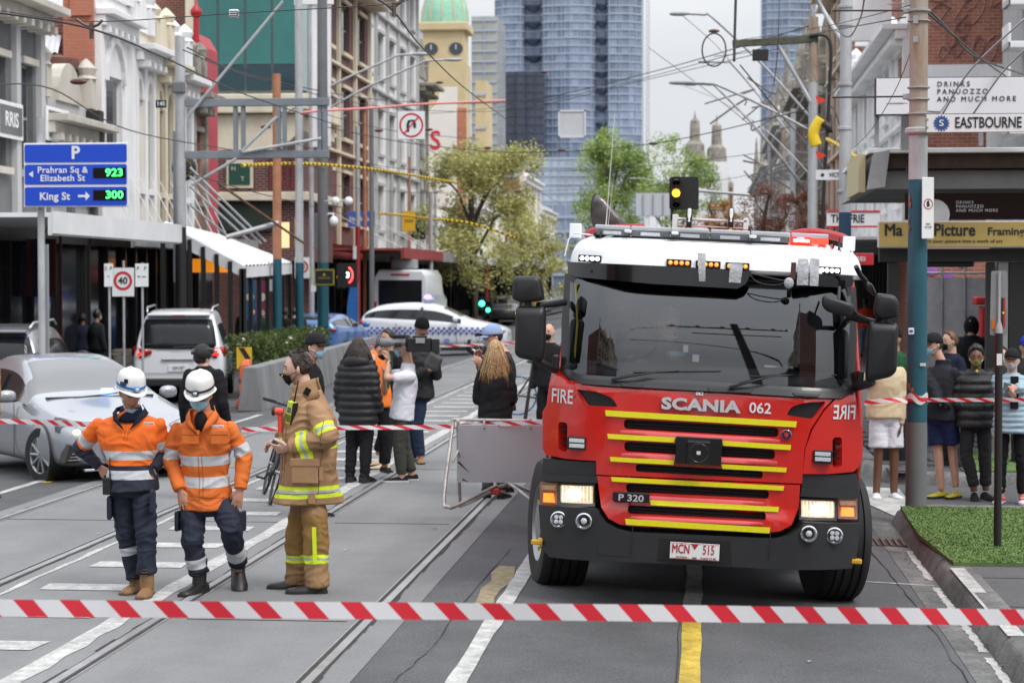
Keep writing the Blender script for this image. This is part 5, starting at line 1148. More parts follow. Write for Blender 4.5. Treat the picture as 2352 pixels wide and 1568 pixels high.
p=quick('woman in pale blue puffer jacket and black cap looking at her phone',22.5,2326,1.70,R(-12),pufb,blk,wh,'fair',hairm=hairD,mask=mat('speckled mask',(.42,.40,.45),.8,ns=(90,.7)),look=(-18,3),hat=(capb,{}),infl=.045,sl=(1.8,1.8,1.7),hem=.12,vx=.012,group=RP,j=dict(elA=(2302,885,0),wrA=(2318,900,-.25),elB=(2356,890,0),wrB=(2334,892,-.25)),sole=rubs,shoek=dict(),legsc=(1.0,1.0,1.0))
quilt([c for c in p.root.children if c.name.startswith('jacket')][0],.06,.009);MB().box(p.J['neck']+Vector((0,-.175,-.2)),(.09,.01,.36)).build('jacket_opening',blk,p.root,bevel=.004)
for a in 'AB':MB().box(p.J['an'+a]+Vector((0,-.10,-.035)),(.09,.06,.03)).build('shoe_flash',mat('shoe red',(.6,.03,.05),.6),p.root,bevel=.01)
ph=thing('phone','dark phone in the hands of the woman in pale blue','phone',at(2312,888,22.2));ph.rotation_euler=(R(-60),R(20),0);MB().box((0,0,0),(.075,.01,.15)).build('phone_body',black,ph,bevel=.004)
quick('child in white mask between the two puffer jackets',26.5,2302,1.60,R(10),drk,mat('grey track pants',(.3,.3,.3),.9),wh,'fair',mask=wh,group=RP)
quick('bald man in black mask and black jacket beyond the truck mirror',27,1262,1.72,R(-20),blk,blk,blk,'fair',hairm=None,mask=dkmask,hands=False)
quick('person in blue cap at the right edge of the crowd',25.8,2358,1.75,R(-10),drk,drk,blk,'fair',hat=(cloth('royal blue',(.02,.05,.35)),{}),group=RP)
0 and quick('cyclist in black holding the blue-wheeled bicycle beside the truck',33,1254,1.5,R(-80),blk,blk,blk,'fair',hands=False,vx=.02,j=dict(elA=(1225,870,0),wrA=(1208,862,0)))
quick('firefighter in tan trousers stepping out of the frame at the left edge',20.5,-34,1.80,R(-90),cloth('tan gear',(.36,.2,.09)),cloth('tan gear',(.36,.2,.09)),bootT,'fair',vx=.02,hands=False)
# driver behind the windscreen
tg=cloth('cream shirt',(.40,.33,.22))
dloc=TM@Vector((0,1.15,0));
p=Person('driver in tan coat and white mask leaning over the steering wheel',TY+1.05,1505,1.78,R(25),dict(head=(1534,742,-.35),neck=(1500,735,-.12),shA=(1440,772,0),shB=(1535,795,-.1),elA=(1440,830,-.1),wrA=(1478,838,-.35),elB=(1560,860,-.15),wrB=(1545,812,-.38),hipA=(1455,930,.15),hipB=(1510,930,.1),knA=(1455,960,-.3),anA=(1455,1050,-.3),knB=(1510,960,-.3),anB=(1510,1050,-.3)),'pale',.014,(40,35),z=.0)
p.body();p.top(bands('driver coat',(.36,.25,.14),[(.6,.75,.02)],ns=(7,.1)),.04,.02,sl=(1.6,1.6,1.6),spec=[[('foA',.3,.55)]]);p.hair(mat('grey hair',(.35,.35,.35),.6),.01);p.mask(wh,.018)
# ---- pedestrians along the left footpath and far away
cols=[blk,drk,navy,blk,jean,grn_t,blk]
rnd=random.Random(11)
PD='pedestrians on the footpaths'
for k,(u_,Y,H,yw,lab)in enumerate([(45,45,1.72,30,'balding pedestrian in dark coat beside the silver pole'),(222,44,1.82,150,'large pedestrian in black with back turned under the awning'),(190,46,1.7,200,'pedestrian in dark jacket half hidden by the man in black'),(560,58,1.72,10,'pedestrian between the dark canopy posts, nearest the white vehicle'),(578,56,1.68,60,'pedestrian in navy behind the canopy posts'),(603,57,1.66,0,'woman in dark top between the canopy posts'),
 (655,52,1.76,160,'man in black coat walking away past the orange-topped pole'),(676,54,1.72,170,'man with fair hair in charcoal jacket walking away'),(690,56,1.70,150,'pedestrian in grey hood beside the teal pole'),(735,66,1.75,5,'pedestrian with white mask by the second teal pole'),(792,78,1.72,90,'person in pink beanie beside the blue flag'),(848,100,1.7,0,'distant pedestrian beyond the patrol car'),(1085,110,1.75,20,'distant pedestrian standing near the green signal'),(1022,120,1.7,10,'distant pedestrian below the shop verandah')]):
 top_=cols[k%7];p=quick(lab,Y,u_,H,R(yw),top_,cols[(k*3+1)%7],blk,['fair','tan','brown','fair'][k%4],hairm=[hairD,hairB,hairD][k%3],mask=[None,surg,dkmask,wh][k%4],vx=.03,hands=False,group=PD,infl=.035,sl=(1.5,1.5,1.5))
 if 'pink' in lab:p.cap(mat('pink knit',(.45,.03,.08),.9),.1,False)
bpy.data.scenes.remove(TS)
# ================================================================ CARS
carsilver=mat('silver car paint',(.36,.38,.41),.22,.45,coat=1.);carwhite=mat('white car paint',(.72,.74,.78),.25,coat=.6);carblue=mat('light blue car paint',(.10,.22,.50),.3,.3,coat=.6);cargrey=mat('grey car paint',(.12,.125,.13),.3,.4,coat=.5)
cglass=mat('tinted car glass',(.012,.014,.016),.1,spec=.4);cglassL=mat('windscreen reflecting sky',(.05,.055,.06),.05,spec=1.,coat=1.);tail=mat('tail lamp red',(.40,.01,.012),.2,coat=.5,ns=(20,.3));taillit=mat('tail lamp lit',(.8,.02,.02),.2,emit=((1,.03,.02),1.2));trim=mat('black car trim',(.015,.015,.016),.5)
alloy=mat('alloy wheel',(.32,.33,.34),.3,.8)
def wheel(parent,c,r=.34,w_=.22,side=1,steer=0.,name='wheel',spokes=10):
 o=bpy.data.objects.new(name,None);COL.objects.link(o);o.parent=parent;o.location=c;o.rotation_euler=(0,0,steer)
 MB().lathe([(r*.66,-w_/2),(r*.93,-w_/2),(r,-w_/2+.03),(r,w_/2-.03),(r*.93,w_/2),(r*.66,w_/2)],axis='X',n=32,caps=False).build('tyre',tyre,o,smooth=40)
 q=MB().lathe([(r*.67,side*w_/2-side*.005),(r*.62,side*w_/2-side*.02),(r*.60,side*.02)],axis='X',n=32,caps=False);q.lathe([(0,side*.02),(r*.6,side*.02)],axis='X',n=24,caps=False,m=1);q.lathe([(0,side*w_*.48),(r*.14,side*w_*.46),(r*.15,side*.02)],axis='X',n=16,caps=False)
 for k in range(spokes):
  a=6.2832*k/spokes;d=Vector((0,math.cos(a),math.sin(a)));q.tube([d*r*.1+Vector((side*w_*.42,0,0)),d*r*.63+Vector((side*w_*.40,0,0))],[r*.05,r*.065],5)
 q.build('rim',[alloy,trim],o,smooth=35)
def car_shell(root,st,paint,W,glassm=cglass,glz=None,sub=2,arches=(),name='body',win=None,topm=None):
 """st: stations (y, z_sill, z_belt, z_top, halfwidth_sill, halfwidth_belt, halfwidth_top). win[i]=(side?,top?) glass between station i and i+1"""
 R_=[]
 for y,zs,zb,zt,ws,wb,wt in st:
  zm=zs+(zb-zs)*.45;rg=[(0,zs),(ws*.8,zs),(ws,zs+.05),(wb*1.0,zm),(wb*.985,zb-.04),(wb*.95,zb),(wt+(wb-wt)*.25,zb+(zt-zb)*.72),(wt,zt-.03*(zt>zb+.1)),(wt*.80,zt+.0),(0,zt+.012)]
  R_.append([(x,y,z)for x,z in rg]+[(-x,y,z)for x,z in rg[-2:0:-1]])
 n=len(R_[0]);q=MB()
 vs=[p for r_ in R_ for p in r_];fs=[];mi=[]
 for i in range(len(R_)-1):
  for j in range(n):
   a=i*n+j;b_=i*n+(j+1)%n;fs.append((a,b_,b_+n,a+n));s_,t_=(win[i]if win else (0,0));jj=j if j<=8 else n-1-j
   mi.append((2 if t_ else 1)if (t_ and jj in (7,8))or (t_==2 and jj in (5,6,7,8))else 1 if (s_ and jj==5)or (s_==2 and jj==6)else 0)
 fs.append(tuple(range(n-1,-1,-1)));fs.append(tuple(range((len(R_)-1)*n,len(R_)*n)));mi+=[0,0]
 q.v=vs;q.f=[list(f)for f in fs];q.m=mi;o=q.build(name,[paint,glassm,topm or glassm],root,sub=sub)
 for (y,z,r_)in arches:
  cu=MB().lathe([(r_,-W),(r_,W)],(0,y,z),axis='X',n=28);cu.build('t',trim);c=COL.objects[-1]if False else bpy.data.objects[-1]
  c=[x for x in COL.objects if x.name=='t' or x.name.startswith('t.')][-1]
  m_=o.modifiers.new('x','BOOLEAN');m_.operation='DIFFERENCE';m_.object=c;m_.solver='FAST'
 if arches:
  bpy.context.view_layer.update();me=bpy.data.meshes.new_from_object(o.evaluated_get(bpy.context.evaluated_depsgraph_get()));o.modifiers.clear();o.data=me;shade(me,35)
  for c in [x for x in COL.objects if x.name=='t' or x.name.startswith('t.')]:bpy.data.objects.remove(c)
  for (y,z,r_)in arches:
   for sx in (-1,1):MB().lathe([(r_-.01,sx*W*.62),(r_-.01,sx*W*.96),(r_+.012,sx*W*.975),(r_+.012,sx*W*.62)],(0,y,z),axis='X',n=28,caps=False).build('wheel_arch',trim,root,smooth=40)
 return o
# ---- silver sedan: front towards us. local: front at -y
sed=thing('silver_sedan','silver sedan with lit blue light behind its windscreen and tape across its bonnet','car',(at(165,1000,24.2).x,24.2,gz(-8.2)-.01),R(38))
L=4.5
st=[(-2.22,.30,.50,.54,.55,.60,.42),(-2.16,.24,.60,.66,.70,.74,.60),(-1.95,.20,.68,.76,.83,.86,.74),(-1.5,.18,.74,.86,.90,.91,.80),(-1.05,.18,.80,.95,.90,.92,.80),(-.85,.18,.84,1.0,.90,.92,.76),(-.45,.18,.90,1.22,.90,.915,.66),(-.05,.18,.92,1.41,.90,.91,.57),(.5,.18,.93,1.46,.90,.91,.56),(1.1,.18,.95,1.42,.90,.90,.55),(1.6,.2,.97,1.22,.88,.88,.60),(1.95,.22,.98,1.06,.84,.84,.68),(2.2,.3,.9,.95,.7,.74,.6)]
win=[(0,0)]*5+[(0,1),(1,1),(1,0),(1,0),(1,1),(0,0),(0,0)]
win[5]=(0,2);win[6]=(1,1);win[4]=(0,0)
car_shell(sed,st,carsilver,.93,cglass,topm=cglassL,win=win,arches=((-1.38,.33,.37),(1.40,.33,.37)))
for x_ in (-.80,.80):
 for y_ in (-1.38,1.40):wheel(sed,(x_,y_,.33),.33,.21,1 if x_>0 else -1,R(14)if y_<0 else 0,'wheel')
q=MB();q.prism([(-.40,.32),(.40,.32),(.46,.48),(.36,.60),(-.36,.60),(-.46,.48)],-2.25,-2.15);g_=q.build('grille',trim,sed,bevel=.01)
for k in range(5):MB().box((0,-2.262,.36+k*.052),(.70+.02*k,.02,.012)).build('grille_bar',chrome,sed)
for sg in (-1,1):
 q=MB();q.loft([[(sg*a,b_,c)for a,b_,c in r_]for r_ in (((.44,-2.20,.60),(.44,-2.20,.66),(.42,-2.1,.68)),((.66,-2.13,.58),(.66,-2.10,.69),(.64,-2.0,.74)),((.86,-1.85,.62),(.86,-1.78,.75),(.82,-1.72,.78)))],caps=False,closed=False)
 hl_=q.build('headlight',mat('car headlamp',(.35,.37,.40),.1,.5,coat=.8,ns=(18,.5)),sed,thick=.03,smooth=60)
 MB().ell((sg*.70,-2.10,.63),(.05,.04,.035)).build('headlight_bulb',mat('warm lamp lit',(1,.7,.4),.2,emit=((1,.62,.3),2.2)),sed,smooth=True)
 MB().prism([(sg*.55,.30),(sg*.86,.28),(sg*.80,.50),(sg*.66,.44)],-2.13,-1.92).build('bumper_vent',trim,sed,bevel=.012)
 for k in range(3):MB().box((sg*(.70),-2.14,.32+k*.035),(.26-k*.05,.02,.01)).build('vent_blade',chrome,sed)
 m_=MB().ell((sg*1.03,-.62,.98),(.115,.07,.075),14,8,.8).build('mirror_cap',carsilver,sed,smooth=True);MB().box((sg*.95,-.60,.93),(.12,.04,.03)).box((sg*1.03,-.60,.925),(.2,.10,.03)).build('mirror_base',trim,sed,bevel=.01)
 for yy in (.42,1.25):MB().box((sg*(.84 if yy<1 else .82),yy,1.12),(.03,.07,.34),Matrix.Rotation(sg*-.62,3,'Y')).build('door_pillar',trim,sed)
 for yy in (-.55,.48,1.35):MB().box((sg*.921,yy,.58),(.006,.008,.62)).build('door_seam',trim,sed)
 MB().box((sg*.93,.28,.83),(.02,.16,.03)).build('door_handle',carsilver,sed,bevel=.006)
MB().box((0,-2.15,.20),(1.3,.10,.03)).build('lower_lip',chrome,sed,bevel=.008);MB().box((0,-2.27,.30),(.37,.01,.10)).build('number_plate',white_sign,sed)
MB().box((.14,-.86,1.03),(.16,.03,.05)).build('blue_light',mat('blue beacon lit',(.1,.2,1),.2,emit=((.12,.22,1),7)),sed,bevel=.01)
MB().tube([(-.35,-1.03,.965),(.1,-.98,.99),(.45,-.93,1.03)],.008,5).build('wiper',trim,sed);MB().box((0,-.99,.965),(1.35,.05,.02)).build('cowl',trim,sed)
# ---- SUVs seen from behind: rear at -y
def suv(name,label,loc,rz,paint,H=1.8,W=.94,rails=True,glassm=cglass,text=None,plate=None,lampw=.17):
 root=thing(name,label,'suv',loc,rz);k=H/1.8
 st=[(-2.32,.42,.98,1.05,.72,.78,.70),(-2.30,.36,1.02,1.12,.84,.87,.80),(-2.22,.34,1.04,1.30*k,.88,.91,.78),(-2.05,.34,1.05,1.66*k,.90,.93,.70),(-1.9,.34,1.06,1.76*k,.90,.94,.67),(-1.2,.34,1.06,1.80*k,.90,.94,.67),(0,.34,1.05,1.81*k,.90,.94,.68),(.6,.34,1.04,1.74*k,.90,.94,.66),(1.2,.34,1.03,1.25,.90,.93,.74),(1.9,.34,.95,1.08,.88,.91,.76),(2.35,.4,.85,.92,.78,.8,.6)]
 win=[(0,0),(0,0),(0,0),(0,0),(1,0),(1,0),(1,1),(1,1),(0,0),(0,0)]
 car_shell(root,st,paint,W,glassm,win=win,arches=((-1.4,.38,.44),(1.42,.38,.44)))
 q=MB();rows=[]
 for z_,y_,hw in ((1.10,-2.315,.74),(1.20,-2.29,.75),(1.45*k,-2.205,.71),(1.62*k,-2.12,.655)):rows.append([(hw*s_,y_-.02+.05*s_*s_-.012,z_)for s_ in (-1,-.8,-.4,0,.4,.8,1)])
 q.loft(rows,caps=False,closed=False);q.build('rear_window',glassm,root,smooth=True,thick=.006)
 MB().box((0,-2.10,1.70*k),(1.25,.22,.05),Matrix.Rotation(-.12,3,'X')).build('spoiler',paint,root,bevel=.02);MB().box((0,-2.215,1.695*k),(.26,.02,.025)).build('brake_light',tail,root)
 for sg in (-1,1):
  q=MB();q.loft([[(sg*a,b_,c)for a,b_,c in r_]for r_ in (((.52,-2.335,1.0),(.52,-2.335,1.06)),((.72,-2.325,.90),(.72,-2.32,1.10)),((.86,-2.24,.90),(.86,-2.23,1.13)),((.925,-2.10,.96),(.925,-2.08,1.13)))],caps=False,closed=False);t=q.build('tail_light',tail,root,thick=.03,smooth=50)
  MB().box((sg*.74,-2.345,.98),(.14,.02,.06)).build('lamp_reflector',taillit if rails else tail,t,bevel=.01)
  MB().box((sg*.74,-2.33,.50),(.16,.02,.05)).build('bumper_reflector',tail,root)
  if rails:MB().tube([(sg*.64,-1.95,1.76*k),(sg*.66,-1.7,1.85*k),(sg*.66,.2,1.87*k),(sg*.65,.55,1.78*k)],.022,8).build('roof_rail',mat('rail silver',(.5,.5,.52),.3,.6),root,smooth=True)
  m_=MB().ell((sg*1.05,.95,1.12),(.12,.07,.11),12,8,.7).build('door_mirror',trim if rails else paint,root,smooth=True)
  for y_ in (-1.4,1.42):wheel(root,(sg*.80,y_,.38),.38,.24,sg)
 MB().box((0,-2.345,.88),(.66,.025,.04)).build('tailgate_strip',chrome,root,bevel=.008);MB().box((0,-2.33,.70),(.40,.015,.13)).build('number_plate',white_sign,root,bevel=.004)
 if plate:lettering(plate,.10,navy,(0,-2.342,.70),root,extrude=.001,sx=.75)
 MB().box((0,-2.34,.42),(1.5,.06,.16)).build('rear_bumper',trim,root,bevel=.03);MB().tube([(-.1,-2.36,1.12),(.45,-2.355,1.14)],.012,5).build('rear_wiper',trim,root)
 for z_ in (.60,1.09):MB().box((0,-2.337,z_),(1.46,.006,.008)).build('tailgate_seam',trim,root)
 if text:lettering(text,.05,trim,(-.5,-2.335,.62),root,extrude=.001)
 return root
suv('white_suv','white four-wheel drive parked with its tail towards the camera by the chevron sign',(at(428,900,41.2).x,41.2,gz(-10.3)),R(11),carwhite,1.86,plate='1EM-9JT')
suv('silver_ute','silver wagon with dark rear window beyond the silver sedan',(at(30,900,33.4).x,33.4,gz(-10.6)),R(9),mat('ute silver',(.30,.31,.33),.26,.6,coat=.6),1.72,W=.94)
# ---- patrol car, side on
def side_car(name,label,loc,rz,paint,H=1.68,glassm=cglass,check=False):
 root=thing(name,label,'patrol car' if check else 'car',loc,rz);k=H/1.68
 st=[(-2.35,.38,.62,.68,.6,.66,.5),(-2.25,.30,.76,.86,.80,.84,.72),(-1.7,.27,.86,1.0,.90,.93,.80),(-1.15,.26,.92,1.10,.92,.94,.80),(-.95,.26,.95,1.16,.92,.94,.76),(-.3,.26,1.0,1.56*k,.92,.94,.62),(.3,.26,1.02,1.67*k,.92,.94,.62),(1.2,.26,1.06,1.65*k,.92,.93,.62),(1.9,.28,1.12,1.56*k,.90,.91,.60),(2.2,.32,1.14,1.32,.86,.87,.66),(2.36,.4,1.0,1.08,.74,.78,.66)]
 win=[(0,0)]*4+[(1,1),(1,0),(1,0),(1,0),(1,1),(0,0)]
 car_shell(root,st,paint,.95,glassm,win=win,arches=((-1.42,.36,.41),(1.36,.36,.41)))
 for sg in (-1,1):
  for y_ in (-1.42,1.36):wheel(root,(sg*.82,y_,.36),.36,.22,sg)
  MB().ell((sg*1.04,-.72,1.12),(.12,.08,.09),12,8,.8).build('door_mirror',paint,root,smooth=True)
  MB().box((sg*.955,-.02,.22),(.05,2.1,.14)).build('sill',trim,root,bevel=.02)
  for y_ in (-.75,.32,1.15):MB().box((sg*.945,y_,.66),(.008,.01,.7)).build('door_seam',trim,root)
  MB().box((sg*.80,.36,1.30),(.02,.08,.42),Matrix.Rotation(sg*-.48,3,'Y')).build('door_pillar',trim,root)
  for y_ in (.15,1.0):MB().box((sg*.955,y_,.92),(.02,.16,.03)).build('door_handle',paint,root,bevel=.006)
  MB().ell((sg*.72,-2.16,.76),(.14,.12,.06)).build('headlight',lensg if False else mat('car headlamp',(.35,.37,.40),.1),root,smooth=True);MB().ell((sg*.78,2.26,1.02),(.10,.10,.06)).build('tail_light',tail,root,smooth=True)
 return root
pol=side_car('police_suv','white patrol car with blue checks and a blue roof light standing across the road',(at(998,780,62).x,62.5,gz(-7.5)),R(90),carwhite,1.66,check=True)
chk=mat('check blue',(.03,.06,.38),.4)
for r_ in range(3):
 for k in range(46):
  if (k+r_)%2:continue
  y_=-1.95+k*.088
  if abs(y_+1.42)<.0:continue
  MB().box((-.962+.012*(abs(y_)>1.7),y_,.84-r_*.075+.0),(.012,.075,.062)).build('check_square',chk,pol)
for y_,w_ in ((.2,.25),(-.45,.16)):MB().box((-.962,y_,.46),(.012,w_,.12)).build('crest_decal',mat('decal blue',(.15,.25,.6),.5),pol)
MB().box((0,.25,1.74),(1.1,.25,.10)).build('roof_light_bar',mat('pale bar',(.5,.55,.7),.3),pol,bevel=.03);MB().ell((-.45,.22,1.80),(.16,.13,.09)).build('blue_beacon',mat('violet blue beacon',(.15,.1,1),.2,emit=((.18,.12,1),5)),pol,smooth=True)
# hatchback beyond the planter
hb=side_car('blue_hatchback','light blue hatchback half hidden behind the planter and shrubs',(at(752,800,60).x,60,gz(-10.6)),R(176),carblue,1.5)
# delivery van behind the patrol car
van=thing('white_van','tall white van with dark rear windows beyond the patrol car','van',(at(925,700,74).x,76,gz(-7.5)),0)
MB().loft([[(-1.0,y,.4),(1.0,y,.4),(1.02,y,1.6),(.96,y,2.5-d),(.80,y,2.74-d),(-.80,y,2.74-d),(-.96,y,2.5-d),(-1.02,y,1.6)]for y,d in ((-2.6,.06),(-2.5,0),(1.8,0),(2.4,.7),(3.0,1.3))]).build('van_body',carwhite,van,smooth=40,bevel=.04)
MB().span((-.82,-2.64,1.25),(.82,-2.6,2.35)).build('rear_window',cglass,van,bevel=.03);MB().span((-.35,-2.63,2.52),(.35,-2.6,2.58)).build('brake_light',tail,van);MB().box((0,-1.5,2.95),(.9,.9,.35)).build('roof_unit',mat('roof unit grey',(.3,.32,.33),.6),van,bevel=.05)
for sg in (-1,1):
 MB().box((sg*.95,-2.62,1.3),(.12,.04,.5)).build('tail_light',tail,van,bevel=.01)
 for y_ in (-1.7,1.9):wheel(van,(sg*.85,y_,.36),.36,.22,sg)
# traffic far down the street
for k,(u_,Y,rz,m_,lab,nm)in enumerate([(1165,112,2,cargrey,'dark grey car with a lit headlight far down the street','distant_car'),(1110,135,-3,carwhite,'white car beyond the patrol car bonnet','distant_car'),(1075,150,4,carwhite,'farthest pale car in the street','distant_car'),(1235,150,0,carwhite,'distant white car beside the mirror of the truck','distant_car')]):
 c=side_car(nm,lab,(at(u_,700,Y).x,Y,gz(at(u_,700,Y).x)),R(rz),m_,1.7)
 if k==0:MB().ell((.75,-2.36,.7),(.12,.05,.12)).build('lit_headlight',MATS['warm lamp lit'],c)
ft=thing('distant_truck','far truck with yellow and red front and amber roof lamps','truck',(at(1200,700,135).x,135,gz(-7.5)))
MB().span((-1.2,0,.5),(1.2,5,2.7)).build('cab',mat('truck cream',(.55,.56,.57),.5),ft,bevel=.08);MB().span((-1.05,-.03,1.3),(1.05,.02,2.2)).build('windscreen',cglass,ft,bevel=.04);MB().span((-1.1,-.05,.5),(1.1,.02,1.1)).build('bumper',mat('truck yellow',(.55,.42,.03),.5),ft,bevel=.03);MB().span((.75,-.08,.7),(1.15,.02,1.6)).build('corner_panel',red,ft)
for sg in (-1,1):wheel(ft,(sg*1.0,1.2,.48),.48,.3,sg);wheel(ft,(sg*1.0,4.2,.48),.48,.3,sg);MB().ell((sg*.6,.05,2.78),(.12,.1,.08)).build('roof_lamp',white,ft)
# ---- bicycles
def bicycle(name,label,loc,rz,lean=0.,rim_c=trim,steer=.0,r=.34):
 root=thing(name,label,'bicycle',loc,rz);root.rotation_euler=(0,lean,rz)
 fr=trim
 for y_ in (-.52,.52):
  wo=bpy.data.objects.new('wheel',None);COL.objects.link(wo);wo.parent=root;wo.location=(0,y_,r);wo.rotation_euler=(0,0,steer if y_<0 else 0)
  MB().loft([[(.016*math.cos(b_),(r-.016+.016*math.sin(b_))*math.cos(a),(r-.016+.016*math.sin(b_))*math.sin(a))for b_ in [k*1.2566 for k in range(5)]]for a in [6.2832*k/40 for k in range(41)]],caps=False).build('tyre',rim_c,wo,smooth=True)
  q=MB();q.cyl((-.04,0,0),(.04,0,0),.02)
  for k in range(16):a=k*6.2832/16;q.tube([(.02*(-1)**k,0,0),(0,(r-.03)*math.cos(a),(r-.03)*math.sin(a))],.0015,4)
  q.build('spokes',steel,wo)
 q=MB();BB=(0,.08,.28);ST=(0,.22,.78);HT=(0,-.40,.80);HB=(0,-.43,.64)
 for a,b_ in ((BB,ST),(ST,HT),(BB,HB),(HT,HB),(HB,(0,-.52,r)),(BB,(0,.52,r)),(ST,(0,.52,r))):q.cyl(a,b_,.016)
 q.build('frame',fr,root,smooth=50);MB().tube([(0,-.40,.80),(0,-.38,.96),(0,-.44,.98)],.014,6).tube([(-.27,-.36,1.0),(-.1,-.44,.99),(.1,-.44,.99),(.27,-.36,1.0)],.013,6).tube([(.16,-.40,1.0),(.30,-.34,1.0)],.018,6).build('handlebar',trim,root,smooth=50)
 MB().ell((0,.24,.92),(.07,.13,.035)).cyl((0,.22,.78),(0,.24,.91),.013).build('saddle',trim,root,smooth=True);MB().cyl((.02,.08,.28),(.05,.08,.28),.09,n=20).cyl((.06,.08,.28),(.08,-.06,.20),.012).box((.12,-.06,.20),(.09,.07,.02)).cyl((-.06,.08,.28),(-.08,.22,.36),.012).box((-.12,.22,.36),(.09,.07,.02)).build('crank',trim,root)
bicycle('bicycle','black bicycle held by the cyclist behind the orange workers',(at(612,1000,20.6).x,20.6,0),R(196),R(-16))
bicycle('bicycle','bicycle with blue-rimmed wheel partly behind the fire engine',(at(1225,900,34).x+.25,34,gz(-3)),R(97),0,mat('blue tyre',(.05,.12,.26),.6))
# ================================================================ BUILDINGS
def rndw(m):  # worn render with streaks
 return m
glz=mat('window glass dark',(.035,.045,.055),.08,spec=.8,coat=.4,ns=(.8,.5));glzs=mat('shop glass dark',(.014,.015,.017),.1,spec=.6,ns=(.6,.5))
cream=mat('cream render',(.66,.60,.46),.8,ns=(.9,.14),bump=(8,.2),streak=(1,1,.3));gwhite=mat('white render',(.78,.78,.78),.8,ns=(.8,.10),streak=(1,1,.25));ggrey=mat('grey render',(.44,.44,.44),.85,ns=(.9,.18),streak=(1,1,.25));dgrey=mat('slate grey paint',(.14,.145,.15),.7,ns=(.9,.15))
def brick(name,c,c2=None,mortar=(.35,.33,.3),sc=1.):
 m=mat(name,c,.88);t=m.node_tree;b=t.nodes['Principled BSDF'];k=t.nodes.new('ShaderNodeTexBrick');co=t.nodes.new('ShaderNodeTexCoord');mp_=t.nodes.new('ShaderNodeMapping')
 mp_.inputs['Rotation'].default_value=(R(90),0,0);t.links.new(co.outputs['Object'],mp_.inputs[0])
 sep=t.nodes.new('ShaderNodeSeparateXYZ');ad=t.nodes.new('ShaderNodeMath');cb=t.nodes.new('ShaderNodeCombineXYZ');t.links.new(co.outputs['Object'],sep.inputs[0]);t.links.new(sep.outputs[0],ad.inputs[0]);t.links.new(sep.outputs[1],ad.inputs[1]);t.links.new(ad.outputs[0],cb.inputs[0]);t.links.new(sep.outputs[2],cb.inputs[1]);t.links.new(cb.outputs[0],k.inputs['Vector'])
 k.inputs['Color1'].default_value=(*c,1);k.inputs['Color2'].default_value=(*(c2 or tuple(x*.6 for x in c)),1);k.inputs['Mortar'].default_value=(*mortar,1);k.inputs['Scale'].default_value=1;k.inputs['Brick Width'].default_value=.24*sc;k.inputs['Row Height'].default_value=.086*sc;k.inputs['Mortar Size'].default_value=.008*sc
 n=t.nodes.new('ShaderNodeTexNoise');n.inputs['Scale'].default_value=.7;x=t.nodes.new('ShaderNodeMixRGB');x.blend_type='MULTIPLY';x.inputs['Fac'].default_value=.5;t.links.new(co.outputs['Object'],n.inputs[0]);t.links.new(k.outputs[0],x.inputs[1]);t.links.new(n.outputs['Fac'],x.inputs[2]);t.links.new(x.outputs[0],b.inputs['Base Color']);return m
brr=brick('red brick',(.34,.10,.065),(.24,.075,.05));bro=brick('orange brick',(.50,.20,.11),(.38,.14,.08));brm=brick('maroon brick',(.16,.035,.03),(.12,.03,.028));salmon=brick('salmon painted brick',(.62,.25,.16),(.58,.22,.14),(.5,.2,.13))
weath=mat('weathered cement',(.27,.25,.215),.95,ns=(1.6,.5),bump=(12,.6));maroon=mat('maroon paint',(.15,.02,.03),.6,ns=(2,.2));blueg=mat('pale blue render',(.42,.48,.58),.8,ns=(1,.12));brown=mat('brown paint',(.10,.045,.035),.6,ns=(2,.25))
BG=dict(left='shop buildings along the street')
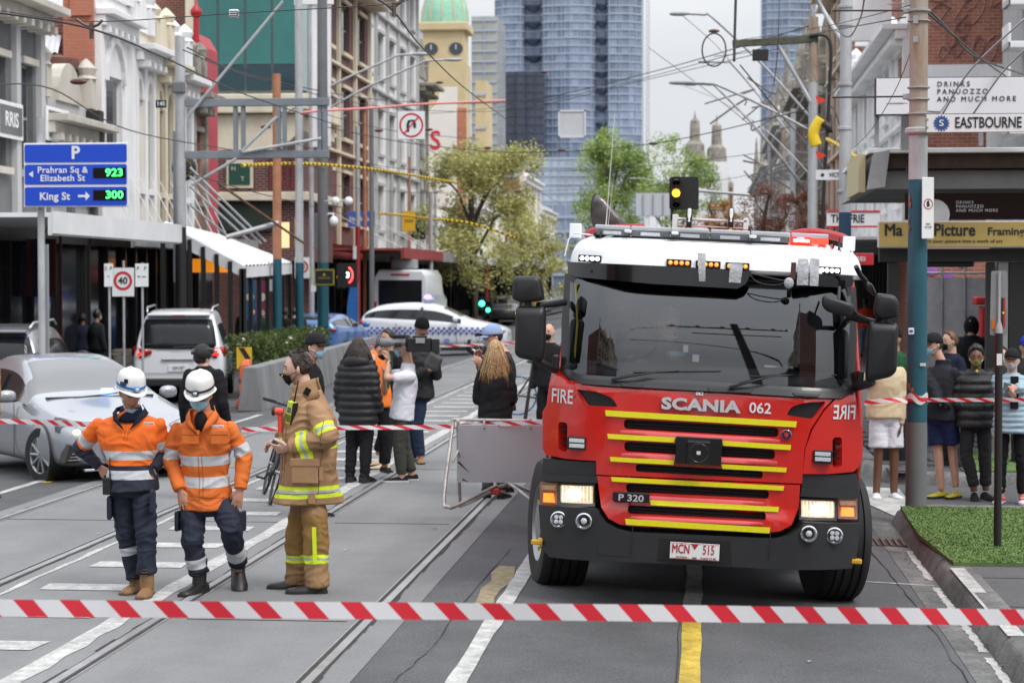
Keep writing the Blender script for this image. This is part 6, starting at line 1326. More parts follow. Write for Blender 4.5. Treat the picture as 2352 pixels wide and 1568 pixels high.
def shop(name,label,side,X,Y0,Y1,H,wm,trimm=None,bays=3,floors=1,z0=3.7,arch=False,cornice=.35,depth=9.,party=None,shopm=None,parapet=None,awn=None,pil=None,dz=None,shutters=None,groundm=None):
 """side -1: left row, facing +X; +1: right row, facing -X"""
 f=-side;root=thing(name,label,'building',(X,(Y0+Y1)/2,0));hw=(Y1-Y0)/2;trimm=trimm or wm;Hb=H-z0;nf=floors;fh=Hb/(nf+.25)
 def B(x0,x1,y0,y1,a,b_,m,nm,parent=root,**k):return MB().span((f*x0,y0,a),(f*x1,y1,b_)).build(nm,m,parent,**k)
 q=MB();bw=2*hw/bays;ww=bw*.46;lastz=z0;wins=[]
 for i in range(nf):
  a=z0+.25+i*fh+fh*.18;b_=a+fh*.58;q.span((f*-.3,-hw,lastz),(0,hw,a))
  for k in range(bays+1):
   y0=-hw if k==0 else -hw+(k-.5)*bw+ww/2;y1=hw if k==bays else -hw+(k+.5)*bw-ww/2;q.span((f*-.3,y0,a),(0,y1,b_))
  for k in range(bays):wins.append((-hw+(k+.5)*bw,a,b_))
  lastz=b_
 q.span((f*-.3,-hw,lastz),(0,hw,H));q.build('wall',wm,root)
 q=MB();q.span((f*-depth,-hw,0),(f*-.32,hw,H-.6));q.build('party_wall',party or brr,root)
 for yc,a,b_ in wins:
  o=B(-.22,-.14,yc-ww/2,yc+ww/2,a,b_,trimm,'window');B(-.135,-.12,yc-ww/2+.07,yc+ww/2-.07,a+.07,(a+b_)/2-.03,glz,'pane',o);B(-.135,-.12,yc-ww/2+.07,yc+ww/2-.07,(a+b_)/2+.03,b_-.07,glz,'pane',o)
  B(.002,.14,yc-ww/2-.1,yc+ww/2+.1,a-.14,a,trimm,'sill')
  if arch:
   q=MB();n=9;P=[(yc+(ww/2+.02)*math.cos(math.pi*k/n),b_-ww*.1+(ww/2+.3)*math.sin(math.pi*k/n))for k in range(n+1)];P2=[(yc+(ww/2+.16)*math.cos(math.pi*k/n),b_-ww*.1+(ww/2+.5)*math.sin(math.pi*k/n))for k in range(n+1)]
   for k in range(n):q.loft([[(f*.003,*P[k]),(f*.003,*P[k+1]),(f*.003,*P2[k+1]),(f*.003,*P2[k])],[(f*.10,*P[k]),(f*.10,*P[k+1]),(f*.10,*P2[k+1]),(f*.10,*P2[k])]])
   q.build('window_arch',trimm,root)
  else:B(.002,.12,yc-ww/2-.08,yc+ww/2+.08,b_,b_+.14,trimm,'lintel')
 for k in range(bays+1):
  y=-hw+k*bw;y=max(-hw+.14,min(hw-.14,y));B(.001,.13,y-.13,y+.13,z0,H-.5,pil or trimm,'pilaster')
 q=MB();c=cornice
 if c:
  zc=H-.55;q.span((f*.003,-hw,zc-.25),(f*(.12+c*.4),hw,zc));q.span((f*.003,-hw-.04,zc+.003),(f*(.15+c),hw+.04,zc+.16));
  k=-hw+.15
  while k<hw-.1:q.span((f*.004,k,zc-.42),(f*(.1+c*.7),k+.16,zc-.252));k+=.5
  for i in range(1,nf):q.span((f*.003,-hw,z0+.25+i*fh-.12),(f*.2,hw,z0+.25+i*fh))
  q.build('cornice',trimm,root,bevel=.02)
 if parapet=='arch':
  q=MB();P=[(-hw*.45+.0,H)]+[(-hw*.45*math.cos(math.pi*k/10),H+.9*math.sin(math.pi*k/10))for k in range(11)];q.prism(P,f*-.28,f*.06,axis='X');q.build('pediment',trimm,root)
 if parapet=='gable':MB().prism([(-hw,H),(-hw*.5,H+.5),(-hw*.35,H+1.3),(0,H+2.0),(hw*.35,H+1.3),(hw*.5,H+.5),(hw,H)],f*-.28,f*.05,axis='X').build('gable',trimm,root)
 for y in (-hw+.25,hw-.25):
  if parapet:MB().span((f*-.25,y-.18,H),(f*.12,y+.18,H+.7)).lathe([(.26,.7),(.20,.78),(.26,.95),(.1,1.12),(0,1.2)],(f*-.07,y,H),n=12).build('finial',trimm,root)
 # shopfront
 sm=shopm or trim
 B(-.35,-.30,-hw,hw,.55,z0,glzs,'shop_window');B(-.34,-.15,-hw,hw,0,.55,groundm or sm,'stall_riser')
 n=max(2,int(2*hw/1.3))
 for k in range(n+1):B(-.295,-.18,-hw+2*hw*k/n-.04,-hw+2*hw*k/n+.04,.55,z0-.5,sm,'mullion')
 B(-.29,-.12,-hw,hw,z0-.55,z0-.02,awn[2]if awn and len(awn)>2 else sm,'fascia_sign')
 if awn:
  dpt,am=awn[0],awn[1];he=hw;dpt=dpt if not (side<0 and 43<Y0<60)else .9
  if side<0 and 33<Y0<43:he=39.2-(Y0+Y1)/2
  q=MB();q.span((f*.02,-hw+.02,3.42),(f*dpt,he-.02,3.5));q.span((f*(dpt-.08),-hw+.02,3.1),(f*dpt,he-.02,3.418));q.span((f*(dpt+.003),-hw,3.13),(f*(dpt+.05),he,3.52));q.build('awning',am,root)
  if Y0>44 and side<0 and Y0<100:
   for k in range(2):y=-hw+.4+k*(2*hw-.8);MB().cyl((f*.05,y,5.0),(f*(dpt-.1),y,3.52),.016,n=6).build('awning_rod',gwhite,root)
 return root
yL=lambda u,X=-14.5:atX(u,645,X).y
aw_w=mat('awning white',(.72,.73,.74),.6,ns=(1,.08));aw_g=mat('awning grey',(.30,.30,.30),.7,ns=(1,.2));aw_r=mat('awning red',(.30,.05,.045),.6,ns=(1,.15))
stn=mat('tan stone render',(.52,.49,.43),.85,ns=(1,.2),streak=(1,1,.3))
a=shop('shop_building','grey and cream two-storey shopfront nearest the camera with a lettered panel',-1,-14.5,34,yL(95),8.6,dgrey,stn,5,1,awn=(3.1,aw_w),parapet='arch',cornice=.55,pil=ggrey)
b=shop('shop_building','low grey shopfront with white arched pediment and lettered panel beside the brown chimney',-1,-14.5,yL(95)+.02,yL(215),6.35,ggrey,stn,2,1,awn=(3.1,aw_w),parapet='arch',cornice=.5,pil=dgrey)
for root,t,yy,zz in ((a,'RRIS',yL(8),5.62),(b,'ESAL',yL(118),5.75)):
 o=MB().box((.16,yy-root.location.y,zz),(.05,1.5,.75)).build('name_panel',gwhite,root,bevel=.01);MB().box((.19,yy-root.location.y,zz),(.03,1.3,.58)).build('panel_field',dgrey,o)
 lettering(t,.42,gwhite,(.21,yy-root.location.y,zz),o,rot=(90,0,90),bold=.02,sx=1.0)
MB().lathe([(.45,6.4),(.45,7.2),(.52,7.25),(.52,7.5),(.1,7.6)],(-.7,yL(200)-b.location.y,0),n=16).build('chimney',mat('brown chimney',(.13,.06,.045),.85,ns=(3,.4)),b,smooth=30)
MB().box((.15,yL(205)-b.location.y,5.2),(.35,.35,2.2)).build('downpipe',trim,b)
Yc=yL(224)
c=shop('shop_building','white gothic-arched facade with a salmon brick side wall',-1,-14.5,Yc,Yc+2.9,9.2,gwhite,gwhite,1,1,arch=True,awn=(3.1,aw_g),parapet='gable',party=brr,cornice=.3)
MB().span((-.75,-1.47,4),(-.03,-1.62,9.0)).span((-.55,-1.62,8.6),(-.05,-1.7,9.1)).build('salmon_pier',salmon,c);MB().span((-2.3,-1.46,6.2),(-.80,-1.6,7.7)).build('brick_flank',bro,c)
q=MB()
for k in range(26):x=-.85-k*.14;q.quad((x,-1.72,7.7),(x-.07,-1.72,7.74),(x-.07,-.4,9.9),(x,-.4,9.86));q.quad((x-.07,-1.72,7.74),(x-.14,-1.72,7.7),(x-.14,-.4,9.86),(x-.07,-.4,9.9))
q.build('corrugated_roof',mat('zinc roofing',(.60,.62,.65),.5,ns=(2,.1)),c,fix=False)
Y=Yc+2.92
for (w_,H,wm,tm,lab,kw)in ((1.9,8.7,cream,gwhite,'cream facade with tall round arches',dict(arch=True,bays=2)),(1.9,8.5,brown,cream,'dark brown facade with cream columns',dict(arch=True,bays=2)),(1.9,8.3,blueg,gwhite,'pale blue ornate facade behind the silver tram pole',dict(arch=True,bays=2)),(1.6,8.0,bro,weath,'orange brick facade with a crumbling cornice beside the red building',dict(bays=1))):
 shop('shop_building',lab,-1,-14.5,Y,Y+w_,H,wm,tm,awn=(3.1,aw_g),cornice=.5,parapet='arch',**kw);Y+=w_+.02
pink=mat('sun-faded red cladding',(.44,.06,.078),.6,ns=(.8,.12));redp=mat('red post paint',(.42,.015,.02),.45)
r_=thing('red_building','pinkish red clad building with tall red posts','building',(-14.5,Y,0))
MB().prism([(-1.25,3.6),(-.02,3.6),(-.02,9.1),(-.25,9.5),(-1.25,9.9)],0,1.7).build('wall',pink,r_);MB().span((-9,.3,0),(-1.3,1.7,8.6)).build('rear_wall',brr,r_)
for k in range(4):MB().box((-.62,-.02,5.6+k*.9),(1.22,.03,.03)).build('cladding_joint',redp,r_)
for x in (-.42,-1.05):MB().box((x,-.05,5.0),(.16,.12,2.6)).build('slot',maroon,r_)
MB().cyl((-.16,-.25,3.4),(-.16,-.25,9.9),.085).lathe([(.10,9.9),(.17,10.0),(.17,10.1),(.05,10.25),(.03,10.5),(0,10.6)],(-.16,-.25,0),n=12).build('post',redp,r_,smooth=40)
MB().cyl((-.62,-.25,3.4),(-.62,-.25,6.0),.085).build('post',redp,r_,smooth=40);MB().span((-.03,.2,3.6),(.0,1.6,9.0)).build('street_wall',pink,r_);MB().span((-.3,0,0),(-.2,1.7,3.5)).build('shop_window',glzs,r_)
MB().span((.1,0,3.1),(1.2,1.7,3.5)).build('awning',aw_g,r_)
# corner building with green glass
GY=66.;g=thing('glass_corner_building','corner building with large green glass panes above a cream and brick base','building',(-13.6,GY,0));sc_=pxm(GY)
zz=lambda v:at(560,v,GY).z
gg=mat('green glass',(.012,.16,.14),.12,spec=.8,coat=.5,ns=(.25,.25));gg2=mat('dark green glass',(.01,.045,.06),.12,coat=.5);fr_=mat('grey frame',(.18,.20,.21),.5)
wq=3.55;MB().span((-wq,.08,zz(215)),(0,6,zz(-260))).build('core',fr_,g)
cols_=[-wq,-2.75,-1.82,-.90,0]
for i in range(4):
 for (v0,v1,m_)in ((207,152,gg2),(148,-10,gg),(-14,-120,gg),(-124,-240,gg)):MB().span((cols_[i]+.04,.02,zz(v0)),(cols_[i+1]-.04,.07,zz(v1))).build('glass_pane',m_,g)
for i in range(5):MB().span((.01,.3+i*1.1,zz(207)),(.05,1.3+i*1.1,zz(-240))).build('glass_pane',gg,g)
MB().span((-wq-.3,-.05,zz(-260)),(-wq,6,zz(215))).build('cream_pier',cream,g)
MB().span((-wq-.2,-.35,zz(262)),(.35,6,zz(218))).build('cream_band',cream,g,bevel=.04);MB().loft([[(-wq,y,zz(264)),(.1,y,zz(264)),(.1,y,zz(300)),(-.6,y,zz(345)),(-wq,y,zz(345))]for y in (-.1,6)]).build('cream_cove',cream,g,smooth=30)
MB().span((-wq,.0,zz(600)),(.02,6,zz(346))).build('brick_wall',brm,g);o=MB().span((-2.45,-.1,zz(432)),(-1.55,-.02,zz(368))).build('window',cream,g);MB().span((-2.36,-.13,zz(425)),(-1.64,-.11,zz(376))).build('pane',mat('green sign board',(.015,.07,.05),.5),o)
lettering('H',.22,cream,(-2.2,-.15,zz(388)),o);lettering('  T',.22,cream,(-1.95,-.15,zz(412)),o)
MB().span((-wq-.1,-.3,zz(462)),(.4,6,zz(442))).build('string_course',cream,g,bevel=.03);MB().span((-wq,-.12,zz(530)),(-.9,-.02,zz(466))).build('dark_opening',mat('dark green opening',(.02,.03,.02),.8),g)
for k in range(6):MB().box((-.95+k*.19,-.03,zz(390)),(.09,.06,1.3)).build('maroon_rib',maroon,g)
for k in range(3):
 P=[(-.1+.35*k,zz(250-18*k)),(.5+.35*k,zz(256-16*k)),(.1+.35*k,zz(225-18*k))];MB().prism(P,-.4,1.2).build('bracket_cornice',weath if k==2 else cream,g)
shop('shop_building','cream and maroon brick building with a heavy weathered cornice',-1,-14.1,GY+6.1,83,14.5,brm,cream,3,3,cornice=1.1,awn=(3.1,aw_r,aw_r),pil=cream,parapet='arch')
shop('shop_building','tall pale grey rendered building with deep cornice',-1,-14.4,83.05,99,18,gwhite,ggrey,5,4,cornice=1.3,awn=(3.1,aw_g),party=gwhite)
shop('shop_building','ornate grey stone building with columns',-1,-14.4,99.1,102.5,12.6,ggrey,weath,1,2,cornice=.8,arch=True,parapet='gable',awn=(3.1,aw_w),party=ggrey)
shop('shop_building','low shop between the ornate stone building and the lettered wall',-1,-14.4,102.6,113.5,6.2,cream,gwhite,3,1,awn=(3.1,aw_w))
wc=shop('shop_building','white wall with big red letters above the no U-turn sign',-1,-14.2,114,124,9.5,weath,gwhite,3,2,awn=(3.1,aw_w),party=weath)
q=MB();q.prism([(-2.6,6.5),(.0,6.5),(.0,13.4),(-.9,13.4),(-1.2,12.4),(-1.7,12.0),(-2.6,9.4)],-5.4,-5.1);q.build('painted_wall',mat('cream white paint',(.74,.72,.66),.8,ns=(.5,.05)),wc)
lettering('CS',1.5,mat('sign red',(.55,.03,.05),.6),(-1.75,-5.42,10.3),wc,bold=.02,sx=.95)
MB().span((.02,-5.3,5),(.5,-4.9,12.2)).build('brick_edge',salmon,wc)
for k in range(4):shop('shop_building',['pale building beyond the lettered wall','brown brick building in the far row','cream building far down the left row','last grey building of the left row'][k],-1,-14.3,124.5+k*16,140+k*16,[10.5,9,11,9][k],[cream,brr,cream,ggrey][k],gwhite,4,2,awn=(3.1,[aw_w,aw_r,aw_w,aw_g][k]),arch=k%2==0)
# domed clock tower
dt=thing('town_hall_tower','yellow clock tower with a green copper dome','tower',(at(1022,100,205).x,205,0));och=mat('ochre stone',(.58,.47,.27),.8,ns=(.3,.12));cop=mat('copper green',(.30,.56,.42),.7,ns=(.35,.25));zt=lambda v:at(1022,v,205).z
dt.scale=(1.14,1.14,1);MB().span((-2.1,-2.1,0),(2.1,2.1,zt(150))).span((-1.9,-1.9,zt(150)),(1.9,1.9,zt(78))).build('shaft',och,dt);MB().span((-2.35,-2.35,zt(78)),(2.35,2.35,zt(58))).build('cornice',och,dt,bevel=.15)
MB().lathe([(2.15,zt(58)),(2.15,zt(50)),(2.1,zt(30)),(1.8,zt(0)),(1.3,zt(-28)),(.7,zt(-48)),(.3,zt(-54)),(.3,zt(-75)),(0,zt(-90))],n=24).build('dome',cop,dt,smooth=50)
for k in range(12):a=k*6.2832/12;MB().tube([(2.16*math.cos(a),2.16*math.sin(a),zt(52)),(2.1*math.cos(a),2.1*math.sin(a),zt(28)),(1.8*math.cos(a),1.8*math.sin(a),zt(0)),(.9*math.cos(a),.9*math.sin(a),zt(-40))],.07,5).build('dome_rib',och,dt)
for x in (-1.0,1.25):MB().lathe([(.0,-.05),(.62,-.05),(.62,.1)],(x,-1.95,zt(118)),axis='Y',n=20).build('clock_face',mat('clock dark',(.05,.06,.07),.5),dt);MB().box((x,-2.02,zt(118)+.15),(.07,.03,.5)).build('clock_hand',gwhite,dt)
for u_,v0,v1,w_,m_,lab in ((1104,185,700,.5,och,'slim ochre stone pier building beside the towers'),(932,60,300,.85,mat('pale glass block',(.45,.50,.55),.3,ns=(.3,.3)),'pale glazed block beside the dome')):
 Yb=190 if w_<2 else 150;t=thing('far_block',lab,'building',(at(u_,645,Yb).x,Yb,0));z1=at(u_,v0,Yb).z;MB().span((-w_,0,0),(w_,6,z1)).build('wall',m_,t)
 k=4
 while k<z1-1:MB().span((-w_-.1,-.12,k),(w_+.1,-.01,k+.3)).build('floor_band',ggrey,t);k+=3.2
# ---- right row
R_=5.4
yR=lambda u:atX(u,645,R_).y
cs=shop('shop_building','white ornate building with arched parapet and an orange medallion',1,R_,yR(2082),yR(1958),9.6,gwhite,gwhite,5,2,cornice=.55,parapet='arch',awn=(3.1,aw_w),party=gwhite)
o=MB().prism([(-.62*math.cos(math.pi*k/12),at(1990,108,62).z+.85*math.sin(math.pi*k/12))for k in range(13)],-.3,.0).build('round_pediment',gwhite,cs);o.location=(-.25,62-cs.location.y,0)
MB().lathe([(0,-.12),(.24,-.12),(.29,-.04),(.29,.1)],(-.02,61.65-cs.location.y,at(2012,76,62).z),axis='Y',n=20).build('medallion',mat('orange medallion',(.62,.13,.02),.6,ns=(4,.4)),cs)
MB().prism([(-1.2,9.2),(-.1,9.2),(-.1,11.0),(-.65,11.3),(-1.2,10.6)],-6.2,-5.9).build('end_gable',gwhite,cs)
shop('shop_building','red brick building with cream piers beyond the white one',1,R_,yR(1955)+.2,yR(1955)+14,15,brr,cream,4,3,cornice=.7,awn=(3.1,aw_r),parapet='arch')
Yr=yR(1955)+14.2
for k,(w_,H,wm,tm,lab)in enumerate(((12,11,weath,weath,'weathered stone building with turrets'),(14,12.5,brr,weath,'brown brick gothic building with a mossy gable'),(16,10,gwhite,gwhite,'pale rendered building in the far right row'),(30,13,weath,ggrey,'grey ornate building with a spire'),(50,12,gwhite,ggrey,'last pale building of the right row'))):
 rt=shop('shop_building',lab,1,R_-.2,Yr,Yr+w_,H,wm,tm,4,2,cornice=.7,parapet='gable' if k%2 else 'arch',awn=(3.1,aw_g))
 hw=w_/2
 for yy in (-hw+.6,0,hw-.6):MB().lathe([(.45,H),(.5,H+1.2),(.35,H+1.3),(.3,H+2.0),(.08,H+3.0+k*.5),(0,H+3.4+k*.5)],(.1,yy,0),n=8).build('turret',weath,rt)
 Yr+=w_+.1
bb=thing('brick_building','orange brick wall covered in faded spray graffiti','building',(5.45,50,0))
graf=brick('graffiti brick',(.48,.17,.10),(.36,.12,.075),(.42,.36,.32));MB().span((0,0,0),(9,8,12)).build('wall',graf,bb);MB().span((-.05,-.14,7.25),(9,-.01,7.6)).build('white_band',gwhite,bb);MB().span((-.02,-.08,6.4),(9,-.01,7.24)).build('maroon_band',mat('maroon render',(.24,.05,.045),.8,ns=(2,.3)),bb)
gp_=mat('spray white',(.55,.45,.45),.8);gb_=mat('spray mauve',(.38,.22,.28),.8)
rnd=random.Random(4)
for k in range(16):
 x=rnd.uniform(.2,2.6);z=rnd.uniform(7.8,9.6);s_=rnd.uniform(.15,.5);P=[(x+s_*math.cos(t*1.1+k)*rnd.uniform(.4,1),-.015,z+s_*1.2*math.sin(t*1.3+k)*rnd.uniform(.4,1))for t in range(6)];MB().tube(polyline(P,5),.035,4,flat=.12,side=(0,1,0)).build('graffiti_stroke',gp_ if k%3 else gb_,bb)
MB().box((2.5,-.4,4.2),(2.2,.6,6)).build('lower_wall',gwhite,bb)
st_=thing('white_balcony_block','white concrete balcony block at the right edge','building',(7.1,46,0))
MB().span((0,0,0),(4,3,12)).build('wall',ggrey,st_)
for k in range(9):MB().span((-.45,-.9,4.6+k*.95),(3,0,4.75+k*.95)).span((-.45,-.9,4.6+k*.95),(-.38,0,5.15+k*.95)).build('balcony',gwhite,st_,bevel=.02)
# corner shop with deep verandah
vd=thing('corner_shop','corner shop with a deep timber verandah over the footpath','building',(2.2,26.2,0));vz=lambda v:at(2150,v,26.2).z;gal=mat('galvanised sheet',(.36,.37,.38),.5,.3,ns=(2,.25));tim=mat('dark timber',(.05,.028,.02),.7,ns=(5,.4))
MB().span((-.1,-.1,vz(352)),(6,5,vz(341))).build('verandah_roof',gwhite,vd,bevel=.01);MB().span((.1,.05,vz(386)),(6,.2,vz(353))).build('timber_beam',tim,vd);MB().span((-.05,.22,vz(432)),(6,5,vz(390))).build('soffit',mat('soffit grey',(.22,.22,.22),.8,ns=(1,.2)),vd)
MB().loft([[(-.12,y,vz(436)),(.10,y,vz(430)),(.16,y,vz(346)),(-.04,y,vz(352))]for y in (-.15,5)]).build('end_fascia',gal,vd);MB().span((-.22,.1,vz(440)),(-.13,2.2,vz(352))).build('side_sign',mat('sign cream',(.55,.48,.28),.6),vd)
o=MB().span((.42,.5,vz(502)),(6,.56,vz(440))).build('sign_board',gloss_black,vd)
for k,t in enumerate(('DRINKS','PANUOZZO','AND MUCH MORE')):lettering(t,.055,white,(1.08,.485,vz(462+k*9.5)),o,align='LEFT',bold=.005,spacing=1.25)
MB().lathe([(0,-.01),(.2,-.01),(.2,.0)],(.80,.49,vz(490)),axis='Y',n=20).build('logo_disc',white,o)
o=MB().span((.05,.3,vz(568)),(6,.36,vz(506))).build('framing_sign',white,vd,bevel=.01);MB().span((.07,.285,vz(565)),(6,.299,vz(509))).build('sign_field',mat('sign gold',(.46,.33,.10),.5,ns=(2,.1)),o)
lettering('Ma',.22,trim,(.13,.28,vz(528)),o,align='LEFT',bold=.025,sx=.9);lettering('Picture',.22,trim,(.77,.28,vz(528)),o,align='LEFT',bold=.025,sx=.85);lettering('Framing',.14,trim,(1.46,.28,vz(531)),o,align='LEFT',bold=.02,sx=1.05);lettering('Turn your picture into a work of art',.062,trim,(.60,.28,vz(553)),o,align='LEFT',bold=.004,sx=1.15)
MB().span((.1,.6,vz(600)),(6,.8,vz(570))).build('lintel',trim,vd);MB().span((.62,.7,vz(612)),(1.35,1.2,vz(598))).build('heater_box',black,vd,bevel=.02)
for x,w_,m_ in ((.28,.12,trim),(1.56,.11,trim),(1.72,.13,aw_g),(1.95,.3,trim)):MB().span((x-w_/2,.65,-.05),(x+w_/2,.78,vz(601))).build('post',m_,vd)
MB().span((3.2,2.4,0),(8,12,4.8)).build('shop_wall',aw_g,vd);MB().span((3.12,2.6,.4),(3.19,12,3.2)).build('shop_window',glzs,vd)
lbx=thing('lightbox_sign','large white lightbox sign reading drinks panuozzo above the verandah','sign',at(2177,222,25.6));wS=pxm(25.6)
MB().box((0.2,0,0),(390*wS,.18,84*wS)).build('sign_frame',trim,lbx,bevel=.01);MB().box((.2,-.1,0),(386*wS,.02,79*wS)).build('sign_face',mat('opal acrylic',(.76,.77,.80),.4),lbx)
for k,t in enumerate(('DRINKS','PANUOZZO','AND MUCH MORE')):lettering(t,.088,mat('sign charcoal',(.05,.05,.05),.6),(-26*wS,-.115,(25-k*16.5)*wS+.0),lbx,align='LEFT',bold=.01,spacing=1.45)
MB().tube([(-.40,-.115,-.10),(-.28,-.115,-.19),(-.1,-.115,-.2),(.0,-.115,-.05)],.016,6,flat=.2,side=(0,1,0)).build('logo_swirl',MATS['sign charcoal'],lbx);MB().box((-.31,-.115,.09),(.05,.01,.10),.0).build('logo_mark',MATS['sign charcoal'],lbx)
for x in (-.9,.4,1.1):MB().span((x,.05,-.62),(x+.05,.12,-.2)).build('bracket',gal,lbx)
MB().span((-.55,.3,-.65),(-.25,.35,-.22)).build('sheet_flashing',gal,lbx)
# lot beyond the verandah: rubble wall, mesh hoarding
pw_=thing('graffiti_wall','low brick wall with purple graffiti beyond the side street','wall',(4.6,44,0));MB().span((0,0,0),(6,.3,3.2)).build('wall',graf,pw_)
pu=mat('spray purple',(.26,.10,.35),.8)
for k in range(14):MB().ell((.3+k*.17,-.01,2.5+.35*math.sin(k*1.7)),(.14,.02,.10),8,6).build('graffiti_blob',pu,pw_)
hf=thing('mesh_fence','grey shade-cloth fence with pale tubes behind the onlookers','fence',(4.0,38,0));MB().span((0,0,.1),(5,.03,2.35)).build('shade_cloth',mat('shade cloth',(.33,.33,.34),.9,ns=(2,.2),bump=(9,.4)),hf)
for k in range(9):MB().cyl((k*.42,-.03,0),(k*.42,-.03,2.6),.022,n=6).build('tube',steel,hf)
for z in (.3,2.45):MB().cyl((0,-.03,z),(4,-.03,z),.02,n=6).build('rail',steel,hf)
rc=thing('red_umbrella_roof','red flat-topped stall roof beyond the mesh fence','stall',(5.1,36,0));MB().box((0,0,1.95),(.7,.5,.14)).box((0,0,1.0),(.5,.4,1.7)).build('stall',redp,rc,bevel=.03)
# white raked canopy on the left
cn=thing('canopy','white ribbed fabric canopy sloping over the left footpath','canopy',(0,0,0));cw=mat('canopy white',(.74,.75,.77),.7,ns=(1.5,.05));q=MB();n=14;Ya,Yb=46.5,53.5
P00=at(374,512,Ya);P10=at(560,612,Ya);P01=at(500,542,Yb);P11=at(670,606,Yb)
for k in range(n):
 a0,a1,a2=k/n,(k+.5)/n,(k+1)/n;up=Vector((.03,0,.05))
 A,B_,C=P00.lerp(P01,a0),P00.lerp(P01,a1)+up,P00.lerp(P01,a2);D,E,G_=P10.lerp(P11,a0),P10.lerp(P11,a1)+up,P10.lerp(P11,a2);q.quad(A,B_,E,D);q.quad(B_,C,G_,E)
q.build('canopy_top',cw,cn,fix=False,thick=.02)
dn=Vector((0,0,-.36));MB().loft([[P00,P00+dn,],[P10,P10+dn*.75],[P11,P11+dn*.75]],caps=False,closed=False).build('valance',cw,cn,thick=.015)
for k in range(7):
 t=k/6;b0=P10.lerp(P11,t);MB().span((b0.x-.1,b0.y-.05,-.05),(b0.x,b0.y+.05,b0.z-.05)).build('canopy_post',trim,cn);b0=P00.lerp(P10,t);MB().span((b0.x-.05,b0.y-.05,-.05),(b0.x+.05,b0.y+.05,b0.z-.05)).build('canopy_post',trim,cn)
ys=thing('lit_shop_sign','red and yellow lit sign under the white canopy','sign',at(505,610,55));MB().box((0,0,0),(1.6,.1,.38)).build('sign_box',mat('sign orange lit',(.6,.25,.02),.5,emit=((1,.32,.02),.5),ns=(5,.5),col2=(.5,.03,.01)),ys)
sp_=thing('striped_hoarding','dark red and blue striped panel under the left awning','panel',at(72,615,42));sc1=pxm(42)
for k in range(9):MB().box((-.55+k*.13,0,0),(.125,.05,1.25)).build('stripe',[mat('stripe red',(.10,.025,.02),.7),mat('stripe navy',(.02,.03,.06),.7)][k%2],sp_)
MB().box((.66,-.02,-.8),(.05,.06,3.0)).build('edge_post',mat('stripe red',(.1,.025,.02),.7),sp_)
for u_,v_,Yp,m_,lab in ((575,690,57,mat('poster blue',(.02,.12,.25),.6),'blue poster in the shop window behind the canopy posts'),(602,690,57.5,mat('poster magenta',(.22,.03,.08),.6),'pink and red poster in the shop window behind the canopy')):
 t=thing('shop_poster',lab,'poster',at(u_,v_,Yp));MB().box((0,0,0),(.34,.03,1.2)).build('poster_sheet',m_,t);MB().lathe([(0,-.03),(.12,-.03),(.12,0)],(0,0,.1),axis='Y',n=14).build('poster_disc',cream,t)
# ---- far towers
def facmat(name,c1,c2,band,sc=(3.2,3.6)):
 m=mat(name,c1,.25,coat=.3);t=m.node_tree;b=t.nodes['Principled BSDF'];co=t.nodes.new('ShaderNodeTexCoord');sp=t.nodes.new('ShaderNodeSeparateXYZ');cb=t.nodes.new('ShaderNodeCombineXYZ');ad=t.nodes.new('ShaderNodeMath');t.links.new(co.outputs['Object'],sp.inputs[0]);t.links.new(sp.outputs[0],ad.inputs[0]);t.links.new(sp.outputs[1],ad.inputs[1]);t.links.new(ad.outputs[0],cb.inputs[0]);t.links.new(sp.outputs[2],cb.inputs[1])
 v=t.nodes.new('ShaderNodeTexBrick');v.inputs['Scale'].default_value=1;v.inputs['Brick Width'].default_value=sc[0];v.inputs['Row Height'].default_value=sc[1];v.inputs['Mortar Size'].default_value=.12;v.offset=0;v.inputs['Color1'].default_value=(*c1,1);v.inputs['Color2'].default_value=(*c2,1);v.inputs['Mortar'].default_value=(*band,1);v.inputs['Bias'].default_value=-.1
 t.links.new(cb.outputs[0],v.inputs['Vector']);n=t.nodes.new('ShaderNodeTexNoise');n.inputs['Scale'].default_value=.035;n.inputs['Detail'].default_value=4;t.links.new(co.outputs['Object'],n.inputs[0]);r=t.nodes.new('ShaderNodeMapRange');r.inputs[1].default_value=.35;r.inputs[2].default_value=.65;r.inputs[3].default_value=.75;r.inputs[4].default_value=1.3;t.links.new(n.outputs['Fac'],r.inputs[0])
 x=t.nodes.new('ShaderNodeMixRGB');x.blend_type='MULTIPLY';x.inputs['Fac'].default_value=1;t.links.new(v.outputs[0],x.inputs[1]);t.links.new(r.outputs[0],x.inputs[2]);t.links.new(x.outputs[0],b.inputs['Base Color']);return m
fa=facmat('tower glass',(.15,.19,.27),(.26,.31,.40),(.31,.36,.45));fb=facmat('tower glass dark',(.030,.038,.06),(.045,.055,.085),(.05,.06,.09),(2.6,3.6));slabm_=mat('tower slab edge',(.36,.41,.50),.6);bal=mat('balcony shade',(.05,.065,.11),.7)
TYY=900
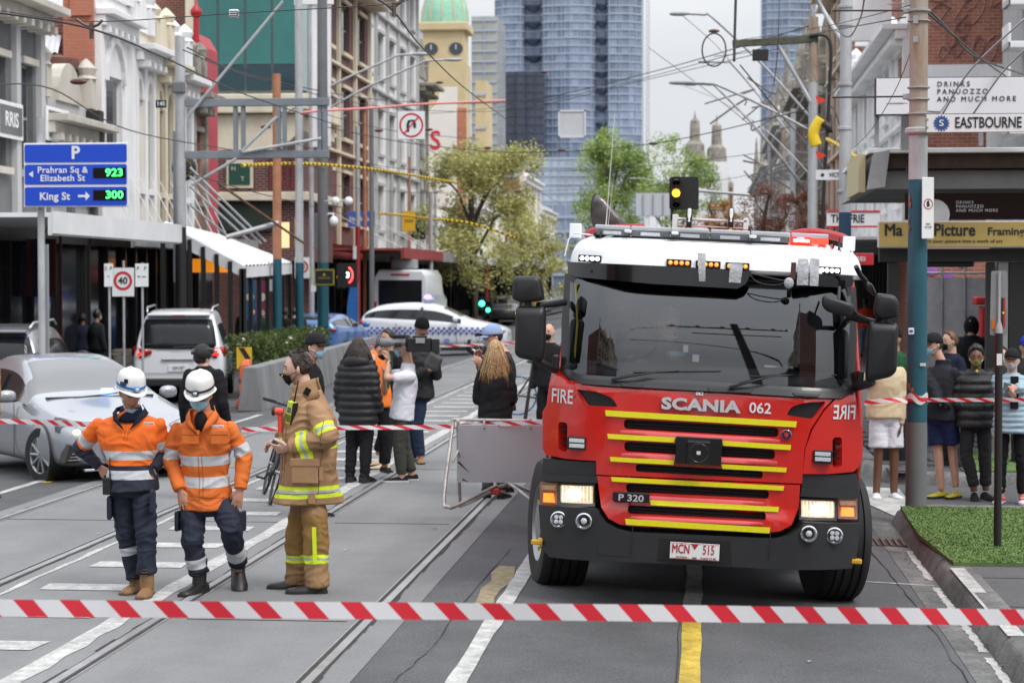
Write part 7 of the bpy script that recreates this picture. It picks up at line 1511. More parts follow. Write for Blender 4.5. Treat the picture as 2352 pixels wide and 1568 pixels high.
def tower(name,label,u0,u1,vtop,Yt,m,prof,zbot=0.,slab=slabm_):
 """prof: list of (t across, y forward) ; real storeys with slab edges and mullions"""
 A=at(u0,645,Yt);B_=at(u1,645,Yt);W_=(B_-A).x;z1=at((u0+u1)/2,vtop,Yt).z;root=thing(name,label,'tower',(A.x,Yt,0))
 P=[(t*W_,y)for t,y in prof];q=MB();back=[(P[-1][0],30),(P[0][0],30)];q.prism(P+back,zbot,z1,axis='Z');q.build('facade',m,root)
 q=MB();k=zbot+3.6
 while k<z1:
  q.loft([[(x,y-.5,k),(x,y+.3,k),(x,y+.3,k+.55),(x,y-.5,k+.55)]for x,y in P]);k+=3.6
 q.build('floor_slabs',slab,root)
 q=MB()
 for i in range(len(P)-1):
  d=Vector((P[i+1][0]-P[i][0],P[i+1][1]-P[i][1],0));n_=max(1,int(d.length/3.2))
  for k in range(n_):x=P[i][0]+d.x*k/n_;y=P[i][1]+d.y*k/n_;q.span((x-.12,y-.4,zbot),(x+.12,y+.2,z1))
 q.build('mullions',slab,root);return root,W_,z1
t1,W1,z1_=tower('glass_tower','tall blue-grey glass tower with scalloped balconies at the end of the street',1135,1473,-320,900,fa,[(0,4),(.06,0),(.18,-1),(.22,3),(.30,3),(.34,-2),(.52,-4),(.66,-2),(.70,3),(.745,3),(.78,-1),(.92,0),(1,5)],at(1300,366,900).z)
for (t0,t1a)in ((.20,.33),(.69,.77)):
 k=at(1300,362,900).z
 while k<z1_:
  xc=W1*(t0+t1a)/2;w_=W1*(t1a-t0)/2
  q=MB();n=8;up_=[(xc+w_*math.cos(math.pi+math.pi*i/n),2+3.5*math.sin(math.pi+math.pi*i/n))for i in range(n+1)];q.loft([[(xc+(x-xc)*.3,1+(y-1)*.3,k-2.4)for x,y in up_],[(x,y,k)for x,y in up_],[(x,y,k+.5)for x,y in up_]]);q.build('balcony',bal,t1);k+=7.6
tower('dark_tower','darker glass block standing in front of the tall tower',1140,1250,165,880,fb,[(0,0),(.42,0),(.44,-2),(.60,-2),(.62,0),(1,0)],at(1200,362,880).z,mat('dark slab',(.045,.055,.08),.6))
t_,_,_=tower('podium','pale podium block below the glass tower',1160,1480,362,850,facmat('podium glass',(.34,.39,.46),(.40,.45,.52),(.46,.50,.56),(4,2.2)),[(0,0),(.5,-2),(1,0)])
tower('glass_tower','second blue-grey tower behind the right-hand poles',1748,1872,-200,900,fa,[(0,3),(.1,0),(.5,-2),(.9,0),(1,3)])
tower('office_block','yellowish grey office block between the dome and the tall tower',1084,1142,38,700,facmat('office facade',(.30,.30,.28),(.36,.34,.26),(.28,.34,.40),(4,3.4)),[(0,0),(1,0)])
tower('office_block','blue glass block low behind the street trees',1210,1330,470,500,fa,[(0,0),(1,0)])
cr=thing('crane_mast','thin lattice crane mast beside the tall tower','crane',(at(1487,645,920).x,920,0));q=MB()
for x in (-.6,.6):q.cyl((x,0,0),(x,0,150),.15,n=4)
for k in range(60):q.cyl((-.6,0,k*2.5),(.6,0,k*2.5+2.5),.1,n=4)
q.build('lattice',steel,cr)
for (u_,v_,lab)in ((1595,252,'distant ornate turret with a gilded finial'),(1645,262,'distant slender turret right of the first')):
 t=thing('distant_turret',lab,'turret',(at(u_,645,260).x,260,0));z=at(u_,v_,260).z;MB().lathe([(2.2,0),(2.2,z-9),(1.5,z-8),(1.2,z-4.5),(.7,z-4),(.6,z-1.5),(.15,z-1),(0,z)],n=10).build('turret_body',weath,t)
w_=thing('far_block','white boxy building left of the truck signal','building',(at(1590,645,170).x,170,0));MB().span((-2,0,0),(3,8,at(1590,372,170).z)).build('wall',gwhite,w_)
# buildings behind the camera, seen only as reflections in glass and paint
for k in range(3):
 shop('shop_building',['brick shop behind the camera on the left','cream shop behind the camera on the left','grey shop behind the camera on the left'][k],-1,-14.5,-14-k*14,-1-k*14,[9,11,8.5][k],[brr,cream,ggrey][k],cream,4,2,awn=(3.1,aw_g),parapet='arch')
 shop('shop_building',['tall dark stone building behind the camera on the right','brick shop behind the camera on the right','white shop behind the camera on the right'][k],1,5.4,-16-k*14,-3-k*14,[12,9,10][k],[weath,brr,gwhite][k],cream,4,2,awn=(3.1,aw_g),parapet='arch')
# ================================================================ TREES
def tree(name,label,base,H,spread,cm,n=7000,leaf=.16,trunk=.22,seed=1,clumps=46,low=.28,bare=False,lean=0.,droop=0.):
 rnd=random.Random(seed);root=thing(name,label,'tree',base);bark=mat('bark',(.085,.068,.055),.9,ns=(6,.35),bump=(20,.6))
 q=MB();T=[Vector((0,0,0)),Vector((lean*.3,0,H*.22)),Vector((lean*.7,0,H*.42)),Vector((lean,0,H*.72))];q.tube(T,[trunk,trunk*.8,trunk*.6,trunk*.2],9);tips=[]
 for k in range(22 if bare else 9):
  a=k*2.4+rnd.uniform(-.3,.3);z=H*rnd.uniform(low*.75,.6);b0=Vector((lean*z/H,0,z));r=spread*rnd.uniform(.45,.85);e=b0+Vector((math.cos(a)*r,math.sin(a)*r*.8,H*rnd.uniform(.15,.36)));m_=b0.lerp(e,.5)+Vector((0,0,H*.05));q.tube([b0,m_,e],[trunk*.42,trunk*.26,trunk*.08],6);tips.append(e)
  for j in range(3):t=m_.lerp(e,rnd.random());e2=t+Vector((rnd.uniform(-1,1),rnd.uniform(-1,1),rnd.uniform(.1,1)))*spread*.3;q.tube([t,e2],[trunk*.14,trunk*.04],5);tips.append(e2)
 q.build('trunk',bark,root,smooth=60)
 q=MB();cl=[]
 for k in range(clumps):
  if rnd.random()<.55 and tips:c=rnd.choice(tips)+Vector((rnd.gauss(0,.1),rnd.gauss(0,.1),rnd.gauss(0,.08)))*spread
  else:
   a=rnd.uniform(0,6.28);rr_=math.sqrt(rnd.random());zz_=rnd.uniform(low,.98);w_=math.sin(math.pi*min(1,max(.05,(zz_-low+.12)/(1.1-low))))**.6;c=Vector((lean*zz_+math.cos(a)*rr_*spread*w_,math.sin(a)*rr_*spread*w_,H*zz_))
  cl.append((c,spread*rnd.uniform(.13,.27)))
 for k in range(n):
  c,r=cl[k%clumps];d=Vector((rnd.gauss(0,1),rnd.gauss(0,1),rnd.gauss(0,.75))).normalized()*r*rnd.uniform(.35,1.1);p=c+d;p.z-=droop*rnd.random()*r
  a=Vector((rnd.gauss(0,1),rnd.gauss(0,1),rnd.gauss(0,.6))).normalized()*leaf*rnd.uniform(.6,1.3);b_=a.cross(Vector((rnd.gauss(0,1),rnd.gauss(0,1),rnd.gauss(0,1)))).normalized()*leaf*.5*(.25 if bare else 1)
  q.k=rnd.choice((0,0,1,2));q.add([p-a,p-b_,p+a,p+b_],[(0,1,2,3)])
 o=q.build('crown',cm,root,fix=False);return root
def leafm(name,c):
 out=[mat(name+' '+s,tuple(x*k for x in c),.7)for s,k in (('mid',1),('light',1.45),('deep',.65))]
 for m in out:  # thin leaves let light through
  t=m.node_tree;tr=t.nodes.new('ShaderNodeBsdfTranslucent');tr.inputs[0].default_value=t.nodes['Principled BSDF'].inputs['Base Color'].default_value;mi=t.nodes.new('ShaderNodeMixShader');mi.inputs[0].default_value=.42
  t.links.new(t.nodes['Principled BSDF'].outputs[0],mi.inputs[1]);t.links.new(tr.outputs[0],mi.inputs[2]);t.links.new(mi.outputs[0],t.nodes['Material Output'].inputs[0])
 return out
yg=leafm('leaf yellow green',(.50,.49,.20));lg=leafm('leaf fresh green',(.33,.43,.14));dg=leafm('leaf dark green',(.04,.085,.025));rb=leafm('twig red brown',(.24,.10,.065));ob=leafm('leaf orange',(.40,.20,.03));hg=leafm('hedge green',(.07,.10,.025))
def T_(u,vb,vt,Y,spread_px,**k):
 b_=at(u,645,Y);zt_=at(u,vt,Y).z;z0=gz(b_.x)if b_.x<1.9 else -.05;return dict(base=(b_.x,Y,z0),H=zt_-z0,spread=spread_px*pxm(Y),**k)
tree('plane_tree','yellowish green street tree left of the tall tower',cm=yg,n=15000,leaf=.095,clumps=130,seed=3,low=.25,**T_(1098,0,330,92,150),lean=-.4)
tree('plane_tree','lower olive street tree spreading right toward the truck exhaust',cm=yg,n=8000,leaf=.10,clumps=80,seed=9,low=.2,**T_(1200,0,480,108,120))
tree('plane_tree','bright green street tree behind the truck aerial',cm=lg,n=14000,leaf=.11,clumps=90,seed=5,low=.3,droop=1.2,**T_(1395,0,285,125,110))
tree('plane_tree','bright green street tree behind the blank roadside panel',cm=lg,n=10000,leaf=.11,clumps=80,seed=8,low=.28,**T_(1545,0,300,138,110))
tree('plane_tree','dark green tree beside the green traffic signal',cm=dg,n=5000,leaf=.14,clumps=30,seed=12,low=.15,**T_(1082,0,570,125,42))
tree('bare_tree','red-brown twiggy tree behind the truck roof',cm=rb,n=3800,leaf=.11,clumps=70,seed=15,low=.25,bare=True,**T_(1745,0,420,56,100))
tree('bare_tree','red-brown twiggy tree beside the right-hand poles',cm=rb,n=3400,leaf=.11,clumps=70,seed=17,low=.25,bare=True,**T_(1860,0,430,50,80))
tree('bare_tree','orange-leaved thin tree behind the ladder rack',cm=[ob[0],rb[0],ob[1]],n=3000,leaf=.11,clumps=45,seed=19,low=.3,bare=True,**T_(1660,0,440,62,70))
# planter with hedge
pl=thing('planter_wall','grey concrete barrier wall curving along the left lane beside the hedge','barrier',(0,0,0));conc=mat('barrier concrete',(.20,.205,.21),.85,ns=(1.6,.25),streak=(1,1,.3),bump=(30,.3))
PW=[gp(575,945),gp(660,912),gp(775,868),gp(850,838)]
for i in range(3):
 a,c=PW[i],PW[i+1];n=max(1,int((c-a).length/2.2))
 for k in range(n):
  p,r=a.lerp(c,k/n),a.lerp(c,(k+.985)/n);nv=Vector((p.y-r.y,r.x-p.x,0)).normalized()*.18
  f_=lambda p:[p+nv*1.3+Vector((0,0,0)),p+nv*.7+Vector((0,0,.80)),p-nv*.7+Vector((0,0,.80)),p-nv*1.3]
  MB().loft([f_(p),f_(r)]).build('concrete_block',conc,pl,bevel=.02)
hd=thing('hedge','green hedge with pale flowers growing behind the concrete barrier','hedge',(0,0,0));q=MB();rnd=random.Random(2);ha,hb_=gp(650,915),gp(775,868)
for k in range(9000):
 t=rnd.random();p=ha.lerp(hb_,t)+Vector((-.75+rnd.uniform(-.5,.5),rnd.uniform(0,.8),.45+.72*math.sqrt(rnd.random())*(1+.15*math.sin(t*40))));a=Vector((rnd.gauss(0,1),rnd.gauss(0,1),rnd.gauss(0,1))).normalized()*.055;b_=a.cross(Vector((rnd.gauss(0,1),rnd.gauss(0,1),rnd.gauss(0,1)))).normalized()*.028;q.k=rnd.choice((0,1,2,0,3 if rnd.random()<.25 else 1));q.add([p-a,p-b_,p+a,p+b_],[(0,1,2,3)])
q.build('leaves',hg+[mat('pale flower',(.5,.48,.38),.8)],hd,fix=False)
# ================================================================ STREET FURNITURE
teal=mat('teal pole paint',(.012,.085,.12),.45,ns=(5,.12));tealr=teal;galp=mat('pole galvanised',(.42,.43,.44),.5,.2,ns=(3,.22),streak=(1,1,.4));rustp=mat('rust stained pole',(.40,.39,.35),.7,ns=(2.6,.5),col2=(.24,.13,.055),streak=(1.5,1.5,.35));orp=mat('orange painted pole',(.38,.17,.09),.7,ns=(3,.2));redpole=mat('red pole',(.28,.02,.025),.5)
def pole(name,label,u,vbase,Y,vtop,wpx,segs,cat='pole',z0=None,group=None,taper=.85):
 """segs: list of (v from top down, material)"""
 x=at(u,645,Y).x;zb=z0 if z0 is not None else (-.03 if (x>2 or x<-11)else gz(x));root=thing(name,label,cat,(x,Y,zb),0,group);r=wpx*pxm(Y)/2;ztop=at(u,vtop,Y).z-zb
 lv=[ztop]+[at(u,v,Y).z-zb for v,_ in segs[1:]]+[0]
 for i,(v,m)in enumerate(segs):
  r1=r*(taper+(1-taper)*(1-lv[i]/ztop));r2=r*(taper+(1-taper)*(1-lv[i+1]/ztop));MB().cyl((0,0,lv[i+1]),(0,0,lv[i]-.002),r2,r1,n=18).build(['pole_top','pole_middle','pole_base','pole_foot'][min(i,3)],m,root,smooth=40)
 return root,r
# big pole by the turf
bp_,br_=pole('tram_pole','thick teal and rust-stained tram pole standing at the turf corner',2107,1158,20.6,-60,48,[(-60,rustp),(535*1.0,None)][:1]+[(310,galp),(413,teal),(968,dgrey)],taper=.80,z0=-.02)
for v_,h_,rr_,m_ in ((310,.06,.135,galp),(30,.03,.115,gal),(52,.02,.115,gal),(205,.02,.115,gal),(232,.022,.115,gal),(265,.02,.115,gal)):z=at(2107,v_,20.6).z;MB().lathe([(rr_-.02,z+.02),(rr_,z+.022+h_*.3),(rr_,z+.02+h_),(rr_-.02,z+.02+h_*1.2)],n=20).build('pole_band',m_,bp_,smooth=40)
rustc=mat('flaked rust patch',(.30,.11,.04),.9,ns=(20,.5));rnd=random.Random(6)
for v_,a_ in ((455,-2.6),(470,-2.5),(505,-2.65),(525,-2.6),(700,-2.9),(885,-2.4),(895,-2.1),(1105,-2.9),(880,-2.75)):
 z=at(2107,v_,20.6).z+.02;rad=br_*.97;P=[(rad*math.cos(a_+da)*1.012,rad*math.sin(a_+da)*1.012,z+dz)for da,dz in [(rnd.uniform(.05,.2)*math.cos(t),rnd.uniform(.015,.06)*math.sin(t))for t in [k*.9 for k in range(7)]]];MB().add(P,[tuple(range(7))]).build('paint_flake',rustc,bp_,fix=False)
def on_pole(u,v,w_,h_,m,nm,Y=20.6,dy=-.125,parent=None,d=.006):
 p=at(u,v,Y+dy)-(parent or bp_).location;return MB().box(p,(w_,d,h_)).build(nm,m,parent or bp_)
on_pole(2093,760,.055,.065,white,'sticker',dy=-.118);on_pole(2093,760,.035,.024,mat('sticker blue',(.02,.08,.6),.5),'sticker_print',dy=-.123);on_pole(2120,1083-0,.0,.0,white,'x')if False else None
on_pole(2120,837,.06,.03,mat('sticker pale',(.6,.6,.55),.6),'sticker',dy=-.112);on_pole(2103,45,.05,.08,gal,'junction_plate',dy=-.118);on_pole(2103,90,.05,.06,gal,'junction_plate',dy=-.116)
for v_,n_ in ((25,1),(222,1)):
 p0=at(2085,v_,20.6)-bp_.location;p1=at(1912,v_+(2 if v_>100 else 0),20.6)-bp_.location;MB().cyl(p0,p1,.009,n=8).build('bracket_rod',black,bp_);MB().box(p0+Vector((.0,0,0)),(.10,.06,.06)).build('clamp',gal,bp_,bevel=.01)
 dz=.07 if v_<100 else -.07;q=MB()
 for k in range(9):q.lathe([(.004,0),(.016,.006),(.004,.012)],(p0.x-.06-k*.017,p0.y,p0.z+dz),axis='X',n=8)
 q.cyl((p0.x-.22,p0.y,p0.z+dz),(p0.x,p0.y,p0.z+dz),.004,n=6);q.build('insulator_spring',gal,bp_)
lettering('6',.09,trim,at(2083,392,20.46)-bp_.location,bp_,bold=.01,sx=.7)
# street-name blade, flagged parking plate
def sign(name,label,c,w_,h_,face=white_sign,edge=steel,cat='sign',d=.02,rz=0.,group=None):
 t=thing(name,label,cat,c,rz,group);MB().box((0,.004,0),(w_,d,h_)).build('backing',edge,t,bevel=.004);MB().box((0,-d/2-.0,0),(w_*.985,.006,h_*.97)).build('face',face,t);return t
e=sign('street_name_sign','white street name blade with blue cog crest fixed to the thick pole',at(2262,283,20.35),258*pxm(20.35),40*pxm(20.35))
lettering('EASTBOURNE',.152,trim,(-.30,-.018,0),e,align='LEFT',bold=.012,sx=.70);lettering('ST',.075,trim,(.488,-.018,.03),e,align='LEFT',bold=.01,sx=.8)
q=MB();q.lathe([(0,-.016),(.066,-.016)],(-.43,0,0),axis='Y',n=24,caps=False)
for k in range(16):a=k*6.2832/16;q.box((-.43+.072*math.cos(a),-.016,.072*math.sin(a)),(.014,.003,.014))
q.build('crest',mat('crest blue',(.03,.08,.25),.5),e);lettering('S',.09,white_sign,(-.43,-.020,0),e,bold=.01,sx=1.2)
for k in (0,1):MB().box((-.575,-.01,.04-.08*k),(.03,.02,.02)).build('bracket',steel,e)
fs=thing('parking_plate','narrow white plate with red circle fixed edge-on to the teal pole','sign',at(2131,478,20.45),R(28));MB().box((0,0,0),(.14,.012,.62)).build('face',white_sign,fs,bevel=.01);MB().lathe([(.045,-.009),(.055,-.009)],(0,0,.04),axis='Y',n=20,caps=False).build('ring',pr,fs);MB().prism([(-.015,-.03),(.02,-.02),(.005,.04),(-.02,.02)],-.01,-.007).build('pictogram',trim,fs).location=(0,0,.04);lettering('NO\nSTOP',.035,trim,(0,-.008,-.18),fs,extrude=.0005)
# grey back of a sign on a black post
sb=thing('sign_post','black post on the turf carrying the grey back of a street sign','sign',(at(2291,1243,17.45).x,17.45,0));z_=lambda v:at(2291,v,17.45).z;r_=.028
MB().cyl((0,0,.0),(0,0,z_(765)),.033,n=14).build('post',trim,sb,smooth=40);MB().lathe([(.033,z_(765)),(.03,z_(750)),(.012,z_(735)),(.012,z_(625))],n=12).build('post_neck',gal,sb,smooth=40)
MB().prism(rounded([(-.075,z_(770)),(.072,z_(770)),(.066,z_(622)),(-.068,z_(622))],.02),.012,.018).build('sign_back',mat('sign back grey',(.26,.265,.27),.5,.3,ns=(4,.1)),sb)
for i,(m_,a,c)in enumerate(((mat('flag black',(.01,.01,.012),.6),.02,.036),(mat('flag red',(.45,.02,.02),.6),.036,.052))):MB().span((a,.006,z_(752)),(c,.010,z_(684))).build('flag_sticker',m_,sb)
MB().lathe([(0,.003),(.010,.003)],(.036,0,z_(718)),axis='Y',n=16,caps=False).build('flag_disc',mat('flag yellow',(.75,.62,.02),.6),sb);MB().span((-.062,.006,z_(756)),(-.03,.010,z_(733))).build('sticker',mat('sticker orange',(.5,.15,.02),.6),sb)
MB().box((0,-.034,z_(825)),(.045,.003,.10)).build('label',white_sign,sb)
# parking guidance sign
gs=thing('parking_guidance_sign','large blue parking guidance sign with green digits on a silver pole','sign',at(175,402,30));px3=pxm(30);bl=mat('guide blue',(.008,.065,.55),.4);grnl=mat('green digits lit',(.05,1,.2),.4,emit=((.06,1,.16),2.2))
MB().box((0,.02,0),(248*px3,.08,148*px3)).build('sign_backing',white_sign,gs,bevel=.01)
for vt,vb in ((332,373),(378,424),(430,473)):MB().prism(rounded([(-121*px3,(402-vb)*px3),(121*px3,(402-vb)*px3),(121*px3,(402-vt)*px3),(-121*px3,(402-vt)*px3)],.03),-.028,-.02).build('blue_panel',bl,gs)
def gt(s,size,u,v,m=white_sign,**k):return lettering(s,size,m,((u-175)*px3,-.032,(402-v)*px3),gs,**k)
gt('P',.27,175,352,bold=.03);gt('Prahran Sq &',.135,144,391,bold=.02,spacing=1.08,sx=1.03);gt('Elizabeth St',.135,144,410,bold=.02,spacing=1.08,sx=1.03);gt('King St',.16,125,452,bold=.025,spacing=1.05)
MB().prism([(0,.05),(0,-.05),(-.07,0)],-.034,-.03).build('arrow',white_sign,gs).location=((74-175)*px3,0,(402-400)*px3)
MB().prism([(-.09,.018),(.03,.018),(.03,.07),(.10,0),(.03,-.07),(.03,-.018),(-.09,-.018)],-.034,-.03).build('arrow',white_sign,gs).location=((194-175)*px3,0,(402-451)*px3)
for v_,t in ((398,'923'),(449,'300')):MB().box(((255-175)*px3,-.03,(402-v_)*px3),(76*px3,.016,23*px3)).build('display',gloss_black,gs);lettering(t,.165,grnl,((267-175)*px3,-.041,(402-v_)*px3),gs,bold=.018,sx=1.15)
x_=at(97,645,30.15).x-gs.location.x;MB().cyl((x_,.12,-4.0),(x_,.12,.9),.055,n=14).build('pole',galp,gs,smooth=40)
sp2=thing('silver_sign_back','narrow folded sign seen edge-on against the silver pole','sign',at(106,650,30.2));MB().box((0,0,-.35),(.09,.02,1.9)).build('backing',mat('edge grey',(.35,.37,.39),.5,.3),sp2,bevel=.005)
# speed and parking signs
def speed(name,label,u,v,Y,s_,post=None,extra=False,ch=0):
 t=sign(name,label,at(u,v,Y),s_,s_*(1.28 if not extra else 1.4));zc=.06*s_;MB().lathe([(s_*.30,-.018),(s_*.42,-.018)],(0,0,zc),axis='Y',n=32,caps=False).build('red_ring',mat('signal red',(.55,.02,.03),.5),t);lettering('40',s_*.42,trim,(0,-.02,zc),t,bold=.02)
 if post:MB().cyl((0,.03,-post),(0,.03,.4),.025,n=8).build('post',gal,t)
 return t
speed('speed_sign','forty speed sign between the two parking plates on the left',283,648,36,.42,2.2);speed('speed_sign','smaller forty speed sign on the second teal pole',694,615,54,.42,extra=True)
for u_,w_,r1,lab in ((250,.16,25,'narrow white parking plate left of the forty sign'),(326,.235,0,'wider white parking plate right of the forty sign')):
 t=sign('parking_plate',lab,at(u_,632,34),w_,.41);lettering('P',.09,mat('parking green',(.02,.2,.07),.6),(w_*.28,-.02,.12),t);lettering('S' if r1 else 'P',.09,pr if r1 else MATS['parking green'],(-w_*.28,-.02,.12),t);lettering('8am - 6pm' if not r1 else '9-5',.035,trim,(0,-.02,-.02),t);MB().cyl((0,.03,-2.3),(0,.03,.22),.022,n=8).build('post',gal,t)
# tram span poles on the left
gp1,_=pole('tram_pole','silver pole with a black foot beside the white canopy',416,900,44,85,27,[(85,galp),(522,trim)]);MB().box((-.13,.06,4.0),(.10,.10,3.4)).build('side_channel',mat('channel grey',(.28,.31,.34),.5,.2),gp1)
MB().box((.0,-.1,at(416,100,36).z),(.26,.2,.25)).build('pole_cap_box',dgrey,gp1,bevel=.03)
PL={}
for k,(u_,Y,vt,w_,sg,lab)in enumerate(((637,50,170,22,[(170,orp),(595,teal)],'orange-topped tram pole with teal foot'),(688,53,-40,20,[(-40,galp),(603,teal)],'silver tram pole with teal foot carrying the small forty sign'),(742,57,-40,26,[(-40,dgrey),(603,teal)],'dark tram pole with globe cameras and teal foot'),(822,72,290,12,[(290,galp),(520,redpole)],'pole painted red below with an orange band'),(716,60,-40,12,[(-40,galp)],'thin silver pole between the two gantry posts'),(854,66,250,12,[(250,dgrey),(560,dgrey)],'thin dark pole in front of the grey building'),(838,74,260,10,[(260,orp),(500,orp)],'thin orange pole in front of the pale building'),(941,88,360,7,[(360,orp)],'thin orange pole below the no U-turn sign'),(990,80,440,10,[(440,galp)],'short grey pole beside the olive tree'),(900,90,400,9,[(400,galp),(590,redpole)],'red-footed pole behind the white van'),(1000,100,380,7,[(380,galp),(600,redpole)],'red-footed pole right of the white van'))):
 PL[k],_=pole('tram_pole' if k<4 else 'street_pole',lab,u_,800,Y,vt,w_,sg)
gt_=thing('gantry','grey steel gantry of two beams and uprights fixed to the silver pole','gantry',at(590,300,42));pg=pxm(42);gm_=mat('gantry grey',(.20,.225,.25),.5,.2,ns=(2,.15))
for v_ in (236,355):MB().box((0,0,(300-v_)*pg),(335*pg,.16,17*pg)).build('beam',gm_,gt_,bevel=.01)
for u_ in (540,558,641,655,736,748):MB().box(((u_-590)*pg,-.02 if u_%2 else .02,(300-296)*pg),(9*pg,.10,118*pg)).build('upright',gm_,gt_)
for a,c in (((440,425),(545,365)),((558,348),(640,270)),((560,350),(742,320)),((430,270),(655,8))):MB().cyl(((a[0]-590)*pg,-.12,(300-a[1])*pg),((c[0]-590)*pg,-.12,(300-c[1])*pg),.035,n=8).build('brace',galp,gt_)
for k,(a,c)in enumerate((((436,385),(610,555)),((436,405),(600,560)),((436,428),(575,556)),((436,470),(520,540)),((500,420),(700,560)),((520,545),(640,512)))):
 t=thing('stay_rod',['upper pale awning stay rod from the silver pole','second pale awning stay rod from the silver pole','third pale awning stay rod from the silver pole','lowest short awning stay rod by the silver pole','rust-coloured stay rod crossing behind the orange pole','thick pale strut above the white canopy'][k],'rod',at(*a,46));MB().cyl((0,0,0),at(*c,46.5)-t.location,.03 if k<5 else .06,n=8).build('rod',galp if k!=4 else mat('rust',(.12,.06,.035),.8),t)
tr_=thing('triple_conduit','three white vertical conduits joined at the top near the green glass','conduit',at(732,60,60));pc=pxm(60)
for dx in (-44,-10,22):MB().box((dx*pc,0,(60-170)*pc),(10*pc,.1,330*pc)).build('conduit',gwhite,tr_)
MB().box((-10*pc,-.05,(60-6)*pc),(90*pc,.12,12*pc)).build('header',gwhite,tr_)
def plate(name,label,u,v,Y,w_,h_,face,cat='sign',text=None,tm=None,ts=.5,edge=steel,**k):
 s_=pxm(Y);t=sign(name,label,at(u,v,Y),w_*s_,h_*s_,face,edge,cat)
 if text:lettering(text,h_*s_*ts,tm or trim,(0,-.018,0),t,bold=.02,**k)
 return t
plate('number_plate_sign','small black plate numbered one four five on the facade line',370,239,45,25,18,trim,text='145',tm=white_sign,ts=.75)
rs=thing('round_sign','round black and gold sign behind the silver pole','sign',at(423,387,47));MB().lathe([(0,-.05),(.26,-.05),(.30,-.02),(.30,.05)],axis='Y',n=28).build('disc',trim,rs,smooth=40);MB().lathe([(.20,-.055),(.215,-.055)],axis='Y',n=28,caps=False).build('gold_ring',mat('gold',(.5,.36,.08),.4,.5),rs);MB().lathe([(.30,-.02),(.325,-.03),(.325,.03)],axis='Y',n=28).build('rim',galp,rs)
ut=plate('no_u_turn_sign','white square sign with a crossed-out U-turn arrow hanging from the wires',945,288,43,63,65,white_sign);MB().lathe([(.225,-.018),(.265,-.018)],axis='Y',n=36,caps=False).build('red_ring',MATS['signal red'],ut)
MB().tube([(-.075,-.02,-.14),(-.075,-.02,.03),(-.05,-.02,.09),(0,-.02,.115),(.05,-.02,.09),(.075,-.02,.03),(.075,-.02,-.06)],.03,6,flat=.15,side=(1,0,0)).build('arrow_shaft',trim,ut);MB().prism([(-.14,-.08),(-.01,-.08),(-.075,-.17)],-.022,-.018).build('arrow_head',trim,ut)if False else None
MB().box((0,-.026,0),(.028,.004,.47),Matrix.Rotation(R(42),3,'Y')).build('red_bar',MATS['signal red'],ut)
bs=thing('blank_hanging_sign','grey back of a square sign hanging over the street before the tower','sign',at(1314,285,43));MB().box((0,0,0),(.60,.02,.60)).build('backing',mat('sign back pale',(.52,.53,.55),.6,ns=(2,.08)),bs)
for a,c,w1,h1 in ((0,.28,.60,.035),(0,-.28,.60,.035),(.28,0,.035,.60),(-.28,0,.035,.60)):MB().box((a,-.02,c),(w1,.02,h1)).build('frame_bar',mat('frame pale',(.62,.63,.64),.5),bs)
plate('newspaper_sign','blue newspaper banner lettered in white behind the thin poles',830,503,76,62,36,mat('banner blue',(.05,.14,.55),.6),text='Herald Sun',tm=white_sign,ts=.42,sx=.8)
plate('taxi_sign','yellow taxi rank sign on a thin pole',939,508,84,30,46,mat('taxi yellow',(.72,.45,.02),.5),text='TAXI',ts=.2);plate('taxi_sign','small yellow sign above the green signal',1125,640,120,17,22,MATS['taxi yellow'])
t=plate('warning_board','black board with yellow border and lettering beside the amber signal',745,637,56,46,38,trim,edge=mat('board yellow',(.4,.36,.04),.5));lettering('AMBULANCE',.06,MATS['board yellow'],(0,-.02,-.02),t);MB().prism([(-.05,.05),(.05,.05),(0,.13)],-.02,-.016).build('triangle',MATS['board yellow'],t)
for v0,a in ((618,0),):
 for dx,dz,w1,h1 in ((0,.205,.55,.02),(0,-.205,.55,.02),(.268,0,.02,.42),(-.268,0,.02,.42)):MB().box((dx,-.02,dz),(w1,.012,h1)).build('border',MATS['board yellow'],t)
for k,(u_,v_,Y,w_,h_,m_,lab)in enumerate(((626,655,50,13,28,white_sign,'small pale notice under the white canopy corner'),(720,662,56,12,16,white_sign,'white notice on the second teal pole, below its speed sign'),(712,625,57,9,22,mat('green white notice',(.35,.6,.3),.5),'green and white notice beside the small speed sign'),(655,540,58,20,60,mat('lantern glow',(.9,.75,.4),.4,emit=((1,.8,.4),.5)),'pair of glowing yellow lanterns by the orange pole'),(686,535,58,20,70,mat('ochre banner',(.55,.38,.12),.6),'ochre vertical shop banner behind the silver pole'),(727,530,60,26,80,dgrey,'grey vertical shop banner with pale lettering'),(815,580,70,8,30,white_sign,'narrow white plate on the red-footed pole'),(958,520,95,40,60,mat('navy hoarding',(.02,.02,.06),.6),'navy hanging sign beyond the taxi sign'),(1210,632,160,16,10,bl,'tiny blue sign beside the truck mirror'))):
 plate('hanging_notice',lab,u_,v_,Y,w_,h_,m_)
for u_,v_,w_,c_,lab in ((1500,470,78,white_sign,'wide pale panel on legs behind the street trees'),):
 t=plate('roadside_panel',lab,u_,v_,60,w_,52,mat('panel pale grey',(.58,.60,.64),.5),cat='sign')
 for dx in (-.3,0,.3):MB().box((dx,-.03,0),(.03,.03,.62)).build('panel_strut',gal,t)
t=plate('street_name_sign','white street name blade starting VIC between the right-hand poles',1900,402,34,52,23,white_sign);lettering('VICT',.10,trim,(.03,-.02,0),t,bold=.01,align='LEFT',sx=.8);MB().lathe([(0,-.018),(.03,-.018)],(-.08,0,0),axis='Y',n=16,caps=False).build('crest',trim,t)
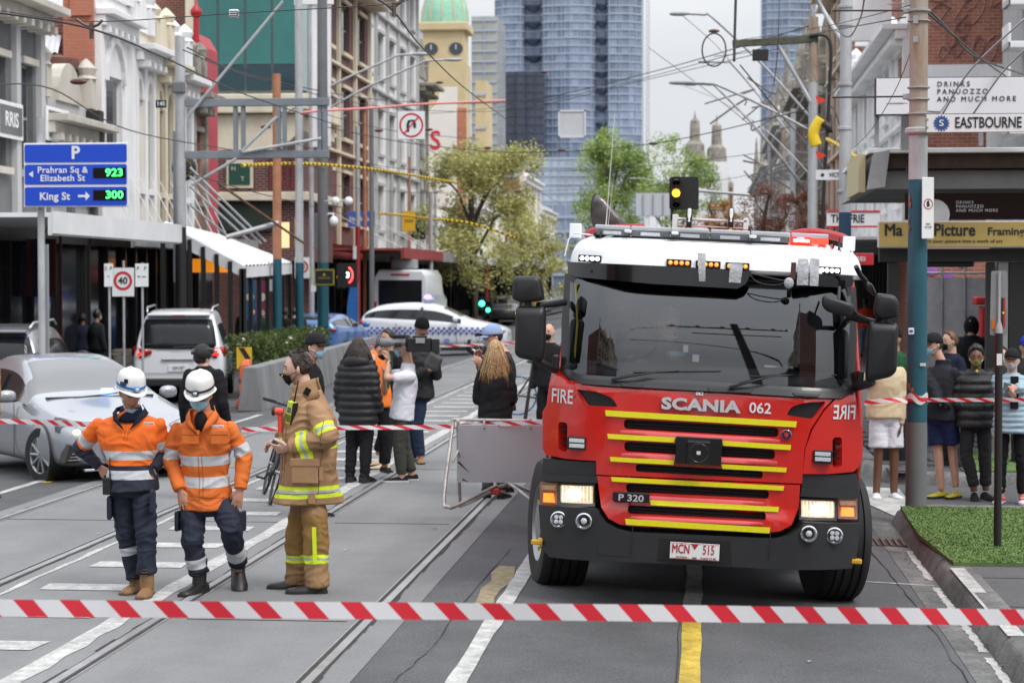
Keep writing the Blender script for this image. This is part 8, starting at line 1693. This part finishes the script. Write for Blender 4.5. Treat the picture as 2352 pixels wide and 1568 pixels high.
t=plate('shop_sign','red and white striped shop sign lettered FRIE beside the blue-footed pole',1960,503,36,120,38,white_sign,edge=MATS['signal red']);lettering('THE FRIE',.20,trim,(-.1,-.02,0),t,bold=.015,sx=.75);MB().box((0,-.02,.135),(.93,.012,.03)).box((0,-.02,-.135),(.93,.012,.03)).build('red_stripe',MATS['signal red'],t)
t=plate('shop_sign','small red and white shop sign lower beside the truck roof',1975,595,40,60,26,MATS['signal red']);lettering('FRIES',.12,white_sign,(0,-.02,0),t,bold=.01,sx=.8)
# globes / cameras
gc=thing('dome_cameras','two white dome cameras on a bracket of the dark pole','camera',at(785,462,56));MB().cyl((-.5,0,0),(.25,0,0),.02,n=6).build('bracket',galp,gc)
for dx in (-.18,.2):MB().ell((dx,0,0),(.125,.125,.125)).build('dome',white,gc,smooth=True)
gc=thing('dome_camera','single white dome camera below the pair','camera',at(767,508,56));MB().ell((0,0,0),(.13,.13,.15)).build('dome',white,gc,smooth=True);MB().tube([(0,0,.1),(-.02,0,.2),(-.14,0,.22),(-.2,0,.15)],.03,6).build('bracket',white,gc,smooth=True)
# right poles
pole('tram_pole','silver tram pole with navy foot behind the fire engine roof',1940,900,33,-40,30,[(-40,galp),(488,mat('navy pole foot',(.02,.05,.10),.45))],z0=-.03);q_=thing('pole_collars','pale collar rings and clamps round the silver tram pole','collar',at(1940,300,33))
for v_ in (30,70,203,300,440):MB().lathe([(.11,0),(.125,.01),(.125,.05),(.11,.06)],(0,0,(300-v_)*pxm(33)),n=16).build('collar',gal,q_)
rp_,_=pole('power_pole','rust-streaked grey power pole with a mossy crossarm',1866,900,46,40,24,[(40,rustp),(190,galp)],z0=-.03);w46=pxm(46);hz=at(1866,95,46).z-rp_.location.z
MB().box((-85*w46,-.05,hz),(190*w46,.12,.16),Matrix.Rotation(-.05,3,'Y')).build('crossarm',mat('mossy timber',(.085,.085,.06),.9,ns=(4,.5)),rp_,bevel=.01);MB().box((-118*w46,-.15,hz-.32),(.36,.2,.25)).build('junction_box',trim,rp_,bevel=.01)
MB().cyl((-80*w46,-.05,hz-.05),(-5*w46,-.05,hz-1.4),.05,n=8).build('crossarm_brace',galp,rp_);MB().tube(polyline([(-.1,-.15,hz+.1),(.35,-.15,hz),(.35,-.15,hz-1.2),(.25,-.15,hz-3.2),(.2,-.15,hz-5)],5),.04,6).build('thick_cable',trim,rp_,smooth=True)
yt=mat('yellow cable cover',(.80,.55,.02),.5,ns=(4,.08));o_=thing('cable_cover','bright yellow insulating cover draped on the power line by the grey pole','cover',at(1880,305,40));MB().tube(polyline([(.05,0,.28),(-.06,0,.1),(-.10,0,-.05),(-.04,0,-.26)],5),.11,8,flat=.35,side=(1,0,0)).build('cover',yt,o_,smooth=True);MB().tube([(.08,-.02,.2),(.2,0,.1),(.22,0,0)],.07,8).build('cover_end',trim,o_,smooth=True)
for v_ in (228,355):t=thing('warning_flag','small orange warning flag %s the yellow cable cover'%('above' if v_<300 else 'below'),'flag',at(1882,v_,40));MB().add([(-.08,0,.08),(.14,.03,-.02),(-.02,.02,-.1),(-.05,0,-.04)],[(0,1,2,3)]).build('flag_cloth',org_,t,thick=.01)
for u_,Y,vt,w_,m_,lab in ((1820,60,250,14,galp,'grey pole left of the power pole'),(1798,70,300,13,rustp,'rusty thin pole among the stone turrets'),(1766,80,330,10,galp,'thin grey pole beside the mossy gable'),(1678,90,430,7,orp,'thin orange pole behind the bare trees'),(1640,95,430,8,galp,'thin pole by the white boxy building')):pole('street_pole',lab,u_,700,Y,vt,w_,[(vt,m_)],z0=-.03)
# street lamps
def lamp_(u,v,Y,ux,vx_,lab,side=1,hw=78):
 s_=pxm(Y);t=thing('street_lamp',lab,'lamp',at(u,v,Y));MB().ell((-side*hw*s_*.38,0,0),(hw*s_*.28,.10,.055),14,8,.8).build('lamp_head',mat('lamp grey',(.35,.37,.38),.5,ns=(3,.15)),t,smooth=True)
 e=at(ux,vx_,Y)-t.location;MB().tube(polyline([(-side*hw*s_*.15,0,0),(side*hw*s_*.35,0,-.03),(side*hw*s_*.6,0,-.12),(e.x*.6,e.y*.6,e.z*.5),e],4),.035,6).build('arm',galp,t,smooth=True)
lamp_(1590,32,52,1870,280,'highest street lamp reaching in from the right-hand poles');lamp_(1645,142,66,1830,330,'second street lamp below the highest one',hw=62);lamp_(1600,190,50,1860,300,'street lamp with two heads on the right, lower of the near pair',hw=95);lamp_(1610,193,58,1840,420,'grey lamp just behind the lower near lamp',hw=60);lamp_(1470,410,120,1560,425,'small far lamp before the green tree',hw=40)
lamp_(940,125,60,640,270,'long-armed street lamp reaching from the left poles',-1,70);lamp_(1010,138,62,720,270,'second long-armed street lamp just below the first on the left',-1,80);lamp_(1160,462,100,1010,560,'far street lamp before the olive tree',-1,50);lamp_(1125,408,110,1000,520,'farthest left street lamp above the olive tree',-1,40)
# signals
amb_on=mat('amber signal lit',(1,.6,.05),.3,emit=((1,.45,.02),5));grn_on=mat('green signal lit',(.1,1,.7),.3,emit=((.05,1,.5),5));red_on=mat('red signal lit',(1,.1,.08),.3,emit=((1,.04,.04),4))
def signal(u,v,Y,w_,h_,lit,lab,n=3,lm=amb_on,board=True,dx=0.):
 s_=pxm(Y);t=thing('traffic_signal',lab,'traffic light',at(u,v,Y));W_,H_=w_*s_,h_*s_;r=H_/n*.36
 MB().prism(rounded([(-W_/2,-H_/2),(W_/2,-H_/2),(W_/2,H_/2),(-W_/2,H_/2)],.05),.0,.03).build('backboard',trim,t)
 for k in range(n):
  z=H_*(.5-(k+.5)/n);MB().lathe([(r,-.02),(r*1.15,-.20),(r*1.1,-.20),(r*.95,-.02)],(dx,0,z),axis='Y',n=18,caps=False).build('visor',trim,t);MB().lathe([(0,-.04),(r*.9,-.02),(r*.9,.0)],(dx,0,z),axis='Y',n=18).build('lens',lm if k==lit else gloss_black,t,smooth=True)
 return t
signal(1571,444,36,66,74,1,'black traffic signal with amber lit hanging above the truck',dx=-.14);MB().cyl(at(1590,437,36.2),at(1720,448,37),.03,n=8).build('mast_arm',galp);bpy.data.objects['mast_arm']['label']='grey mast arm carrying the amber signal above the truck';bpy.data.objects['mast_arm']['category']='mast arm'
signal(783,636,62,20,56,1,'left traffic signal with amber lit beside the lit speed ring');signal(1107,697,88,19,58,1,'green traffic signal left of the truck mirror',lm=grn_on);signal(1121,712,96,17,44,1,'second green signal just right and below the first',lm=grn_on);signal(785,693,90,22,30,1,'small far green signal behind the left red pole',lm=mat('dim green signal',(.02,.4,.2),.3,emit=((.02,.6,.3),1)),n=2)
mp2=thing('signal_post','dark red post under the green traffic signals','post',(at(1118,700,96.5).x,96.5,gz(-9)));MB().cyl((0,0,0),(0,0,3),.09,n=8).build('post',redpole,mp2)
er=thing('electronic_speed_sign','electronic sign showing part of a red ring and a white three','sign',at(797,632,61));MB().box((0,.03,0),(.62,.08,.75)).build('housing',trim,er);q=MB();q.tube([(.18*math.sin(a)+.0,-.03,.25*math.cos(a))for a in [.35+k*.22 for k in range(12)]],.026,6).build('lit_ring',red_on,er);lettering('3',.24,mat('white lit digit',(1,1,1),.3,emit=((1,1,1),2.2)),(.03,-.03,0),er,bold=.03)
for u_,v_,Y,lab in ((1180,708,150,'red tail light glow of far traffic, left one'),(1193,704,152,'red tail light glow of far traffic, right one')):t=thing('far_signal',lab,'traffic light',at(u_,v_,Y));MB().lathe([(0,-.05),(.16,-.03),(.18,0)],axis='Y',n=14).build('lens',red_on,t);MB().cyl((0,.1,-2.6),(0,.1,.3),.08,n=6).build('post',trim,t)
# blue feather flag, chevron, water barriers, brick planter
bf=thing('feather_flag','blue feather flag standing beside the red-footed pole','flag',(at(805,700,70).x,70,gz(-11)));MB().prism([(-.15,.5),(.2,.5),(.28,1.2),(.28,2.3),(.18,2.75),(.02,2.5),(-.12,1.6)],0,.02).build('flag_cloth',mat('flag blue',(.02,.14,.45),.7,ns=(3,.2)),bf);MB().cyl((.27,0,0),(.28,0,2.4),.015,n=6).build('flag_pole',steel,bf)
cv=thing('chevron_sign','yellow board with a black chevron beside the white vehicle','sign',at(561,822,37.6),R(-6));p3=pxm(37.6);MB().box((0,0,0),(36*p3,.02,50*p3)).build('face',mat('taxi yellow',(.72,.45,.02),.5),cv);MB().prism([(-.11,.2),(.0,.2),(.13,0),(.0,-.2),(-.11,-.2),(.02,0)],-.018,-.012).build('chevron',trim,cv)
wb=mat('water barrier orange',(.62,.11,.04),.45,ns=(2,.1))
for u_,v_,Y,sc3,lab in ((566,935,36.8,1.,'orange plastic water barrier under the chevron sign'),(500,950,37.6,.8,'low orange barrier end behind the cyclist')):
 g0=gp(u_,v_);t=thing('water_barrier',lab,'barrier',g0,R(8));MB().loft([[(-a*sc3,-b_,z*sc3),(a*sc3,-b_,z*sc3),(a*sc3,b_,z*sc3),(-a*sc3,b_,z*sc3)]for a,b_,z in ((.17,.25,0),(.17,.25,.12),(.10,.22,.22),(.12,.22,.40),(.08,.2,.48),(.12,.2,.62),(.09,.18,.8),(.05,.1,.9))]).build('barrier_shell',wb,t,bevel=.015,smooth=30)
bk=thing('brick_planter','low pale brick planter wall beside the parked white vehicle','wall',(at(295,800,41).x,41,-.05));
bm_=mat('pale planter brick',(.30,.27,.24),.85,ns=(9,.3));b1=MB().box((0,0,0),(.22,.1,.066)).mesh('brick');b1.materials.append(bm_)
for r in range(12):
 for k in range(3):link('brick',b1,bk,(-.24+k*.24+(r%2)*.06,random.uniform(-.004,.004),.05+r*.076))
MB().box((0,.08,.45),(.7,.1,.9)).build('mortar_core',mat('mortar',(.25,.24,.22),.9),bk)
rr_=thing('red_post','dark red footpath post right of the blue hatchback','post',(at(745,700,68).x,68,-.05));MB().cyl((0,0,0),(0,0,2.2),.05,n=8).build('post',redpole,rr_)
# A-frame barrier
ab=thing('barrier_sign','blank white board on a bent steel tube stand beside the truck','barrier',(0,0,0));AY=18.6;tb=mat('scuffed tube',(.38,.36,.34),.45,.5,ns=(9,.4));A_=lambda u,v,d=0:at(u,v,AY+d)
MB().quad(A_(1052,975,.02),A_(1049,1107,.16),A_(1290,1108,.16),A_(1290,975,.02)).build('board',mat('scuffed board white',(.50,.52,.55),.6,ns=(2.5,.05)),ab,thick=.012,fix=False)
for k,pts in enumerate(([(1042,962,.1),(1020,1140,-.5),(1030,1163,-.6),(1050,1160,-.5),(1140,1115,.2)],[(1052,965,0),(1056,1140,.5),(1066,1158,.5),(1145,1118,.2)],[(1145,1118,.2),(1160,1113,.0),(1175,1113,-.1),(1260,1180,-.5)],[(1140,1120,.25),(1165,1112,.4),(1185,1115,.5),(1290,1155,.6)])):MB().tube(polyline([A_(*p)for p in pts],5),.017,8).build('tube',tb,ab,smooth=True)
MB().cyl(A_(1040,963,.05),A_(1290,967,.05),.014,n=8).build('top_rail',tb,ab);MB().tube([A_(1040,1060,-.1),A_(1052,1035,0),A_(1058,1062,.2)],.010,6).build('hinge_strut',tb,ab)
for u_ in (1112,1218):MB().cyl(A_(u_,962,.04),A_(u_,976,.02),.012,n=6).build('clip',tb,ab);MB().cyl(A_(u_+1,984,.0),A_(u_+1,984,-.012),.010,n=8).build('bolt',mat('rust',(.12,.06,.035),.8),ab)
MB().box(A_(1138,1128,.15),(.09,.08,.06)).build('red_foot',mat('foot red',(.45,.03,.02),.6),ab,bevel=.01)
for a,c in (((1052,1060),(1078,1085)),((1062,1100),(1075,1106))):MB().tube([A_(*a,.06),A_(*c,.08)],[.012,.002],5,flat=.2,side=(1,0,0)).build('scuff',trim,ab)
tp=thing('tripod','black camera tripod standing behind the barrier board','tripod',(at(1226,930,30).x,30,gz(-2)));
for a in (0,2.1,4.2):MB().cyl((0,0,1.15),(.32*math.cos(a),.32*math.sin(a),0),.022,.012,n=6).cyl((.03,0,1.15),(.28*math.cos(a+.12),.28*math.sin(a+.12),.2),.01,n=5).build('leg',trim,tp)
MB().box((0,0,1.25),(.14,.14,.14)).build('head',trim,tp,bevel=.02)
# ---------------------------------------------------------------- tapes
def tape_mat(name,k,wd,thin=.03):
 m=mat(name,(.8,.8,.8),.4);t=m.node_tree;b=t.nodes['Principled BSDF'];a=t.nodes.new('ShaderNodeAttribute');a.attribute_name='b1';w_=t.nodes.new('ShaderNodeMath');w_.operation='FRACT';g=t.nodes.new('ShaderNodeMath');g.operation='LESS_THAN';g.inputs[1].default_value=.44;x=t.nodes.new('ShaderNodeMixRGB')
 x.inputs[1].default_value=(.78,.78,.80,1);x.inputs[2].default_value=(.72,.035,.055,1);t.links.new(a.outputs['Fac'],w_.inputs[0]);t.links.new(w_.outputs[0],g.inputs[0]);t.links.new(g.outputs[0],x.inputs['Fac']);t.links.new(x.outputs[0],b.inputs['Base Color']);tr=t.nodes.new('ShaderNodeBsdfTranslucent');t.links.new(x.outputs[0],tr.inputs[0]);mi=t.nodes.new('ShaderNodeMixShader');mi.inputs[0].default_value=.3;o=t.nodes['Material Output'];t.links.new(b.outputs[0],mi.inputs[1]);t.links.new(tr.outputs[0],mi.inputs[2]);t.links.new(mi.outputs[0],o.inputs[0]);return m
tpm=tape_mat('barrier tape',1,.07)
def tape(name,label,pts,wd,period,n=24,twist=0.,slant=1.0,par=None):
 P=polyline(pts,n);q=MB();vals=[];s_=0
 for i,p in enumerate(P):
  if i:s_+=(p-P[i-1]).length
  a=twist*math.sin(s_*1.3)+.12*math.sin(s_*5.1);up=Vector((0,math.sin(a),math.cos(a)))*wd/2;q.v+=[tuple(p+up),tuple(p),tuple(p-up)];vals+=[s_/period+slant*.5,s_/period,s_/period-slant*.5]
 for i in range(len(P)-1):
  for j in (0,1):q.f.append([i*3+j,i*3+j+1,i*3+j+4,i*3+j+3]);q.m.append(0)
 o=q.build(name,tpm,par,fix=False);at_=o.data.attributes.new('b1','FLOAT','POINT');at_.data.foreach_set('value',vals)
 if label:tag(o,label,'tape')
 return o
tape('barrier_tape','red and white barrier tape stretched across the nearest foreground',[at(-60,1395,7.6),at(600,1400,7.7),at(1300,1405,7.9),at(1900,1412,8.2),at(2450,1418,8.6)],.068,.185,slant=.34)
tape('barrier_tape','red and white tape tied across the bonnet of the silver sedan',[at(-60,966,21.5),at(90,969,21.4),at(240,976,20.8)],.055,.24,slant=.5)
tape('barrier_tape','red and white tape running behind the firefighter to the white board',[at(555,986,19.4),at(780,982,19.2),at(1000,980,18.9),at(1150,973,18.6),at(1290,968,18.2)],.045,.24,twist=.4,slant=.6)
tape('barrier_tape','red and white tape across the body of the patrol car',[at(850,792,55),at(980,795,55),at(1060,793,55),at(1190,787,55)],.07,.55,slant=.5)
tape('barrier_tape','red and white tape in front of the onlookers on the right',[at(1985,925,20.4),at(2050,918,20.35),at(2084,921,20.45)],.05,.24,twist=.8,slant=.6);tape('barrier_tape','red and white tape right of the thick pole, passing the sign post',[at(2130,918,20.45),at(2240,918,20.0),at(2400,918,19.5)],.04,.22,slant=.6)
pt=[];
for k in range(15):a=-3.3+k*.25;pt.append(Vector((bp_.location.x+(br_+.004)*math.cos(a),20.6+(br_+.004)*math.sin(a),at(2107,914+4*math.sin(k),20.6).z)))
tape('barrier_tape','red and white tape wound round the thick teal pole',pt,.09,.22,n=4,slant=.9)
# ---------------------------------------------------------------- overhead wires
wm_=mat('overhead wire',(.05,.05,.052),.6)
WN=['contact wire','span wire','feeder cable','thin wire','slack cable']
def wire(pts,r,lab,m=None,name='overhead_wire'):
 o=MB().tube(polyline([at(*p)for p in pts],8),r,5).build(name,m or wm_,None,smooth=True);tag(o,lab,'cable' if 'cable' in lab else 'wire','wires over the street');return o
W=[([(-20,27,16),(210,67,17),(380,134,22),(560,216,30),(760,283,40)],.010,'dark contact wire curving down from the top left corner past the hanging clamp'),
 ([(0,25,17.5),(210,50,17.3),(540,31,17),(870,12,16.5),(940,0,16)],.0045,'thin span wire carrying the silver tensioner at the top left'),
 ([(850,-10,17),(905,28,17.5),(980,120,24),(1100,228,34),(1250,330,55),(1330,345,70)],.009,'contact wire dropping from the top centre across the tower'),
 ([(-20,195,30),(120,205,32),(300,300,38),(560,350,48),(800,400,60)],.012,'cable sagging from the left facades behind the blue sign'),
 ([(430,110,38),(600,180,50),(900,232,70),(1200,232,80),(1500,165,70),(1860,60,46)],.016,'feeder cable crossing the whole street to the power pole'),
 ([(420,115,38),(620,190,50),(900,248,70),(1180,252,80),(1500,180,70),(1800,110,50)],.012,'second feeder cable just under the first'),
 ([(560,160,50),(900,260,70),(1200,240,80),(1400,200,70),(1720,115,48)],.010,'third feeder cable crossing to the crossarm'),
 ([(740,290,57),(950,330,60),(1200,350,66),(1500,330,60),(1860,250,46)],.014,'span wire holding the two hanging square signs'),
 ([(640,320,50),(900,385,60),(1150,395,70),(1450,385,70),(1800,345,60)],.010,'lower span wire across the middle of the street'),
 ([(700,250,53),(900,300,60),(1100,320,66)],.010,'wire with dark insulator under the pink cover'),
 ([(600,400,55),(900,440,70),(1200,440,80),(1600,420,80),(1820,380,60)],.010,'faint span wire before the street trees'),
 ([(1690,-10,30),(1688,60,30),(1686,142,30)],.022,'thick black vertical dropper at the top right of the street'),
 ([(1790,-10,40),(1786,120,40),(1776,200,44)],.010,'thin vertical wire left of the power pole'),
 ([(1700,150,44),(1790,260,50),(1860,340,48),(1900,400,46)],.016,'cable from the crossarm down to the lower poles'),
 ([(1640,130,44),(1720,120,45),(1800,92,46),(2080,40,22)],.008,'wire from the crossarm to the thick near pole'),
 ([(1700,92,40),(1900,60,30),(2100,10,21)],.006,'fine wire meeting the rust-stained pole top'),
 ([(2130,20,21),(2180,70,22),(2240,130,24),(2360,175,27)],.012,'black cable swooping right from the thick pole'),
 ([(2130,30,21),(2200,90,22),(2260,140,24),(2330,190,27)],.010,'lower black cable swooping right from the thick pole'),
 ([(2105,80,20.8),(2060,200,22),(2000,300,26),(1960,340,30)],.005,'hanging fine wire left of the thick pole'),
 ([(1860,150,44),(1885,205,40),(1910,215,36),(1935,190,33)],.010,'loose looping cable between the two right poles'),
 ([(1985,0,24),(1975,45,26),(1950,85,30),(1920,70,33)],.010,'curved cable over the silver tram pole'),
 ([(1490,110,60),(1690,260,52),(1780,350,50),(1870,470,50)],.010,'diagonal wire among the right-hand poles'),
 ([(1860,400,46),(1760,300,50),(1650,230,60),(1550,190,66)],.012,'pale stay from the lower lamp arms'),
 ([(940,320,80),(1060,380,90),(1200,420,100),(1290,470,120)],.012,'wire running away down the left track'),
 ([(990,470,90),(1160,500,100),(1290,530,120)],.012,'low far wire above the olive tree'),
 ([(430,395,38),(540,430,46),(700,470,56),(820,500,70)],.012,'cable along the left awning tops'),
 ([(2352,45,23),(2230,160,24),(2165,262,25)],.012,'upper pale stay rod of the lightbox sign'),
 ([(2360,110,23),(2300,170,24),(2235,262,25)],.012,'lower pale stay rod of the lightbox sign'),
 ([(1870,-10,34),(1900,40,34),(1945,110,33)],.04,'thick pale strut meeting the silver tram pole'),
 ([(1700,170,44),(1640,100,60),(1560,30,60)],.010,'wire tying the highest lamp to the crossarm')]
for pts,r,lab in W:wire(pts,r,lab,galp if 'pale' in lab else None)
# clamp, tensioner, insulators, coloured covers
cl=thing('wire_clamp','bronze clamp joining two wires at the top left','clamp',at(210,58,17.1));MB().tube([(-.13,0,.05),(-.06,0,.0),(0,0,-.02),(.06,0,.0),(.10,0,.04)],[.016,.012,.014,.012,.012],6).cyl((0,0,.02),(0,0,-.12),.02,n=8).build('clamp_body',mat('bronze',(.12,.09,.07),.5,.5),cl,smooth=40)
cl=thing('wire_clamp','bronze clamp on the contact wires at the top centre','clamp',at(905,12,17.3));MB().tube([(-.13,0,.05),(-.06,0,.0),(0,0,-.02),(.06,0,.03),(.12,0,.08)],[.012,.012,.014,.016,.012],6).cyl((0,0,.02),(0,0,-.10),.02,n=8).build('clamp_body',mat('bronze',(.12,.09,.07),.5,.5),cl,smooth=40)
tn=thing('wire_tensioner','small silver tensioner block on the thin top span wire','tensioner',at(538,32,17));MB().box((0,0,0),(.085,.06,.07)).build('tensioner_body',chrome,tn,bevel=.012)
for k in range(3):MB().box((0,-.033,-.022+k*.02),(.07,.006,.006)).build('groove',trim,tn)
for u_,v_,Y in ((180,188,31),(1010,190,70),(1250,166,72),(1640,72,50),(960,318,60),(1500,330,60),(985,298,64),(1120,340,66),(1290,345,70),(1190,440,80),(870,300,58),(610,442-150,50)):
 t=thing('insulator','brown egg insulator on the wires '+{180:'above the blue parking sign',1010:'right of the pink cover',1250:'in front of the tall tower',1640:'beside the cable coil',960:'just right of the no U-turn sign',1500:'over the bare trees',985:'under the pink cover end',1120:'before the ochre pier',1290:'beside the blank hanging sign',1190:'low over the olive tree',870:'left of the no U-turn sign',610:'inside the grey gantry'}[u_],'insulator',at(u_,v_,Y),0,'brown insulators on the overhead wires');MB().ell((0,0,0),(.14,.05,.05)).build('insulator_body',mat('insulator brown',(.09,.035,.025),.35),t,smooth=True)
pkm=mat('pink cable cover',(.72,.25,.24),.55);wire([(692,262,50),(720,256,50),(860,248,52),(960,240,54),(1100,234,56),(1160,231,57)],.032,'pink insulating cover sleeved on a cable above the no U-turn sign',pkm,'cable_cover')
for pts,r,lab in (([(556,380,50),(700,376,54),(850,388,58),(960,405,62),(1050,420,66)],.045,'yellow and black striped cable cover across the middle left'),([(1010,503,86),(1090,515,88),(1185,547,90)],.06,'yellow and black striped cable cover below the olive tree crown'),([(870,490,76),(950,497,80),(1010,505,84)],.05,'yellow and black striped cable cover beside the newspaper banner'),([(1900,320,38),(1935,340,36),(1980,372,32)],.035,'yellow and black striped cable cover right of the yellow cover')):
 t=thing('striped_cable_cover',lab,'cover',(0,0,0));P=polyline([at(*p)for p in pts],8);L_=sum((P[i+1]-P[i]).length for i in range(len(P)-1));q=MB();q.k=0;MB().tube(P,r*.9,6).build('sleeve',trim,t);acc=0
 yq_=MB()
 for i in range(len(P)-1):
  d=P[i+1]-P[i];n=max(1,int(d.length/(r*4.5)))
  for k in range(n):a=P[i]+d*(k/n);yq_.cyl(a,a+d*(.55/n),r*1.05,n=6)
 yq_.build('yellow_bands',yt,t)
rl=thing('cable_ring','coil of cable hanging left of the mossy crossarm','cable',at(1640,115,44));MB().tube([(.26*math.cos(a),0,.36*math.sin(a))for a in [k*6.2832/24 for k in range(25)]],.018,5).build('coil',wm_,rl,smooth=True)
rl=thing('cable_tangle','tangle of insulators and cables behind the power pole','cables',at(1810,270,62));rnd=random.Random(21);q=MB()
for k in range(26):
 c=Vector((rnd.uniform(-1.5,1.2),rnd.uniform(-1,1),rnd.uniform(-2.2,1.2)));q.tube(polyline([c,c+Vector((rnd.uniform(-.6,.6),0,rnd.uniform(-.5,.3))),c+Vector((rnd.uniform(-1.2,1.2),0,rnd.uniform(-.9,.4)))],4),.03,4)
o=q.build('cables',mat('cable grey',(.16,.16,.16),.7),rl);o['kind']='stuff'
# reflected street behind the camera: power pole, lamp, wires
bp2=thing('power_pole','timber power pole with crossarm behind the camera','pole',(.9,-5,0));MB().cyl((0,0,0),(0,0,10),.10,.07,n=12).build('pole',mat('pole timber',(.06,.05,.04),.9),bp2);MB().box((0,0,9.2),(2.4,.12,.14)).box((0,.1,8.2),(1.6,.1,.12)).build('crossarm',MATS['pole timber'],bp2)
for k in range(6):MB().cyl((-1.1+k*.44,0,9.27),(-1.1+k*.44,0,9.5),.035,n=6).build('insulator',trim,bp2)
for k in range(5):
 o=MB().tube(polyline([(.9+(-1.1+k*.5),-5,9.5),(-3-k,-12,9.0),(-9-k*1.5,-22,10.2)],6),.008,5).build('overhead_wire',wm_,None);tag(o,['first','second','third','fourth','last'][k]+' service wire counted from the left, behind the camera','wire','wires behind the camera')
sl=thing('street_lamp','street lamp behind the camera','lamp',(.6,-9,0));MB().tube(polyline([(1.2,0,4),(.6,0,6.5),(-.6,0,7.6),(-1.8,0,7.8)],6),.05,6).build('arm',trim,sl);MB().ell((-2.0,0,7.8),(.35,.12,.07)).build('lamp_head',trim,sl)
# litter
for k in range(40):
 x=random.uniform(-6.5,1.8);y=random.uniform(8,24);
 if k%3==0:x=random.uniform(1.72,1.88)
 o=MB().add([(0,0,0),(.03,.01,.004),(.045,.03,.0),(.01,.03,.006)],[(0,1,2,3)]).build('litter',[bootT,paintw,crackm][k%3],marks);o.location=(x,y,gz(x)+.011);o.rotation_euler=(0,0,k)
